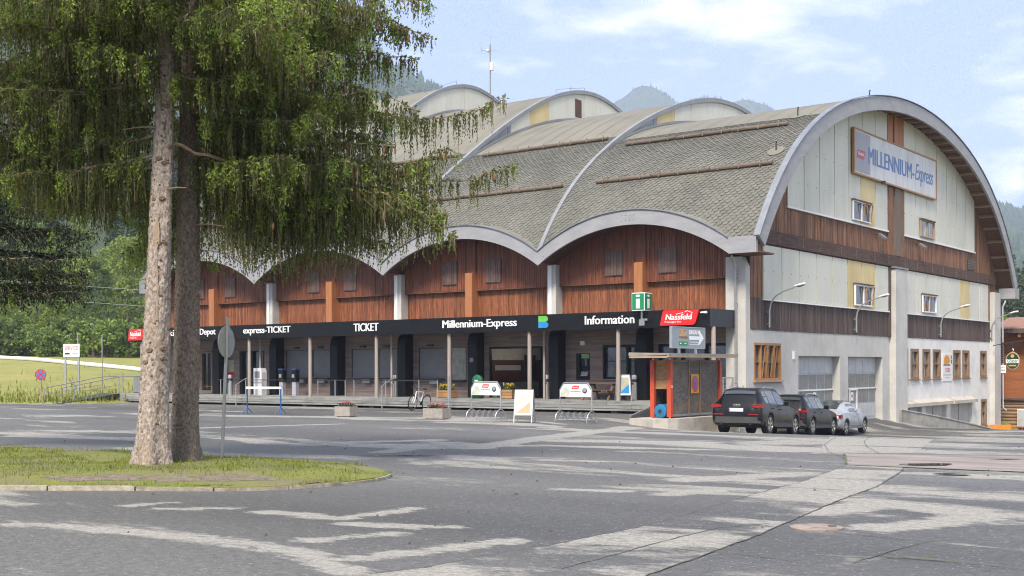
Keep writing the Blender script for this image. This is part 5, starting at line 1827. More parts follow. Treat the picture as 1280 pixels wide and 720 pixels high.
def car(name, label, loc, rz, pitch, S, hw, axles, wr, paint, trim, lights, rails=True, plate_x=0, rings=False, style='suv'):
    t = thing(name, label, 'car', loc, rz, 'cars parked beside the gable')
    t.rotation_euler = (pitch, 0, rz)
    S = np.array(S, float)     # y, zsill, zbelt, ztop, w, wtop
    ysd = np.concatenate([np.linspace(S[0, 0], S[0, 0] + .25, 7)[:-1], np.linspace(S[0, 0] + .25, S[-1, 0] - .25, 44), np.linspace(S[-1, 0] - .25, S[-1, 0], 7)[1:]])
    yf = np.linspace(S[0, 0], S[-1, 0], 460)
    ker = np.exp(-np.linspace(-2, 2, 15) ** 2)
    ker /= ker.sum()
    cols = []
    for c in range(1, 6):
        f_ = np.interp(yf, S[:, 0], S[:, c])
        f_ = np.convolve(np.pad(f_, 7, mode='edge'), ker, 'valid')
        cols.append(f_)

    def par(y):
        return [float(np.interp(y, yf, c)) for c in cols]

    def section(y):
        zs, zb, zt, w, wt = par(y)
        h = zb - zs
        return [(0, zs), (w * .80, zs), (w * .93, zs + .05), (w * .985, zs + .22 * h), (w, zs + .48 * h), (w * .985, zs + .72 * h), (w * .97, zs + .82 * h), (w * .955, zb - .015), (w * .94, zb), (wt + (w * .94 - wt) * .5, (zb + zt) / 2 - .015), (wt, zt - .07), (wt * .95, zt - .03), (wt * .82, zt - .008), (wt * .45, zt + .012), (0, zt + .018)]
    secs = []
    for y in ysd:
        s = section(y)
        secs.append([(x, y, z) for x, z in s] + [(-x, y, z) for x, z in s[-2:0:-1]])
    n = len(secs[0])
    b = MB()
    for s in secs:
        b.v.extend(s)
    for i in range(len(secs) - 1):
        for k in range(n):
            b.f.append((i * n + k, i * n + (k + 1) % n, (i + 1) * n + (k + 1) % n, (i + 1) * n + k))
    b.f.append(tuple(range(n)))
    b.f.append(tuple((len(secs) - 1) * n + k for k in range(n)))
    body = b.obj('body', paint, t)
    cut = []
    for ay in axles:
        for sx in (-1, 1):
            c = MB().lathe([(wr + .055, 0), (wr + .055, .5)], 28, (.60 if sx > 0 else -1.1, ay, wr), 'x').obj('cutter', paint, t)
            cut.append(c)
    bpy.context.view_layer.update()
    bake_bool(body, cut)
    body.data.shade_smooth()
    body.data.set_sharp_from_angle(angle=R(32))
    # underbody and wheel wells
    MB().box(-hw * .78, hw * .78, S[0, 0] + .2, S[-1, 0] - .2, .24, .42).obj('underbody', K['rubber'], t)
    for ay in axles:
        for sx in (-1, 1):
            w = MB().lathe([(wr * .62, -.11), (wr * .93, -.115), (wr, -.08), (wr, .08), (wr * .93, .115), (wr * .62, .11)], 28, (0, 0, 0), 'x').obj('wheel', K['rubber'], t, True)
            w.location = (sx * (hw - .14), ay, wr)
            rim = MB().lathe([(wr * .66, .06), (wr * .66, .112), (wr * .60, .115), (wr * .57, .07), (.0, .06)], 28, (0, 0, 0), 'x')
            for k in range(5):
                a = 2 * math.pi * k / 5 + .3
                for da in (-.16, .16):
                    rim.bar((.10, .05 * math.cos(a), .05 * math.sin(a)), (.10, wr * .62 * math.cos(a + da), wr * .62 * math.sin(a + da)), .045, .03, up=(1, 0, 0))
            rim.lathe([(.07, .08), (.06, .115), (0, .118)], 12, (0, 0, 0), 'x')
            if sx < 0:
                rim.v = [(-x, y, z) for x, y, z in rim.v]
            rim.obj('rim', K['inox'], w, True)
            MB().lathe([(wr * .56, .02), (wr * .56, .062), (0, .062)], 20, (0, 0, 0), 'x').obj('brake_disc', K['darkmetal'], w) if sx > 0 else MB().lathe([(wr * .56, -.02), (wr * .56, -.062), (0, -.062)], 20, (0, 0, 0), 'x').obj('brake_disc', K['darkmetal'], w)
            ar = MB()
            pp = [(sx * (hw * .995 + .012), ay + (wr + .05) * math.cos(a), wr + (wr + .05) * math.sin(a)) for a in np.linspace(-.15, math.pi + .15, 18)]
            qq = [(sx * (hw * .995 + .012), ay + (wr + .105) * math.cos(a), wr + (wr + .105) * math.sin(a)) for a in np.linspace(-.15, math.pi + .15, 18)]
            ar.band(pp, qq, (-sx * .06, 0, 0))
            ar.obj('wheel_arch', trim, t)
    # glazing
    cab = [r for r in S if r[3] - r[2] > .16]
    y0c, y1c = cab[0][0], cab[-1][0]

    def side_pane(ya_, yb_, sx, nm):
        g = []
        for f0 in np.linspace(.07, .93, 4):
            row = []
            for y in np.linspace(ya_, yb_, 8):
                zs, zb, zt, w, wt = par(y)
                x = w * .94 + (wt - w * .94) * f0 + .010
                z = zb + (zt - .07 - zb) * f0
                if zt - zb < .12:
                    z = zb + .01
                row.append((sx * x, y, z))
            g.append(row)
        m2 = MB()
        for r0, r1 in zip(g[:-1], g[1:]):
            m2.strip(r0, r1)
        m2.obj(nm, K['glass_car'], t, 'all', recalc=False)
    L = y1c - y0c
    for sx in (-1, 1):
        side_pane(y0c + .12 * L if style == 'suv' else y0c + .2 * L, y0c + .24 * L, sx, 'side_window')
        side_pane(y0c + .27 * L, y0c + .555 * L, sx, 'side_window')
        side_pane(y0c + .585 * L, y1c - .13 * L, sx, 'side_window')
        seam = MB()
        for y in (y0c + .265 * L, y0c + .57 * L, y1c - .07 * L):
            pts0 = [(sx * (x + .004), y - .006, z) for x, z in section(y)[2:9]]
            pts1 = [(sx * (x + .004), y + .006, z) for x, z in section(y)[2:9]]
            seam.strip(pts0, pts1)
        seam.obj('door_gap', K['rubber'], t, recalc=False)
        for y in (y0c + .33 * L, y0c + .64 * L):
            zs, zb, zt, w, wt = par(y)
            MB().bar((sx * (w * .985 + .02), y, zb - .14), (sx * (w * .985 + .02), y + .2, zb - .14), .03, .03).obj('door_handle', paint, t)
        zs, zb, zt, w, wt = par(0)
        MB().box(min(sx * (w * .955), sx * (w * 1.0 + .022)), max(sx * (w * .955), sx * (w * 1.0 + .022)), axles[0] + wr + .12, axles[1] - wr - .12, zs + .03, zs + .17).obj('side_sill', trim, t)
        ym = y1c - .20 * L
        zs, zb, zt, w, wt = par(ym)
        mr = MB().bbox(-.1, .1, -.07, .07, -.08, .08, .025).move((sx * (w + .09), ym, zb + .09)).obj('mirror', paint, t)
        MB().bar((sx * w * .92, ym, zb + .03), (sx * (w + .05), ym, zb + .06), .04, .03).obj('mirror_arm', K['rubber'], mr)
        if rails:
            yr = np.linspace(y0c + .28 * L, y0c + .78 * L, 8)
            MB().tube([(sx * (par(y)[4] * .93), y, par(y)[2] + (.035 if 0 < i < 7 else -.01)) for i, y in enumerate(yr)], .02, 6).obj('roof_rail', K['inox'], t, True)

    def top_pane(ya_, yb_, fx, nm, m_, nrm_):
        m2 = MB()
        rows_ = []
        for y in np.linspace(ya_, yb_, 7):
            zs, zb, zt, w, wt = par(y)
            ww = wt * fx
            rows_.append([(x, y + nrm_[0], zt + .018 - .026 * (x / max(ww, .01)) ** 2 + nrm_[1]) for x in np.linspace(-ww, ww, 9)])
        for r0, r1 in zip(rows_[:-1], rows_[1:]):
            m2.strip(r0, r1)
        m2.obj(nm, m_, t, 'all', recalc=False)
    top_pane(S[S_rear(S)][0] + .07, y0c + (.17 if style == 'suv' else .55), .86, 'rear_window', K['glass_car'], (-.022, .018))
    top_pane(y1c - .0, y1c - .55, .88, 'windscreen', K['glass_car'], (.02, .016))
    # rear end
    yr = S[0, 0]
    for sx in (-1, 1):
        x0_, x1_, z0_, z1_ = lights
        tl = MB().prism([(sx * x0_, z0_ + .02), (sx * (x0_ + .05), z0_), (sx * x1_, z0_ - .01), (sx * x1_, z1_), (sx * (x0_ + .03), z1_ - .03)], yr - .012 + .045, yr + .26).obj('tail_light', car_red, t)
        MB().box(min(sx * .45, sx * .82), max(sx * .45, sx * .82), yr - .045, yr - .02, .665, .70).obj('reflector', car_red, t)
    bp = [(-hw * .94, yr + .32), (-hw * .93, yr + .08), (-hw * .78, yr - .035), (hw * .78, yr - .035), (hw * .93, yr + .08), (hw * .94, yr + .32)]
    MB().prism(bp, .38, .60, 'z').obj('bumper', trim, t)
    pl = MB().bbox(plate_x - .26, plate_x + .26, -.02, .0, -.058, .058, .004).move((0, yr - .005, .84)).obj('number_plate', K['white'], t)
    MB().box(plate_x - .255, plate_x - .215, -.022, -.0205, -.05, .05).move((0, yr - .005, .84)).obj('plate_band', K['sign_blue'], pl)
    if rings:
        rg = MB()
        for k in range(4):
            cx_ = -.09 + k * .06
            pts_ = [(cx_ + .038 * math.cos(a), yr + .028, 1.0 + .038 * math.sin(a)) for a in np.linspace(0, 2 * math.pi, 15)]
            rg.tube(pts_, .006, 5, False)
        rg.obj('emblem', K['inox'], t)
    for sx in (-.52, .52):
        MB().lathe([(.035, -.03), (.04, -.05), (.04, .02)], 10, (sx, yr - .0, .36), 'y').obj('exhaust', K['darkmetal'], t)
    MB().bar((0, yr + .30, 1.16), (.26, yr + .34, 1.22), .015, .015).obj('wiper', K['rubber'], t)
    return t


def S_rear(S):
    for i, r in enumerate(S):
        if r[3] - r[2] > .1:
            return i
    return 2


car_red = mat('tail_light_red', (.27, .010, .010), (.20, .008, .008), 8, .12, rvar=0)
trim_dark = mat('dark_grey_trim', (.045, .045, .046), rough=.6)
SUV = [(-2.32, .46, .70, .72, .78, .55), (-2.27, .36, .95, .98, .90, .66), (-2.20, .30, 1.04, 1.08, .925, .70), (-2.05, .27, 1.06, 1.30, .935, .68), (-1.80, .26, 1.07, 1.585, .94, .63), (-1.5, .26, 1.07, 1.63, .94, .62),
       (-.6, .26, 1.06, 1.655, .94, .63), (.15, .26, 1.04, 1.63, .94, .62), (.55, .26, 1.03, 1.51, .94, .61), (1.12, .26, 1.01, 1.13, .935, .70), (1.3, .27, .99, 1.04, .93, .72), (1.95, .29, .90, .95, .90, .68), (2.2, .34, .80, .84, .85, .60), (2.31, .46, .66, .70, .74, .50)]
car('parked_car', 'black estate SUV with four-ring emblem, nearest car beside the shelter', (2.25, -4.0, gz(2.3, -4.3) - .02), R(6), -.055, SUV, .94, (-1.37, 1.44), .365, car_paint('black_car_paint', (.006, .006, .007), .1), trim_dark, (.55, .935, .92, 1.05), True, 0, True)
SUV2 = [(y * .95, a, b * .985, c * .975, w * .98, wt * .99) for y, a, b, c, w, wt in SUV]
car('parked_car', 'black SUV parked in the middle of the three cars', (1.42, 1.75, gz(1.2, 1.7) + .03), R(5), -.04, SUV2, .92, (-1.30, 1.34), .35, car_paint('black_car_paint', (.006, .0065, .0075), .1), trim_dark, (.52, .915, .90, 1.0), True, 0, False)
SED = [(y * .9, a, b, c, w * .97, wt) for y, a, b, c, w, wt in [(-2.25, .46, .72, .74, .76, .5), (-2.2, .34, .88, .92, .86, .62), (-2.0, .27, .95, 1.0, .89, .62), (-1.7, .24, .96, 1.08, .895, .60), (-1.1, .23, .955, 1.33, .895, .57), (-.55, .23, .945, 1.42, .895, .56), (.0, .23, .93, 1.42, .895, .57),
       (.4, .23, .92, 1.33, .895, .58), (1.1, .23, .90, 1.0, .89, .66), (1.3, .24, .88, .93, .885, .66), (1.9, .27, .78, .83, .86, .62), (2.15, .32, .70, .73, .80, .54), (2.24, .44, .60, .62, .70, .45)]]
car('parked_car', 'silver-white saloon, farthest of the three parked cars', (1.10, 6.2, gz(1.2, 6.2)), R(3), -.004, SED, .868, (-1.20, 1.23), .32, car_paint('silver_car_paint', (.42, .435, .46), .3), mat('grey_trim', (.16, .165, .17), rough=.5), (.48, .88, .74, .88), False, 0, False, 'sedan')


# ------------------------------------------------------------------ things on the deck and the lot
DZ = .293


def petals(parent, n, ext, z0, z1, m, s0, s1, name, c=(0, 0)):
    p = np.stack([rng.uniform(-ext[0], ext[0], n) + c[0], rng.uniform(-ext[1], ext[1], n) + c[1], rng.uniform(z0, z1, n)], 1)
    u = rng.normal(size=(n, 3))
    u /= np.linalg.norm(u, axis=1)[:, None]
    w = np.cross(u, rng.normal(size=(n, 3)))
    w /= np.linalg.norm(w, axis=1)[:, None]
    s = rng.uniform(s0, s1, n)[:, None]
    v = np.stack([p - u * s, p + w * s * .6, p + u * s, p - w * s * .6], 1).reshape(-1, 3)
    o = np_obj(name, v, np.arange(4 * n).reshape(-1, 4), 4, m, parent)
    o['kind'] = 'stuff'
    return o


def planter(loc, rz, w, d, h, label):
    t = thing('planter', label, 'planter', loc, rz, 'concrete flower planters on the lot')
    mb = MB()
    a, b = w / 2, d / 2
    mb.box(-a, a, -b, -b + .06, .03, h).box(-a, a, b - .06, b, .03, h).box(-a, -a + .06, -b + .06, b - .06, .03, h).box(a - .06, a, -b + .06, b - .06, .03, h).box(-a + .06, a - .06, -b + .06, b - .06, .03, .08)
    mb.box(-a + .08, a - .08, -b + .05, b - .05, 0, .03)
    mb.obj('tub', K['planter'], t)
    MB().box(-a + .061, a - .061, -b + .061, b - .061, h - .08, h - .04).obj('soil', K['soil'], t)
    petals(t, 260, (a * .8, b * .7), h - .04, h + .12, K['leaf_small'], .025, .06, 'leaves')
    petals(t, 110, (a * .75, b * .6), h + .03, h + .20, K['flower_pink'], .02, .045, 'flowers')
    petals(t, 40, (a * .4, b * .6), h + .02, h + .18, K['flower_red'], .02, .04, 'flowers', (a * .4, 0))


planter((-11.76, -11.0, gz(-11.76, -11)), R(6), .74, .5, .40, 'square concrete planter with few pink flowers, left of the bicycle')
planter((-7.32, -10.8, gz(-7.3, -10.8)), R(4), .88, .55, .40, 'square concrete planter with pink and red flowers in front of the bicycle')


def flower_crate(loc, rz, w, d, h, label):
    t = thing('flower_crate', label, 'flower box', loc, rz, 'wooden flower crates on the deck')
    for j in range(3):
        z = .02 + j * h / 3
        for y in (-d / 2, d / 2 - .02):
            MB().box(-w / 2, w / 2, y, y + .02, z, z + h / 3 - .01).obj('board', K['crate'], t)
        for x in (-w / 2, w / 2 - .02):
            MB().box(x, x + .02, -d / 2 + .021, d / 2 - .021, z, z + h / 3 - .01).obj('board', K['crate'], t)
    MB().box(-w / 2 + .021, w / 2 - .021, -d / 2 + .021, d / 2 - .021, .0, h - .05).obj('soil', K['soil'], t)
    petals(t, 300, (w * .42, d * .4), h - .03, h + .22, K['leaf_small'], .03, .06, 'leaves')
    petals(t, 130, (w * .4, d * .38), h + .06, h + .30, K['flower_yellow'], .025, .055, 'flowers')
    return t


flower_crate((-15.0, -1.05, DZ), R(-3), .95, .42, .34, 'long wooden crate of yellow flowers behind the bicycle')
flower_crate((-11.15, -1.3, DZ), R(5), .55, .42, .40, 'tall wooden crate of yellow flowers beside the entrance')


def ash_bin(loc, label, h=1.08):
    t = thing('ash_bin', label, 'litter bin', loc, random.uniform(-.3, .3), 'steel litter columns on the deck')
    prof = [(.135, 0), (.135, .02), (.125, .03), (.125, h - .32)]
    MB().lathe(prof, 20).obj('column', K['inox'], t, True)
    MB().lathe([(.112, h - .32), (.112, h - .2)], 20).obj('slot', K['rubber'], t)
    MB().lathe([(.128, h - .2), (.128, h - .05), (.12, h - .02), (.08, h), (0, h + .005)], 20).obj('cap', K['inox'], t, True)
    MB().box(-.06, .06, -.13, -.118, h - .42, h - .34).obj('label_plate', K['blackpaint'], t)


ash_bin((-9.1, -1.3, DZ), 'steel litter column at the right side of the entrance')
ash_bin((-4.9, -.85, DZ), 'steel litter column beside the shelter, nearest the right deck end')
ash_bin((-18.15, -1.15, DZ), 'steel litter column between the ticket counters left of the bicycle')
ash_bin((-28.9, -2.2, DZ), 'steel litter column next to the grey kiosk at the left')

# green round-headed bin
t = thing('green_bin', 'dark green round-headed recycling bin beside the entrance behind the rack', 'bin', (-12.75, -1.55, DZ))
MB().lathe([(.25, 0), (.26, .02), (.22, .55), (.20, .6)], 20).obj('base', K['dkgreen'], t, True)
m2 = MB().lathe([(0, -.10), (.20, -.10), (.27, -.06), (.285, 0), (.27, .06), (.2, .1), (0, .1)], 28, (0, 0, .80), 'y')
m2.obj('head', mat('green_plastic', (.01, .13, .05), rough=.4), t, True)
MB().box(-.09, .09, -.112, -.101, .78, .84).obj('white_label', K['white'], t)

# picnic table
t = thing('picnic_table', 'brown wooden picnic table with attached benches under the canopy', 'table', (-6.35, -1.0, DZ), R(2))
for j in range(4):
    MB().box(-.9, .9, -.36 + j * .185, -.185 + j * .185, .70, .74).obj('table_plank', K['picnic'], t)
for y in (-.78, .58):
    for k in (0, .105):
        MB().box(-.9, .9, y + k, y + k + .098, .42, .455).obj('bench_plank', K['picnic'], t)
for x in (-.62, .62):
    MB().bar((x, -.7, 0), (x, -.22, .70), .09, .045).obj('leg', K['picnic'], t)
    MB().bar((x, .7, 0), (x, .22, .70), .09, .045).obj('leg', K['picnic'], t)
    MB().box(x - .02, x + .02, -.78, .78, .33, .42).box(x - .02, x + .02, -.36, .36, .63, .70).obj('crossbar', K['picnic'], t)


def a_board(loc, rz, w, h, art, label):
    t = thing('sandwich_board', label, 'sign board', loc, rz, 'sandwich boards')
    sp = .26
    for s in (-1, 1):
        fr_ = MB()
        for x in (-w / 2, w / 2):
            fr_.bar((x, s * sp, 0), (x, s * .02, h), .035, .025)
        fr_.bar((-w / 2, s * .03, h), (w / 2, s * .03, h), .03, .03).bar((-w / 2, s * (sp * .78), h * .22), (w / 2, s * (sp * .78), h * .22), .03, .03)
        f_ = fr_.obj('frame', K['steel'], t)

        def pt(x, f0, off=0):
            return (x, s * (sp + (.02 - sp) * f0 + off), h * f0)
        a, b = w / 2 - .02, .24
        q_ = MB().band([pt(-a, b, .0), pt(a, b, .0)], [pt(-a, .98, .0), pt(a, .98, .0)], (0, s * .012, 0)).obj('poster_panel', K['white'], f_)
        m2 = MB().band([pt(-a + .04, b + .05, .0135), pt(a - .04, b + .05, .0135)], [pt(-a + .04, .90, .0135), pt(a - .04, .90, .0135)], (0, s * .004, 0))
        m2.obj('poster', art, f_)
        if s < 0:
            m3 = MB().add([pt(-a + .05, b + .06, .02), pt(a - .05, b + .06, .02), pt(a - .05, b + .40, .02)], [(0, 1, 2)])
            m3.obj('poster_foreground', K['sand'] if art is K['photo2'] else K['logo_blue'], f_, recalc=False)
    return t


a_board((-2.9, -11.4, gz(-2.9, -11.4)), R(22), .62, 1.12, K['photo2'], 'white sandwich board with a pale path poster standing on the asphalt')
a_board((-4.75, -2.0, DZ), R(48), .55, 1.08, K['photo1'], 'narrow sandwich board with blue poster leaning beside the picnic table')


def bike_rack(loc, rz, label):
    t = thing('bike_rack', label, 'bike rack', loc, rz, 'bicycle racks with advertising boards')
    w = .68
    for s in (-1, 1):
        MB().tube([(s * w, 0, .42), (s * w, 0, 1.16), (s * (w - .16), 0, 1.38)], .02, 8).obj('upright', K['steel'], t, True)
        pts_ = [(s * w, .30 * math.cos(a), .34 * math.sin(a) + .06) for a in np.linspace(0, math.pi, 12)]
        MB().tube([(s * w, .30, 0)] + pts_ + [(s * w, -.30, 0)], .017, 8).obj('hoop', K['steel'], t, True)
    MB().tube([(-w + .16, 0, 1.38), (w - .16, 0, 1.38)], .02, 8).obj('top_bar', K['steel'], t, True)
    MB().tube([(-w, -.22, .10), (w, -.22, .10)], .014, 6).tube([(-w, .22, .10), (w, .22, .10)], .014, 6).obj('base_bar', K['steel'], t, True)
    for k in range(5):
        x = -.52 + k * .26
        for d in (-.028, .028):
            MB().tube([(x + d, -.22, .10), (x + d + .05, -.17, .36), (x + d + .05, -.1, .38), (x + d, .22, .10)], .008, 6, False).obj('wheel_holder', K['steel'], t, True)
    bd_ = MB().prism([(-w + .02, .90), (w - .02, .90), (w - .02, 1.12), (w - .18, 1.345), (-w + .18, 1.345), (-w + .02, 1.12)], -.022, -.004).obj('ad_board', K['white'], t)
    MB().prism([(-.16, 1.17), (.13, 1.17), (.17, 1.29), (-.12, 1.29)], -.028, -.023).obj('red_badge', K['red'], bd_)
    text('badge_lettering', 'Nassfeld', (-.11, .12, 1.20, 1.26), 'F', -.0285, K['letter'], bd_, .002)
    MB().lathe([(.10, -.027), (.10, -.023)], 18, (.40, 0, 1.12), 'y').obj('dark_emblem', K['darkmetal'], bd_)
    MB().lathe([(.075, -.03), (.075, -.028)], 18, (.40, 0, 1.145), 'y').obj('emblem_face', K['board_grey'], bd_)
    MB().prism([(-.62, .92), (-.3, .92), (-.26, 1.1), (-.36, 1.24), (-.5, 1.2), (-.64, 1.0)], -.0275, -.0232).obj('grey_picture', K['photo2'], bd_)
    MB().box(-.22, .22, -.026, -.0232, 1.08, 1.11).obj('print_line', K['board_grey'], bd_)


bike_rack((-5.2, -10.6, gz(-5.2, -10.6)), R(-2), 'steel bike rack with white advertising board, left of the sandwich board')
bike_rack((-2.0, -9.6, gz(-2.0, -9.6)), R(-2), 'steel bike rack with white advertising board, right of the sandwich board')

# bicycle
t = thing('bicycle', 'white-framed bicycle leaning against the deck behind a planter', 'bicycle', (-14.5, -3.6, gz(-14, -3.5)), 0)
t.rotation_euler = (R(-8), 0, math.atan2(-1, .10))
for x in (-.53, .53):
    tyre = [(x + .33 * math.cos(a), 0, .345 + .33 * math.sin(a)) for a in np.linspace(0, 2 * math.pi, 33)]
    w = MB().tube(tyre, .022, 8, False).obj('wheel', K['rubber'], t, True)
    sp = MB()
    for k in range(14):
        a = 2 * math.pi * k / 14
        sp.tube([(x, .02 * (-1) ** k, .345), (x + .31 * math.cos(a), 0, .345 + .31 * math.sin(a))], .0025, 4, False)
    sp.tube([(x + .305 * math.cos(a), 0, .345 + .305 * math.sin(a)) for a in np.linspace(0, 2 * math.pi, 25)], .009, 6, False)
    sp.tube([(x, -.05, .345), (x, .05, .345)], .02, 8)
    sp.obj('spokes', K['steel'], w)
fr_ = MB()
bb, st, hd0, hd1, ra, fa = (-.06, 0, .32), (-.22, 0, .80), (.36, 0, .70), (.33, 0, .86), (-.53, 0, .345), (.53, 0, .345)
for a, b, r_ in ((bb, st, .019), (bb, hd0, .024), (st, hd1, .02), (hd0, hd1, .024), (bb, ra, .013), (st, ra, .012)):
    fr_.tube([a, b], r_, 8)
fr_.obj('frame', K['white'], t, True)
MB().tube([hd0, (.42, .05, .6), (.53, .05, .345)], .015, 8).tube([hd0, (.42, -.05, .6), (.53, -.05, .345)], .015, 8).obj('fork', K['white'], t, True)
MB().tube([hd1, (.31, 0, .98)], .015, 8).tube([(.29, -.32, 1.0), (.33, -.1, .99), (.33, .1, .99), (.29, .32, 1.0)], .014, 8).obj('handlebar', K['blackpaint'], t, True)
MB().tube([st, (-.25, 0, .93)], .014, 8).obj('seat_post', K['steel'], t)
sd = MB().lathe([(0, -.14), (.07, -.12), (.065, -.02), (.03, .08), (.02, .14), (0, .15)], 12, (0, 0, 0), 'x')
sd.v = [(x - .24, y, .95 + z * .5) for x, y, z in sd.v]
sd.obj('saddle', K['rubber'], t, True)
MB().lathe([(.09, -.02), (.09, .0)], 16, (-.06, .05, .32), 'y').tube([(-.06, .05, .32), (.08, .06, .24)], .01, 6).tube([(-.06, -.05, .32), (-.2, -.06, .4)], .01, 6).obj('crank', K['darkmetal'], t)

# blue barrier stand
t = thing('barrier_stand', 'white bar on blue trestle legs standing on the asphalt before the left counters', 'barrier', (-16.95, -10.55, gz(-17, -10.5)), math.atan2(.36, 2.29))
for x in (-.88, .88):
    lg_ = MB().tube([(x, 0, .24), (x, 0, 1.1)], .028, 8)
    for s in (-1, 1):
        lg_.tube([(x, 0, .27), (x + s * .14, s * .18, 0)], .018, 6)
        lg_.tube([(x, 0, .27), (x - s * .14, s * .18, 0)], .018, 6)
    lg_.obj('leg', K['blue_paint'], t, True)
MB().box(-.93, .93, -.03, .03, 1.04, 1.13).obj('bar', K['white'], t)

# kiosk and ticket terminals on the left part of the deck
t = thing('kiosk', 'pale grey slanted kiosk slab standing in front of the glass door', 'kiosk', (-27.4, -1.45, DZ))
MB().prism([(-.32, 0), (.30, 0), (.30, 1.2), (.22, 1.42), (-.32, 1.42)], -.18, .18).obj('slab', K['sign_white'], t)
MB().box(-.25, .15, -.19, -.181, .9, 1.25).obj('screen', K['shutter'], t)
for x, lb in ((-25.87, 'blue-topped ticket terminal nearer the grey kiosk'), (-24.91, 'blue-topped ticket terminal farther from the grey kiosk')):
    t = thing('ticket_terminal', lb, 'terminal', (x, -1.3, DZ), 0, 'ticket terminals on the deck')
    MB().bbox(-.14, .14, -.12, .12, 0, .72, .015).obj('pedestal', K['sign_grey'], t)
    MB().bbox(-.17, .17, -.16, .14, .721, 1.32, .02).obj('housing', K['black'], t)
    MB().box(-.175, .175, -.165, .145, 1.325, 1.385).obj('blue_top', K['blue_paint'], t)
    MB().box(-.09, .09, -.168, -.161, .92, 1.1).obj('reader', K['inox'], t)


def railing(x0, x1, posts, label):
    t = thing('guide_railing', label, 'railing', (0, -1.75, DZ), 0, 'queue guide railings on the deck')
    MB().tube([(x0, 0, .80), (x1, 0, .80)], .022, 8).obj('rail', K['darkmetal'], t)
    for x in posts:
        MB().tube([(x, 0, 0), (x, 0, .82)], .026, 8).obj('post', K['steel'], t, True)


railing(-30.4, -25.2, (-30.2, -28.2, -26.6), 'dark guide rail in front of the kiosk and glass door')
railing(-22.9, -14.9, (-22.8, -21.6, -20.9, -20.3, -18.9, -18.2, -16.1, -14.95), 'long guide rail with thin posts before the grey ticket shutters')
t = thing('handrail', 'bent galvanised handrail at the deck step behind the left planter', 'handrail', (-17.2, -2.75, 0))
MB().tube([(0, -.35, gz(-17.2, -3.1)), (0, -.35, .85), (0, .3, 1.18), (0, .5, 1.18)], .025, 8).obj('rail', K['steel'], t, True)
t = thing('handrail', 'bent galvanised handrail at the deck step behind the round sign post', 'handrail', (-27.4, -2.75, 0))
MB().tube([(0, -.35, gz(-27.4, -3.1)), (0, -.35, .85), (0, .3, 1.18), (0, .5, 1.18)], .025, 8).obj('rail', K['steel'], t, True)
t = thing('handrail', 'bent galvanised handrail rising over the bicycle', 'handrail', (-13.2, -2.75, 0))
MB().tube([(0, -.3, gz(-13, -3.1)), (0, -.3, 1.0), (-.35, .2, 1.32), (-.4, .3, 1.32)], .025, 8).obj('rail', K['steel'], t, True)

# ------------------------------------------------------------------ left of the building
t = thing('ramp_platform', 'grey timber platform with railed ramp at the left end of the deck', 'platform')
MB().box(-39.7, -37.48, -2.5, .3, .12, .29).obj('platform', K['deck'], t)
MB().box(-39.7, -37.48, -2.55, -2.505, -.12, .29).obj('front_board', K['deck'], t)
MB().add([(-39.6, -6.3, -.19), (-38.0, -6.3, -.19), (-38.0, -2.56, .30), (-39.6, -2.56, .30), (-39.6, -6.3, -.3), (-38.0, -6.3, -.3), (-38.0, -2.56, .14), (-39.6, -2.56, .14)],
         [(0, 1, 2, 3), (7, 6, 5, 4), (0, 4, 5, 1), (1, 5, 6, 2), (2, 6, 7, 3), (3, 7, 4, 0)]).obj('ramp', K['darkmetal'], t)
for x in (-38.0, -39.6):
    mb = MB().tube([(x, -6.3, .65), (x, -2.56, 1.25), (x, -.1, 1.25)], .025, 8).tube([(x, -6.3, .3), (x, -2.56, .8)], .018, 6)
    mb.obj('handrail', K['steel'], t, True)
    for y, z0, z1 in ((-6.28, -.2, .65), (-4.4, .05, .95), (-2.6, .3, 1.25), (-1.2, .3, 1.25)):
        MB().tube([(x, y, z0), (x, y, z1)], .025, 8).obj('railing_post', K['steel'], t)
t = thing('slatted_bin_store', 'dark grey slatted bin enclosure on the platform at the building left end', 'bin store', (-38.55, -.75, .292))
for j in range(9):
    MB().box(-.6 + j * .135, -.48 + j * .135, -.03, .0, .03, .92).obj('slat', K['greymetal'], t)
MB().box(-.6, .6, .001, .6, .0, .9).obj('box', K['darkmetal'], t)

t = thing('road_sign', 'round no-stopping sign on a thin wooden post in the meadow grass', 'sign', (-39.6, -6.5, float(land_z(np.array(-39.6), np.array(-6.5))) - .1))
MB().tube([(0, 0, -.1), (.02, 0, 1.75)], .03, 8).obj('post', K['rafter'], t)
for rad, m_, d in ((.30, 'red', 0), (.24, 'sign_blue', .006)):
    m2 = MB().lathe([(rad, .04 + d), (rad, .052 + d), (0, .052 + d)], 24, (0, 0, 0), 'x')
    m2.move((0, 0, 1.62), R(-40))
    m2.obj('disc', K[m_], t)
for a in (R(45), R(-45)):
    m2 = MB().bar((.062, -.19 * math.cos(a), -.19 * math.sin(a)), (.062, .19 * math.cos(a), .19 * math.sin(a)), .006, .05)
    m2.move((0, 0, 1.62), R(-40))
    m2.obj('cross_bar', K['red'], t)

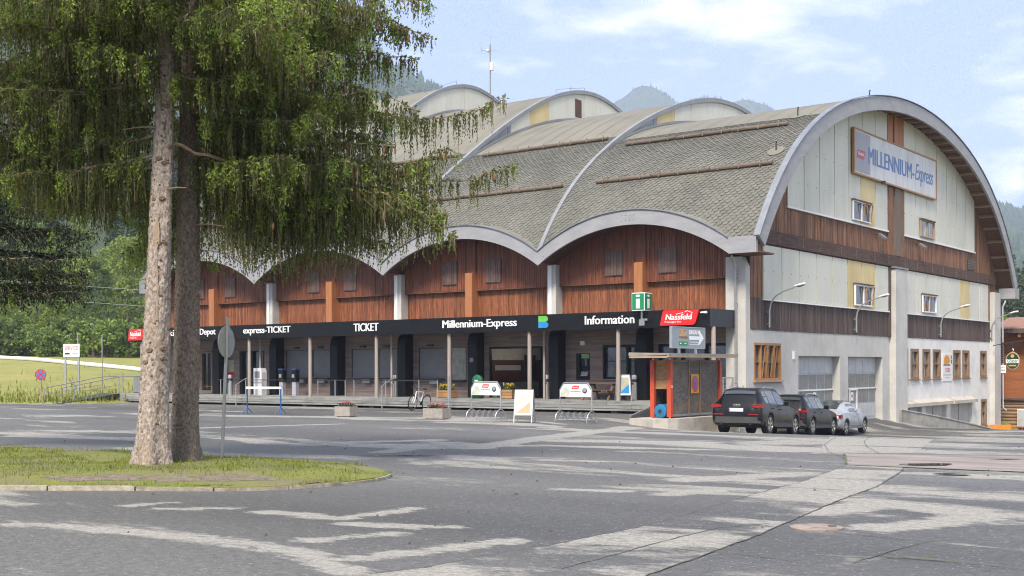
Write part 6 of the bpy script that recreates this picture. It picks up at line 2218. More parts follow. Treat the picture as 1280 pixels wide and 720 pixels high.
zs_ = float(land_z(np.array(-43.6), np.array(-1.8)))
t = thing('service_board', 'white board reading SERVICE on two steel posts in the meadow', 'sign', (-43.6, -1.9, zs_), R(30))
for x in (-.42, .42):
    MB().box(x - .05, x + .05, -.04, .04, -.2, 2.85).obj('post', K['steel'], t)
sb = MB().bbox(-.52, .52, -.09, -.045, 2.12, 2.88, .01).obj('board', K['white'], t)
text('lettering', 'SERVICE', (-.43, .43, 2.52, 2.76), 'F', -.0905, K['sign_red_faded'], sb, .004, .01)
MB().box(-.40, -.1, -.094, -.0905, 2.26, 2.36).obj('dark_mark', K['darkmetal'], sb)
MB().box(.05, .40, -.094, -.0905, 2.28, 2.33).obj('print_line', K['board_grey'], sb)
for x, y, h in ((-44.2, -1.1, 3.45), (-46.2, 2.0, 3.3)):
    t = thing('flag_pole', 'thin bare steel pole %s in the meadow' % ('right beside the service board' if h > 3.4 else 'standing alone right of the service board'), 'pole', (x, y, float(land_z(np.array(x), np.array(y)))))
    MB().tube([(0, 0, -.1), (0, 0, h)], .035, 8).obj('shaft', K['steel'], t, True)
    MB().lathe([(.05, h), (.05, h + .03), (0, h + .05)], 8).obj('cap', K['steel'], t)
# white slide pipe across the meadow
pp = [(-110, 22), (-90, 16.5), (-79.7, 14.8), (-74.1, 14.0), (-65.2, 11.7), (-57.2, 12.6), (-48, 14)]
pp = smooth_line(pp, 8)
t = thing('slide_track', 'long white tube track lying across the meadow slope', 'track')
for i in range(0, len(pp) - 2, 3):
    s_ = pp[i:i + 4]
    MB().tube([(x, y, float(land_z(np.array(x), np.array(y))) + .16) for x, y in s_], .17, 10).obj('tube_section', K['white'], t, True)

# round traffic sign seen from behind, on the island
bx_, by_ = 5.5, -31.55
t = thing('traffic_sign', 'round traffic sign seen from behind on a leaning grey post beside the spruces', 'sign', (bx_, by_, float(isl_z(bx_, by_)) - .05))
tip = (.085, .065, 2.45)
MB().tube([(0, 0, 0), tip], .03, 10).obj('post', K['greymetal'], t, True)
pl = MB().lathe([(.0, -.006), (.25, -.006), (.262, -.014), (.27, -.004), (.27, .006), (.25, .006), (0, .006)], 32, (0, 0, 0), 'x')
pl.move((0, 0, 0), R(20))
pl.v = [(x + .08 - .02, y + .055 + .0, z + 2.02) for x, y, z in pl.v]
plo = pl.obj('plate', K['board_grey'] if False else mat('grey_sign_back', (.33, .33, .30), (.26, .26, .235), 6, .6, metal=.2), t, True)
mb = MB().box(.007, .05, -.035, -.02, -.26, .27).box(.007, .05, .02, .035, -.26, .27).box(.007, .016, -.02, .02, -.26, .27)
mb.move((0, 0, 0), R(20))
mb.v = [(x + .06, y + .055, z + 2.02) for x, y, z in mb.v]
mb.obj('back_channel', K['steel'], plo)
# overhead wires on the left
t = thing('overhead_wire', 'thin pair of overhead wires crossing in front of the forest', 'wire')
for dz in (0, 1.4):
    MB().tube([(-120, 10, 14 + dz), (-80, 16, 8.2 + dz), (-60, 25, 6.5 + dz), (-30, 45, 6 + dz)], .02, 5).obj('wire', K['greymetal'], t)


# ------------------------------------------------------------------ spruces
class Leaves:
    def __init__(s):
        s.q = []

    def add(s, p, d, l, w):
        """rhombic leaflets: base p, unit dir d, length l, half width w"""
        r = rng.normal(size=p.shape)
        sd = np.cross(d, r)
        sd /= np.linalg.norm(sd, axis=1)[:, None] + 1e-9
        l = l[:, None]
        w = w[:, None]
        s.q.append(np.stack([p, p + d * l * .45 + sd * w, p + d * l, p + d * l * .45 - sd * w], 1))

    def obj(s, name, m, parent):
        q_ = np.concatenate(s.q)
        n = len(q_)
        return np_obj(name, q_.reshape(-1, 3), np.arange(4 * n).reshape(-1, 4), 4, m, parent)


def strands(P, L, lv, dens, lsz, wsz, tw=None, bare=.12):
    """drooping needle strands hanging from points P"""
    n = len(P)
    isb = rng.random(n) < bare
    sway = rng.normal(0, .07, (n, 2)) * L[:, None]
    m = np.maximum((L / dens).astype(int), 2)
    m = np.where(isb, 1, m)
    idx = np.repeat(np.arange(n), m)
    k = np.concatenate([np.arange(c) for c in m])
    t = (k + rng.random(len(k)) * .8) / m[idx]
    p = P[idx].copy()
    p[:, :2] += sway[idx] * (t ** 2)[:, None]
    p[:, 2] -= t * L[idx]
    az = rng.uniform(0, 2 * np.pi, len(t))
    d = np.stack([np.cos(az) * .30, np.sin(az) * .30, -np.full(len(t), .94)], 1)
    d /= np.linalg.norm(d, axis=1)[:, None]
    tap = 1 - .45 * t
    lv.add(p, d, rng.uniform(.75, 1.25, len(t)) * lsz * tap, rng.uniform(.7, 1.2, len(t)) * wsz * tap)
    if tw is not None:
        o = rng.normal(size=(n, 3)) * [1, 1, 0]
        o /= np.linalg.norm(o, axis=1)[:, None]
        w = np.where(isb, .0045, .002)[:, None]
        e = P.copy()
        e[:, :2] += sway
        e[:, 2] -= L
        tw.append(np.stack([P - o * w, P + o * w, e + o * w * .4, e - o * w * .4], 1))


def spruce(name, label, base, lean, prof, bark, limbs, needle, seed, cone_n, new_frac, group, knots=True, twigs=True):
    t = thing(name, label, 'tree', base, 0, group)
    rz_ = np.random.default_rng(seed)
    # trunk
    H = prof[-1][0]
    zz = np.concatenate([np.linspace(0, 1.2, 44), np.linspace(1.23, 8, 220), np.linspace(8.4, H, 16)])
    n = 56
    rr = np.interp(zz, [p[0] for p in prof], [p[1] for p in prof])
    ax = lean[0] * np.clip(zz / 8, 0, 2), lean[1] * np.clip(zz / 8, 0, 2)
    th = np.linspace(0, 2 * np.pi, n, endpoint=False)
    Z, T = np.meshgrid(zz, th, indexing='ij')
    lob = 1 + .05 * np.sin(3 * T + seed + .4 * Z) + .035 * np.sin(5 * T - Z * 1.3) + .024 * rz_.normal(size=Z.shape) + .02 * np.sin(9 * T + 6 * Z) * np.sin(14 * Z - 3 * T) + np.exp(-Z / .26) * (.30 + .20 * np.sin(4 * T + seed))
    lob += .05 * np.exp(-((Z * 2.3 + seed) % 1 - .5) ** 2 / .02) * (np.sin(T * 2 + Z * 3) > .2)
    Rr = rr[:, None] * lob
    v = np.stack([ax[0][:, None] + Rr * np.cos(T), ax[1][:, None] + Rr * np.sin(T), Z - .12 * (Z < .01)], -1).reshape(-1, 3)
    i = np.arange(len(zz) * n).reshape(len(zz), n)
    j = np.roll(i, -1, axis=1)
    f = np.stack([i[:-1].ravel(), j[:-1].ravel(), j[1:].ravel(), i[1:].ravel()], 1)
    tr = np_obj('trunk', v, f, 4, bark, t, True)

    def axis(z):
        return np.array([lean[0] * min(z / 8, 2), lean[1] * min(z / 8, 2), z])

    def rad(z):
        return float(np.interp(z, [p[0] for p in prof], [p[1] for p in prof]))
    if knots:
        kn = MB()
        for _ in range(190):
            z = rz_.uniform(.4, 6.5)
            a = rz_.uniform(-2.9, 1.3)
            c = axis(z) + rad(z) * 1.0 * np.array([math.cos(a), math.sin(a), 0])
            s = rz_.uniform(.008, .02) if rz_.random() < .86 else rz_.uniform(.028, .042)
            o = np.array([math.cos(a), math.sin(a), 0])
            u = np.array([-math.sin(a), math.cos(a), 0])
            ring = []
            for ra_, ho in ((1.7, -.02), (1.2, .004), (.75, .012), (.3, .004)):
                ring.append([tuple(c + o * (ho + s * .25 * (ho > 0)) + s * ra_ * (math.cos(q_) * u * 1.0 + math.sin(q_) * np.array([0, 0, .8]))) for q_ in np.linspace(0, 2 * math.pi, 9)[:-1]])
            b0 = len(kn.v)
            for r_ in ring:
                kn.v.extend(r_)
            for a_ in range(3):
                for k in range(8):
                    kn.f.append((b0 + a_ * 8 + k, b0 + a_ * 8 + (k + 1) % 8, b0 + a_ * 8 + 8 + (k + 1) % 8, b0 + a_ * 8 + 8 + k))
            kn.f.append(tuple(b0 + 24 + k for k in range(8)))
        o = kn.obj('branch_scars', K['knot'], tr, True)
        o['kind'] = 'stuff'
        # resin streak and short dead stubs
        stb = MB()
        for _ in range(16):
            z = rz_.uniform(3.8, 8)
            a = rz_.uniform(0, 6.28)
            c = axis(z) + rad(z) * .8 * np.array([math.cos(a), math.sin(a), 0])
            L = rz_.uniform(.2, .8)
            e = c + L * np.array([math.cos(a), math.sin(a), rz_.uniform(-.25, .15)])
            stb.tube([tuple(c), tuple((c + e) / 2 + [0, 0, .02]), tuple(e)], [.016, .011, .005], 6)
        o = stb.obj('dead_stubs', K['twig'], t, True)
        o['kind'] = 'stuff'
    lv, nw = Leaves(), Leaves()
    tw = []
    wood = MB()
    cones = []
    for lb in limbs:
        pts, r0, secs, dens, hang, newf, cone = lb['pts'], lb['r'], lb['sec'], lb['dens'], lb['hang'], lb['new'], lb['cone']
        P = np.array(pts, float) - np.array(base)
        # resample
        seg = np.linalg.norm(np.diff(P, axis=0), axis=1)
        s = np.concatenate([[0], np.cumsum(seg)])
        Lt = s[-1]
        ns = max(8, int(Lt / .22))
        ss_ = np.linspace(0, Lt, ns)
        C = np.stack([np.interp(ss_, s, P[:, k]) for k in range(3)], 1)
        for _ in range(2):
            C[1:-1] = (C[:-2] + 2 * C[1:-1] + C[2:]) / 4
        C[1:-1] += rz_.normal(0, .025, C[1:-1].shape)
        wood.tube([tuple(c) for c in C], list(np.linspace(r0, .006, ns)), 6)
        D = np.gradient(C, axis=0)
        D /= np.linalg.norm(D, axis=1)[:, None]
        if lb.get('direct'):
            nd = int(Lt / lb['direct'])
            u = np.sort(rz_.uniform(.12, 1, nd))
            fi = u * (ns - 1)
            i0 = np.minimum(fi.astype(int), ns - 2)
            pp_ = C[i0] + (C[i0 + 1] - C[i0]) * (fi - i0)[:, None]
            pp_[:, :2] += rz_.normal(0, .05, (nd, 2))
            strands(pp_, hang * rz_.uniform(.35, 1.25, nd) * (1.05 - .6 * u ** 3), lv, .036, .066, .021, tw, .06)
            dd = rz_.normal(size=(nd, 3)) * [1, 1, .7] + D[i0] * .8 + [0, 0, .3]
            dd /= np.linalg.norm(dd, axis=1)[:, None]
            lv.add(pp_, dd, rz_.uniform(.05, .10, nd), rz_.uniform(.012, .02, nd))
        # secondary branches
        nsec = int(Lt / lb['gap'])
        for q_ in range(nsec):
            u = (q_ + rz_.random()) / nsec
            if u < lb.get('bare', .12):
                continue
            i_ = min(int(u * (ns - 1)), ns - 2)
            fr = u * (ns - 1) - i_
            p0 = C[i_] * (1 - fr) + C[i_ + 1] * fr
            d0 = D[i_]
            for sd in (-1, 1):
                l2 = secs * rz_.uniform(.35, 1.15) * (.35 + .65 * math.sin(math.pi * min(max(u, .08), .93)))
                an = sd * rz_.uniform(.6, 1.25)
                dx = d0[0] * math.cos(an) - d0[1] * math.sin(an)
                dy = d0[0] * math.sin(an) + d0[1] * math.cos(an)
                m = max(int(l2 / dens), 2)
                tt = (np.arange(m) + rz_.random(m)) / m
                px = p0[0] + dx * l2 * tt
                py = p0[1] + dy * l2 * tt
                pz = p0[2] + (d0[2] * .5 + .10) * l2 * tt - .45 * l2 * tt ** 2
                pp_ = np.stack([px, py, pz], 1)
                Lh = hang * rz_.uniform(.25, 1.2, m) * (1 - .5 * tt) * (.5 + .6 * math.sin(math.pi * min(u + .15, 1)))
                strands(pp_, np.maximum(Lh, .06), lv, lb['step'], lb['lsz'], lb['wsz'], tw if lb['step'] < .06 else None)
                e = np.array([p0, [p0[0] + dx * l2 * .55, p0[1] + dy * l2 * .55, p0[2] + (d0[2] * .5 + .1) * l2 * .55 - .45 * l2 * .3], [px[-1], py[-1], pz[-1]]])
                if lb['step'] < .06:
                    wood.tube([tuple(x) for x in e], [.007, .005, .003], 4, False)
                # needles along the top of the twig
                m2 = max(int(l2 / .03), 2) if lb['step'] < .06 else 4
                t2 = rz_.random(m2)
                b = np.stack([p0[0] + dx * l2 * t2, p0[1] + dy * l2 * t2, p0[2] + (d0[2] * .5 + .10) * l2 * t2 - .45 * l2 * t2 ** 2], 1)
                dd = rz_.normal(size=(m2, 3)) * [1, 1, .7] + np.array([dx, dy, .25])
                dd /= np.linalg.norm(dd, axis=1)[:, None]
                isn = rz_.random() < newf
                (nw if isn else lv).add(b, dd, rz_.uniform(.7, 1.2, m2) * lb['lsz'] * .9, rz_.uniform(.8, 1.2, m2) * lb['wsz'])
                if isn:
                    m3 = 60
                    b = np.stack([px[-1] + rz_.normal(0, .05, m3), py[-1] + rz_.normal(0, .05, m3), pz[-1] + rz_.normal(-.08, .10, m3)], 1)
                    dd = rz_.normal(size=(m3, 3)) * [1, 1, .6] + np.array([dx * .4, dy * .4, -1.0])
                    dd /= np.linalg.norm(dd, axis=1)[:, None]
                    nw.add(b, dd, rz_.uniform(.05, .085, m3), rz_.uniform(.009, .014, m3))
                if cone and rz_.random() < cone * u:
                    cones.append((px[-1] + rz_.normal(0, .02), py[-1] + rz_.normal(0, .02), pz[-1] - .03))
    wood.obj('limbs', K['twig'], t, True, recalc=False)
    if tw and twigs:
        q_ = np.concatenate(tw)
        o = np_obj('twigs', q_.reshape(-1, 3), np.arange(len(q_) * 4).reshape(-1, 4), 4, K['twig'], t)
        o['kind'] = 'stuff'
    o = lv.obj('crown', needle, t)
    if nw.q:
        o2 = nw.obj('fresh_tips', K['needle_new'], o)
        o2['kind'] = 'stuff'
    if cones:
        cm = MB()
        for c in cones:
            L = rz_.uniform(.09, .14)
            r_ = rz_.uniform(.017, .023)
            cm.lathe([(.004, 0), (r_ * .8, -L * .2), (r_, -L * .45), (r_ * .75, -L * .75), (0, -L)], 7, c)
        o3 = cm.obj('cones', K['cone'], o, True, recalc=False)
        o3['kind'] = 'stuff'
    return t


CAMAZ = math.atan2(-45.29 + 33, 21.93 - 5.6)


def rand_limbs(base, lean, z0, z1, n, seed, lmax, front_clear, left_z, rfun=None, near=True, new=.5):
    r_ = np.random.default_rng(seed)
    out = []
    for k in range(n):
        h = z0 + (z1 - z0) * (k + r_.random()) / n
        az = k * 2.39996 + r_.uniform(-.35, .35)
        da = abs((az - CAMAZ + math.pi) % (2 * math.pi) - math.pi)
        if da < 1.05 and h < front_clear:
            continue
        if h < left_z:
            continue
        if h > 9.6 and k % 2:  # unseen upper limbs thinned to let more skylight through
            continue
        L = lmax * (1 - .62 * max(h - 5, 0) / 13) * r_.uniform(.7, 1.0)
        if h < 9:
            L *= .95
        s = np.linspace(0, 1, 7)
        z = h + L * (-.30 * s + .15 * s ** 2.2)
        if h > 10:
            z = h + L * (.12 * s - .15 * s ** 2)
        x = base[0] + lean[0] * min(h / 8, 2) + L * s * math.cos(az)
        y = base[1] + lean[1] * min(h / 8, 2) + L * s * math.sin(az)
        pts = np.stack([x, y, base[2] + z], 1)
        vis = h < 9.6
        out.append(dict(pts=pts, r=.030, bare=.22, sec=.95 if vis else 1.1, gap=.18 if vis else .42, dens=.062 if vis else .16, hang=.72 if vis else .6, step=.05 if vis else .11, lsz=.09 if vis else .16, wsz=.019 if vis else .035, new=new if vis else 0, cone=.10 if vis else 0))
    return out


def ex(pts, sec=.5, hang=.8, new=.12, cone=.3, gap=.15, bare=.06, direct=.028):
    return dict(pts=np.array(pts), r=.024, sec=sec, gap=gap, dens=.055, hang=hang, step=.044, lsz=.085, wsz=.018, new=new, cone=cone, bare=bare, direct=direct)


B1 = (5.74, -33.17, .12)
B2 = (5.44, -32.27, .12)
lean1, lean2 = (.27, .20), (.10, .07)
L1 = rand_limbs(B1, lean1, 4.5, 16, 56, 3, 5.2, 6.7, 4.5)
# hand-placed boughs reaching left and forward
T1 = lambda z: (B1[0] + lean1[0] * z / 8, B1[1] + lean1[1] * z / 8, z)


def bough(base_pt, az, L, droop, rise=0.0):
    s = np.linspace(0, 1, 7)
    return np.stack([base_pt[0] + L * s * math.cos(az), base_pt[1] + L * s * math.sin(az), base_pt[2] - droop * (1.6 * s - .6 * s ** 2) + rise * s ** 3], 1)


LEFT = math.atan2(-.599, -.8007)
for z, da, L, dr in ((5.4, .0, 3.4, .55), (5.9, -.35, 3.6, .6), (6.2, .4, 3.2, .5), (6.5, .1, 3.8, .6), (6.9, -.2, 3.6, .5), (7.2, .5, 3.4, .6), (7.6, .2, 3.6, .5), (7.9, -.4, 3.4, .5), (5.0, -.5, 3.0, .5), (5.1, .25, 2.6, .6)):
    L1.append(ex(bough(T1(z), LEFT + da, L, dr, .25), .85, .75, .42, .18, .17))
for z, da, L, dr in ((6.3, .95, 1.6, .3), (6.6, -.95, 1.6, .3), (7.1, .6, 1.9, .35), (7.4, -.6, 1.9, .35), (7.9, .2, 1.8, .3), (8.2, -.5, 2.0, .3)):
    L1.append(ex(bough(T1(z), CAMAZ + da, L, dr, .2), .8, .6, .7, .15, .16))
T2 = lambda z: (B2[0] + lean2[0] * z / 8, B2[1] + lean2[1] * z / 8, z)
L2 = rand_limbs(B2, lean2, 4.3, 16, 56, 8, 5.0, 6.6, 4.3)
L2 += [
    ex([T2(7.9), (6.41, -31.93, 7.72), (7.45, -31.15, 7.68), (8.18, -30.6, 7.42), (8.85, -30.09, 7.06)], .6, .55, .15, .6),
    ex([T2(7.25), (6.34, -31.35, 7.08), (7.3, -30.63, 6.98), (7.94, -30.15, 6.95), (8.42, -29.79, 6.80)], .25, .72, .04, .4, .2),
    ex([T2(6.7), (6.72, -31.69, 6.48), (7.76, -30.91, 6.31), (8.28, -30.52, 6.19), (8.72, -30.2, 5.83)], .28, .72, .04, .35, .2),
    ex([T2(6.5), (6.02, -31.59, 6.21), (7.51, -30.47, 5.91), (8.47, -29.75, 5.8), (9.11, -29.28, 5.89), (9.56, -28.94, 6.17)], .22, .72, .03, .25, .22),
    ex([T2(4.75), (6.38, -31.57, 4.41), (7.62, -30.64, 4.61), (8.34, -30.1, 4.94), (8.92, -29.67, 5.29)], .55, .75, .15, .25),
    ex([T2(4.85), (6.11, -31.15, 4.45), (7.41, -30.18, 4.58), (8.39, -29.45, 4.8), (8.93, -29.04, 4.85), (9.5, -28.61, 5.09)], .20, .66, .03, .2, .22),
    ex([T2(5.0), (5.3 + .4, -31.5, 4.68), (6.2, -30.83, 4.23), (7.16, -30.11, 3.92), (7.6, -29.79, 3.81)], .6, .55, .10, .15),
    ex([T2(5.1), (7.24, -31.3, 4.63), (8.18, -30.6, 4.53), (8.91, -30.06, 4.13), (9.22, -29.82, 3.75)], .42, .55, .12, .2),
]
for pts_, hg in (([T2(5.4), (6.6, -31.5, 5.0), (7.7, -30.7, 4.75), (8.5, -30.1, 4.55), (8.95, -29.8, 4.35)], .95), ([T2(5.2), (6.5, -31.2, 4.75), (7.4, -30.5, 4.5), (8.1, -29.95, 4.3)], .85),
                 ([T2(5.0), (6.3, -31.75, 4.6), (7.2, -31.1, 4.35), (7.9, -30.6, 4.2)], .8), ([T2(5.7), (6.8, -31.3, 5.35), (7.9, -30.4, 5.2), (8.7, -29.8, 5.15)], .85),
                 ([T2(4.9), (6.1, -31.4, 4.55), (6.9, -30.7, 4.25), (7.5, -30.2, 4.1)], .7), ([T2(6.0), (6.7, -31.6, 5.6), (7.7, -30.85, 5.5), (8.3, -30.3, 5.5)], .8), ([T2(5.0), (6.0, -31.9, 4.7), (6.7, -31.5, 4.4), (7.2, -31.1, 4.2)], .7)):
    pts_ = [pts_[0]] + [(x, y, z - .16) for x, y, z in pts_[1:]]
    L2.append(ex(pts_, .45, hg + .38, .12, .15, .15))
RIGHT = math.atan2(.599, .8007)
for z, da, L, dr in ((5.3, -.3, 2.9, .55), (5.6, .2, 3.2, .55), (5.9, -.5, 2.7, .5), (6.1, .45, 3.2, .5), (6.4, -.15, 3.0, .45), (6.8, -.55, 2.8, .5), (7.1, .15, 3.0, .5), (7.4, -.3, 2.9, .5), (7.8, .4, 2.8, .4), (8.0, -.6, 2.7, .4), (5.0, .5, 2.7, .5), (5.2, -.65, 2.3, .45)):
    L2.append(ex(bough(T2(z), RIGHT + da, L, dr, .2), .8, .75, .5, .2, .17))
spruce('spruce_tree', 'tall spruce with pale trunk streaked with resin, left of the twin pair', B1, lean1, [(0, .25), (.5, .238), (1.2, .215), (2.5, .193), (4, .168), (5, .148), (7.2, .115), (10, .09), (17, .015)], K['bark1'], L1, K['needle'], 5, 100, .3, 'twin spruces on the grass island')
spruce('spruce_tree', 'tall spruce with shade-darkened brown trunk, right of the twin pair', B2, lean2, [(0, .222), (.5, .216), (1.2, .207), (2.5, .197), (4, .18), (5, .165), (7.2, .13), (10, .10), (16.5, .015)], K['bark2'], L2, K['needle'], 9, 100, .3, 'twin spruces on the grass island')
# resin streak on the pale trunk
rs = MB()
t1 = next(o for o in bpy.data.objects if o.name == 'spruce_tree')
tr1 = [c for c in t1.children if c.name.startswith('trunk')][0]
A_, B_ = [], []
for z in np.linspace(2.3, 3.95, 26):
    rr_ = float(np.interp(z, [1.2, 2.5, 4, 5], [.215, .193, .168, .148])) * 1.06 + .006
    c_ = (lean1[0] * z / 8, lean1[1] * z / 8)
    w_ = max(.015, .07 + .05 * math.sin(z * 9) + random.uniform(-.05, .05)) * (1.7 if z > 3.45 else .8)
    a_ = CAMAZ + .12 * math.sin(z * 3) - .12 + random.uniform(-.05, .05)
    A_.append((c_[0] + rr_ * math.cos(a_ - w_), c_[1] + rr_ * math.sin(a_ - w_), z))
    B_.append((c_[0] + rr_ * math.cos(a_ + w_ * .8), c_[1] + rr_ * math.sin(a_ + w_ * .8), z))
rs.strip(A_, B_)
rs.obj('resin_streak', K['resin'], tr1, 'all', recalc=False)
# third spruce just outside the left edge, backlit shade painted into its needles
B3 = (-2.6, -32.2, .1)
L3 = rand_limbs(B3, (0, 0), 4.0, 14, 44, 21, 3.6, 0, 4.0, new=.05)
for d in L3:
    d['hang'] *= .7
    d['gap'] *= 1.3
for z, da, L, dr in ((3.3, -.1, 2.9, .15), (3.5, .05, 3.0, .2), (3.9, .2, 2.9, .3), (4.1, -.25, 2.9, .35), (4.3, .3, 2.7, .3), (4.8, .0, 2.8, .35), (5.2, -.3, 2.6, .4), (5.6, .35, 2.6, .4)):
    L3.append(ex(bough((B3[0], B3[1], z), RIGHT + da, L, dr, .1), 1.0, .2, .02, 0, .10))
spruce('spruce_tree', 'shade-darkened spruce with low drooping boughs at the left picture edge', B3, (0, 0), [(0, .24), (1, .22), (5, .16), (14.5, .02)], K['bark2'], L3, K['needle_shaded'], 14, 0, 0, None, False, False)


# ------------------------------------------------------------------ forest trees
def broadleaf(seed, H, W, m, n=3200):
    r_ = np.random.default_rng(seed)
    t = thing('broadleaf_tree', 'x', 'tree')
    wood = MB()
    wood.tube([(0, 0, -.5), (.1, 0, H * .3), (.15, .1, H * .6), (0, .1, H * .85)], [.18, .14, .09, .03], 7)
    cl = []
    for k in range(46):
        a = r_.uniform(0, 6.28)
        z = r_.uniform(.16, .97)
        wz = math.sin(math.pi * (z * .82 + .12)) ** .8
        rad = W / 2 * wz * math.sqrt(r_.uniform(.15, 1))
        c = np.array([rad * math.cos(a), rad * math.sin(a), z * H])
        cl.append((c, r_.uniform(.5, 1.0) * W * .15))
        if k % 4 == 0:
            wood.tube([(.12, .05, z * H * .6), tuple(c * [.5, .5, .93]), tuple(c)], [.06, .04, .015], 5)
    lv = Leaves()
    per = n // len(cl)
    for c, s in cl:
        u = r_.normal(size=(per, 3))
        u /= np.linalg.norm(u, axis=1)[:, None]
        p = c + u * (s * r_.uniform(.55, 1.1, per))[:, None] * [1, 1, .75]
        d = u + r_.normal(0, .6, (per, 3)) + [0, 0, -.2]
        d /= np.linalg.norm(d, axis=1)[:, None]
        lv.add(p, d, r_.uniform(.22, .42, per), r_.uniform(.08, .15, per))
    wood.obj('trunk', K['trunk_far'], t, True)
    lv.obj('crown', m, t)
    return t


def conifer(seed, H, W, m):
    r_ = np.random.default_rng(seed)
    t = thing('conifer_tree', 'x', 'tree')
    MB().tube([(0, 0, -.5), (0, 0, H * .98)], [.2, .02], 7).obj('trunk', K['trunk_far'], t, True)
    lv = Leaves()
    for z in np.linspace(.08, .99, 34):
        w = W / 2 * (1 - z) ** .85 * r_.uniform(.8, 1.1) + .12
        nb_ = int(7 + 7 * (1 - z))
        for k in range(nb_):
            a = r_.uniform(0, 6.28)
            m_ = max(int(w / .16), 3)
            s = np.linspace(.15, 1, m_)
            p = np.stack([w * s * math.cos(a), w * s * math.sin(a), z * H - .28 * w * s + .10 * w * s ** 2], 1)
            p += r_.normal(0, .06, p.shape)
            p = np.repeat(p, 2, 0)
            d = np.array([math.cos(a) * .6, math.sin(a) * .6, -.55]) + r_.normal(0, .4, (len(p), 3))
            d /= np.linalg.norm(d, axis=1)[:, None]
            lv.add(p, d, r_.uniform(.3, .6, len(p)), r_.uniform(.08, .15, len(p)))
    lv.obj('crown', m, t)
    return t


def retag(o, label, group, loc, rz, sc_):
    o.location = loc
    o.rotation_euler = (0, 0, rz)
    o.scale = (sc_, sc_, sc_)
    o['label'] = label
    o['group'] = group


protos = [broadleaf(31, 8, 6, K['leaf_a']), broadleaf(32, 9, 5.5, K['leaf_b']), broadleaf(33, 3.2, 4, K['leaf_b'], 1800), broadleaf(34, 10, 5, K['leaf_a']), conifer(41, 16, 6, K['leaf_c']), conifer(42, 19, 6.5, K['leaf_c'])]
first = [True] * len(protos)
NAMES = [('light green broadleaf tree at the forest edge above the meadow', 'light broadleaf trees above the meadow'), ('mid green broadleaf tree in the forest edge above the meadow', 'mid green trees above the meadow'),
         ('low rounded bush along the top of the meadow', 'bushes along the meadow top'), ('tall light green tree in the forest above the meadow', 'tall light trees above the meadow'),
         ('dark conifer on the wooded slope behind the broadleaf trees', 'conifers on the left slope'), ('tall dark conifer high on the wooded left slope', 'tall conifers on the left slope')]


def hill_left(a, d):
    """height of the wooded slope left of the station at sideways ratio a, distance d"""
    px = 640 + 1537 * np.asarray(a, float)
    yr = np.interp(px, [-1200, 0, 200, 350, 440, 500, 555, 600, 680, 760, 820], [-240, -170, -110, -30, 30, 85, 113, 150, 230, 340, 452])
    dr = np.interp(px, [-1200, 0, 560, 820], [1500, 1500, 1700, 1800])
    zr = 1.65 + (461 - yr) / 1537 * dr
    t = np.clip((np.asarray(d, float) - 128) / (dr - 128), 0, 1)
    return 4.2 + (zr - 4.2) * (.62 * t + .38 * t ** 1.6), dr


def put(k, a, d, sc_, label=None, group=None, z=None):
    x, y = cam_pt(a, d)
    if z is None:
        z = float(hill_left(a, d)[0]) if d > 128 else float(land_z(np.array(x), np.array(y)))
    lb, gr = NAMES[k]
    lb, gr = label or lb, group or gr
    rz = random.uniform(0, 6.28)
    if first[k]:
        o = protos[k]
        first[k] = False
    else:
        o = dup(protos[k], (0, 0, 0), 0, lb, gr)
    retag(o, lb, gr, (x, y, z - .2), rz, sc_)


def A(px):
    return (px - 640) / 1537


for px in range(-40, 215, 22):
    put(2, A(px + random.uniform(-6, 6)), random.uniform(112, 119), random.uniform(.8, 1.25))
for px in range(-45, 215, 30):
    put(random.choice((0, 1, 1)), A(px + random.uniform(-8, 8)), random.uniform(120, 128), random.uniform(.55, .75))
for px in range(-50, 215, 28):
    put(random.choice((0, 3, 1)), A(px + random.uniform(-8, 8)), random.uniform(130, 142), random.uniform(.75, .95))
for px in range(-50, 225, 30):
    put(random.choice((0, 3, 4, 1)), A(px + random.uniform(-8, 8)), random.uniform(145, 165), random.uniform(.75, 1.0))
for d0, st in ((172, 36), (205, 34), (250, 32), (310, 30), (390, 30)):
    for px in range(-40, 230, st):
        put(random.choice((4, 5)) if random.random() < .88 else 3, A(px + random.uniform(-9, 9)), d0 + random.uniform(-14, 14), random.uniform(.6, 1.05))
# trees at the right, beyond the cabin
RG = 'trees behind the cabin at the right edge'
for px, d, k, s_ in ((1248, 128, 0, 1.05), (1262, 118, 3, .95), (1280, 122, 1, .95), (1296, 126, 0, 1.0), (1242, 165, 5, .85), (1256, 172, 4, .95), (1272, 160, 5, .8), (1289, 170, 4, .95), (1250, 215, 5, .95), (1266, 225, 5, 1.0), (1283, 220, 4, 1.1), (1236, 140, 3, .9)):
    put(k, A(px), d, s_, 'leafy or needled tree on the slope behind the cabin roof', RG, -4.0 + .06 * (d - 100))

# ------------------------------------------------------------------ mountains
K['mountain'] = mat('wooded_mountain', (.046, .066, .030), (.028, .043, .022), .012, .95, bump=1.0, bscale=.12, dirt=(.10, .11, .05), dscale=.004, damt=.5, detail=10)


def sheet(name, avals, rows, zfun, m):
    v = []
    for a, t in ((a, t) for t in rows for a in avals):
        v.append(zfun(a, t))
    v = np.array(v)
    n = len(avals)
    i = np.arange(len(rows) * n).reshape(len(rows), n)
    f = np.stack([i[:-1, :-1].ravel(), i[:-1, 1:].ravel(), i[1:, 1:].ravel(), i[1:, :-1].ravel()], 1)
    return tag(np_obj(name, v, f, 4, m, smooth=True), kind='structure')


def nz(a, b):
    return math.sin(a * 37.1 + 1.3 * math.sin(b * 5.1)) + .6 * math.sin(a * 83.7 + b * 9.0) + .35 * math.sin(a * 171.0 + b * 17.0 + 2)


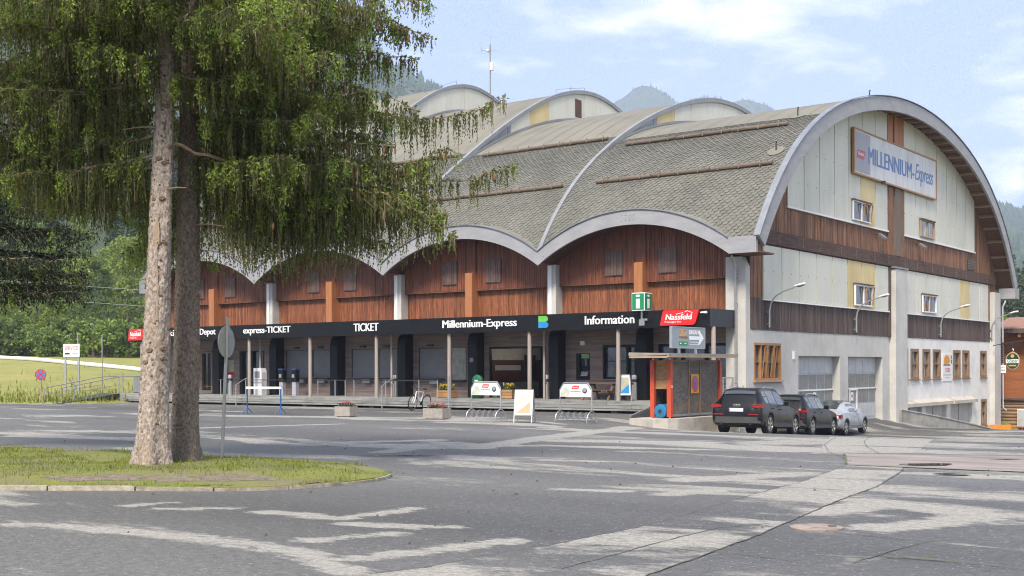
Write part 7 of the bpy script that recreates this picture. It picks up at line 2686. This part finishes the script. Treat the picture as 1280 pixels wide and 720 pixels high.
def z_left(a, t):
    _, dr = hill_left(a, 200)
    d = 128 + (float(dr) - 128) * min(t, 1.0)
    z = float(hill_left(a, d)[0])
    if t > 1:
        d = float(dr) * (1 + .25 * (t - 1))
        z *= 1 - (t - 1) * .5
    x, y = cam_pt(a, d)
    return x, y, z + nz(a, t * 3) * 5 * min(t * 1.5, 1)


sheet('mountain_left', np.linspace(-1.1, .115, 160), np.concatenate([np.linspace(0, 1, 40), [1.3, 2.0]]), z_left, K['mountain'])


def ridge(px_t, y_t, dr, d0):
    def zf(a, t):
        px = 640 + 1537 * a
        yr = float(np.interp(px, px_t, y_t))
        zr = 1.65 + (459 - yr) / 1537 * dr
        tt = min(t, 1.0)
        d = d0 + (dr - d0) * tt
        z = -6 + (zr + 6) * (.55 * tt + .45 * tt ** 1.7)
        if t > 1:
            d = dr * (1 + .12 * (t - 1))
            z *= 1 - .5 * (t - 1)
        x, y = cam_pt(a, d)
        return x, y, z + nz(a * 1.7, t * 4 + dr) * 7 * tt
    return zf


zc = ridge([560, 640, 700, 735, 760, 775, 792, 815, 830, 850, 880, 905, 935, 960, 1000, 1060, 1150, 1250, 1400], [420, 300, 225, 165, 136, 122, 113, 111, 119, 125, 118, 121, 127, 137, 155, 190, 240, 330, 430], 2900, 900)
zr_ = ridge([900, 1000, 1100, 1180, 1240, 1262, 1280, 1350, 1500, 1700, 2000], [400, 290, 235, 232, 251, 260, 269, 300, 350, 390, 430], 2100, 260)
sheet('mountain_centre', np.linspace(-.05, .48, 110), np.concatenate([np.linspace(0, 1, 30), [1.4, 2.0]]), zc, K['mountain'])
sheet('mountain_right', np.linspace(.17, .88, 110), np.concatenate([np.linspace(0, 1, 34), [1.4, 2.0]]), zr_, K['mountain'])

# far forest: thousands of small conifers that read as one mass
base_ = []
for (zf, a0, a1, n_, t0) in ((z_left, A(-80), A(620), 5200, .22), (zc, A(725), A(985), 2600, .5), (zr_, A(1215), A(1320), 2600, .12)):
    for _ in range(n_):
        t = 1 - (1 - t0) * random.random() ** 1.15
        base_.append((*zf(random.uniform(a0, a1), t), random.uniform(7, 13) * (.7 + .5 * t) * (.55 if zf is zc else 1)))
base_ = np.array(base_)
n_ = len(base_)
h = base_[:, 3]
V_, F_ = [], []
nside = 5
for lo, hi, w in ((-.05, .62, .26), (.35, 1.0, .17)):
    ring = np.stack([np.stack([base_[:, 0] + h * w * math.cos(2 * math.pi * k / nside), base_[:, 1] + h * w * math.sin(2 * math.pi * k / nside), base_[:, 2] + h * lo], 1) for k in range(nside)], 1)
    tip_ = (base_[:, :3] + np.stack([0 * h, 0 * h, h * hi], 1))[:, None]
    blk = np.concatenate([ring, tip_], 1)
    b0 = sum(len(x) for x in V_)
    V_.append(blk.reshape(-1, 3))
    st = (np.arange(n_) * (nside + 1))[:, None] + b0
    F_.append(np.concatenate([np.concatenate([st + k, st + (k + 1) % nside, st + nside], 1) for k in range(nside)]))
ff = np_obj('far_forest', np.concatenate(V_), np.concatenate(F_), 3, K['far_wood'])
tag(ff, 'distant dark conifer forest covering the hazy mountain slopes', 'forest', kind='stuff')

# ------------------------------------------------------------------ haze
hz = bpy.data.materials.new('haze')
hz.use_nodes = True
hn = hz.node_tree
hn.nodes.clear()
pv = node(hn, 'ShaderNodeVolumePrincipled', {'Color': (.66, .78, 1.0), 'Density': 2.5e-4, 'Anisotropy': .0})
node(hn, 'ShaderNodeOutputMaterial', {'Volume': pv.outputs[0]})
hb = MB().box(-3700, 3700, -3400, 3700, -60, 760).obj('haze', hz)
tag(hb, 'thin pale blue haze in the valley air', None, None, 'stuff')
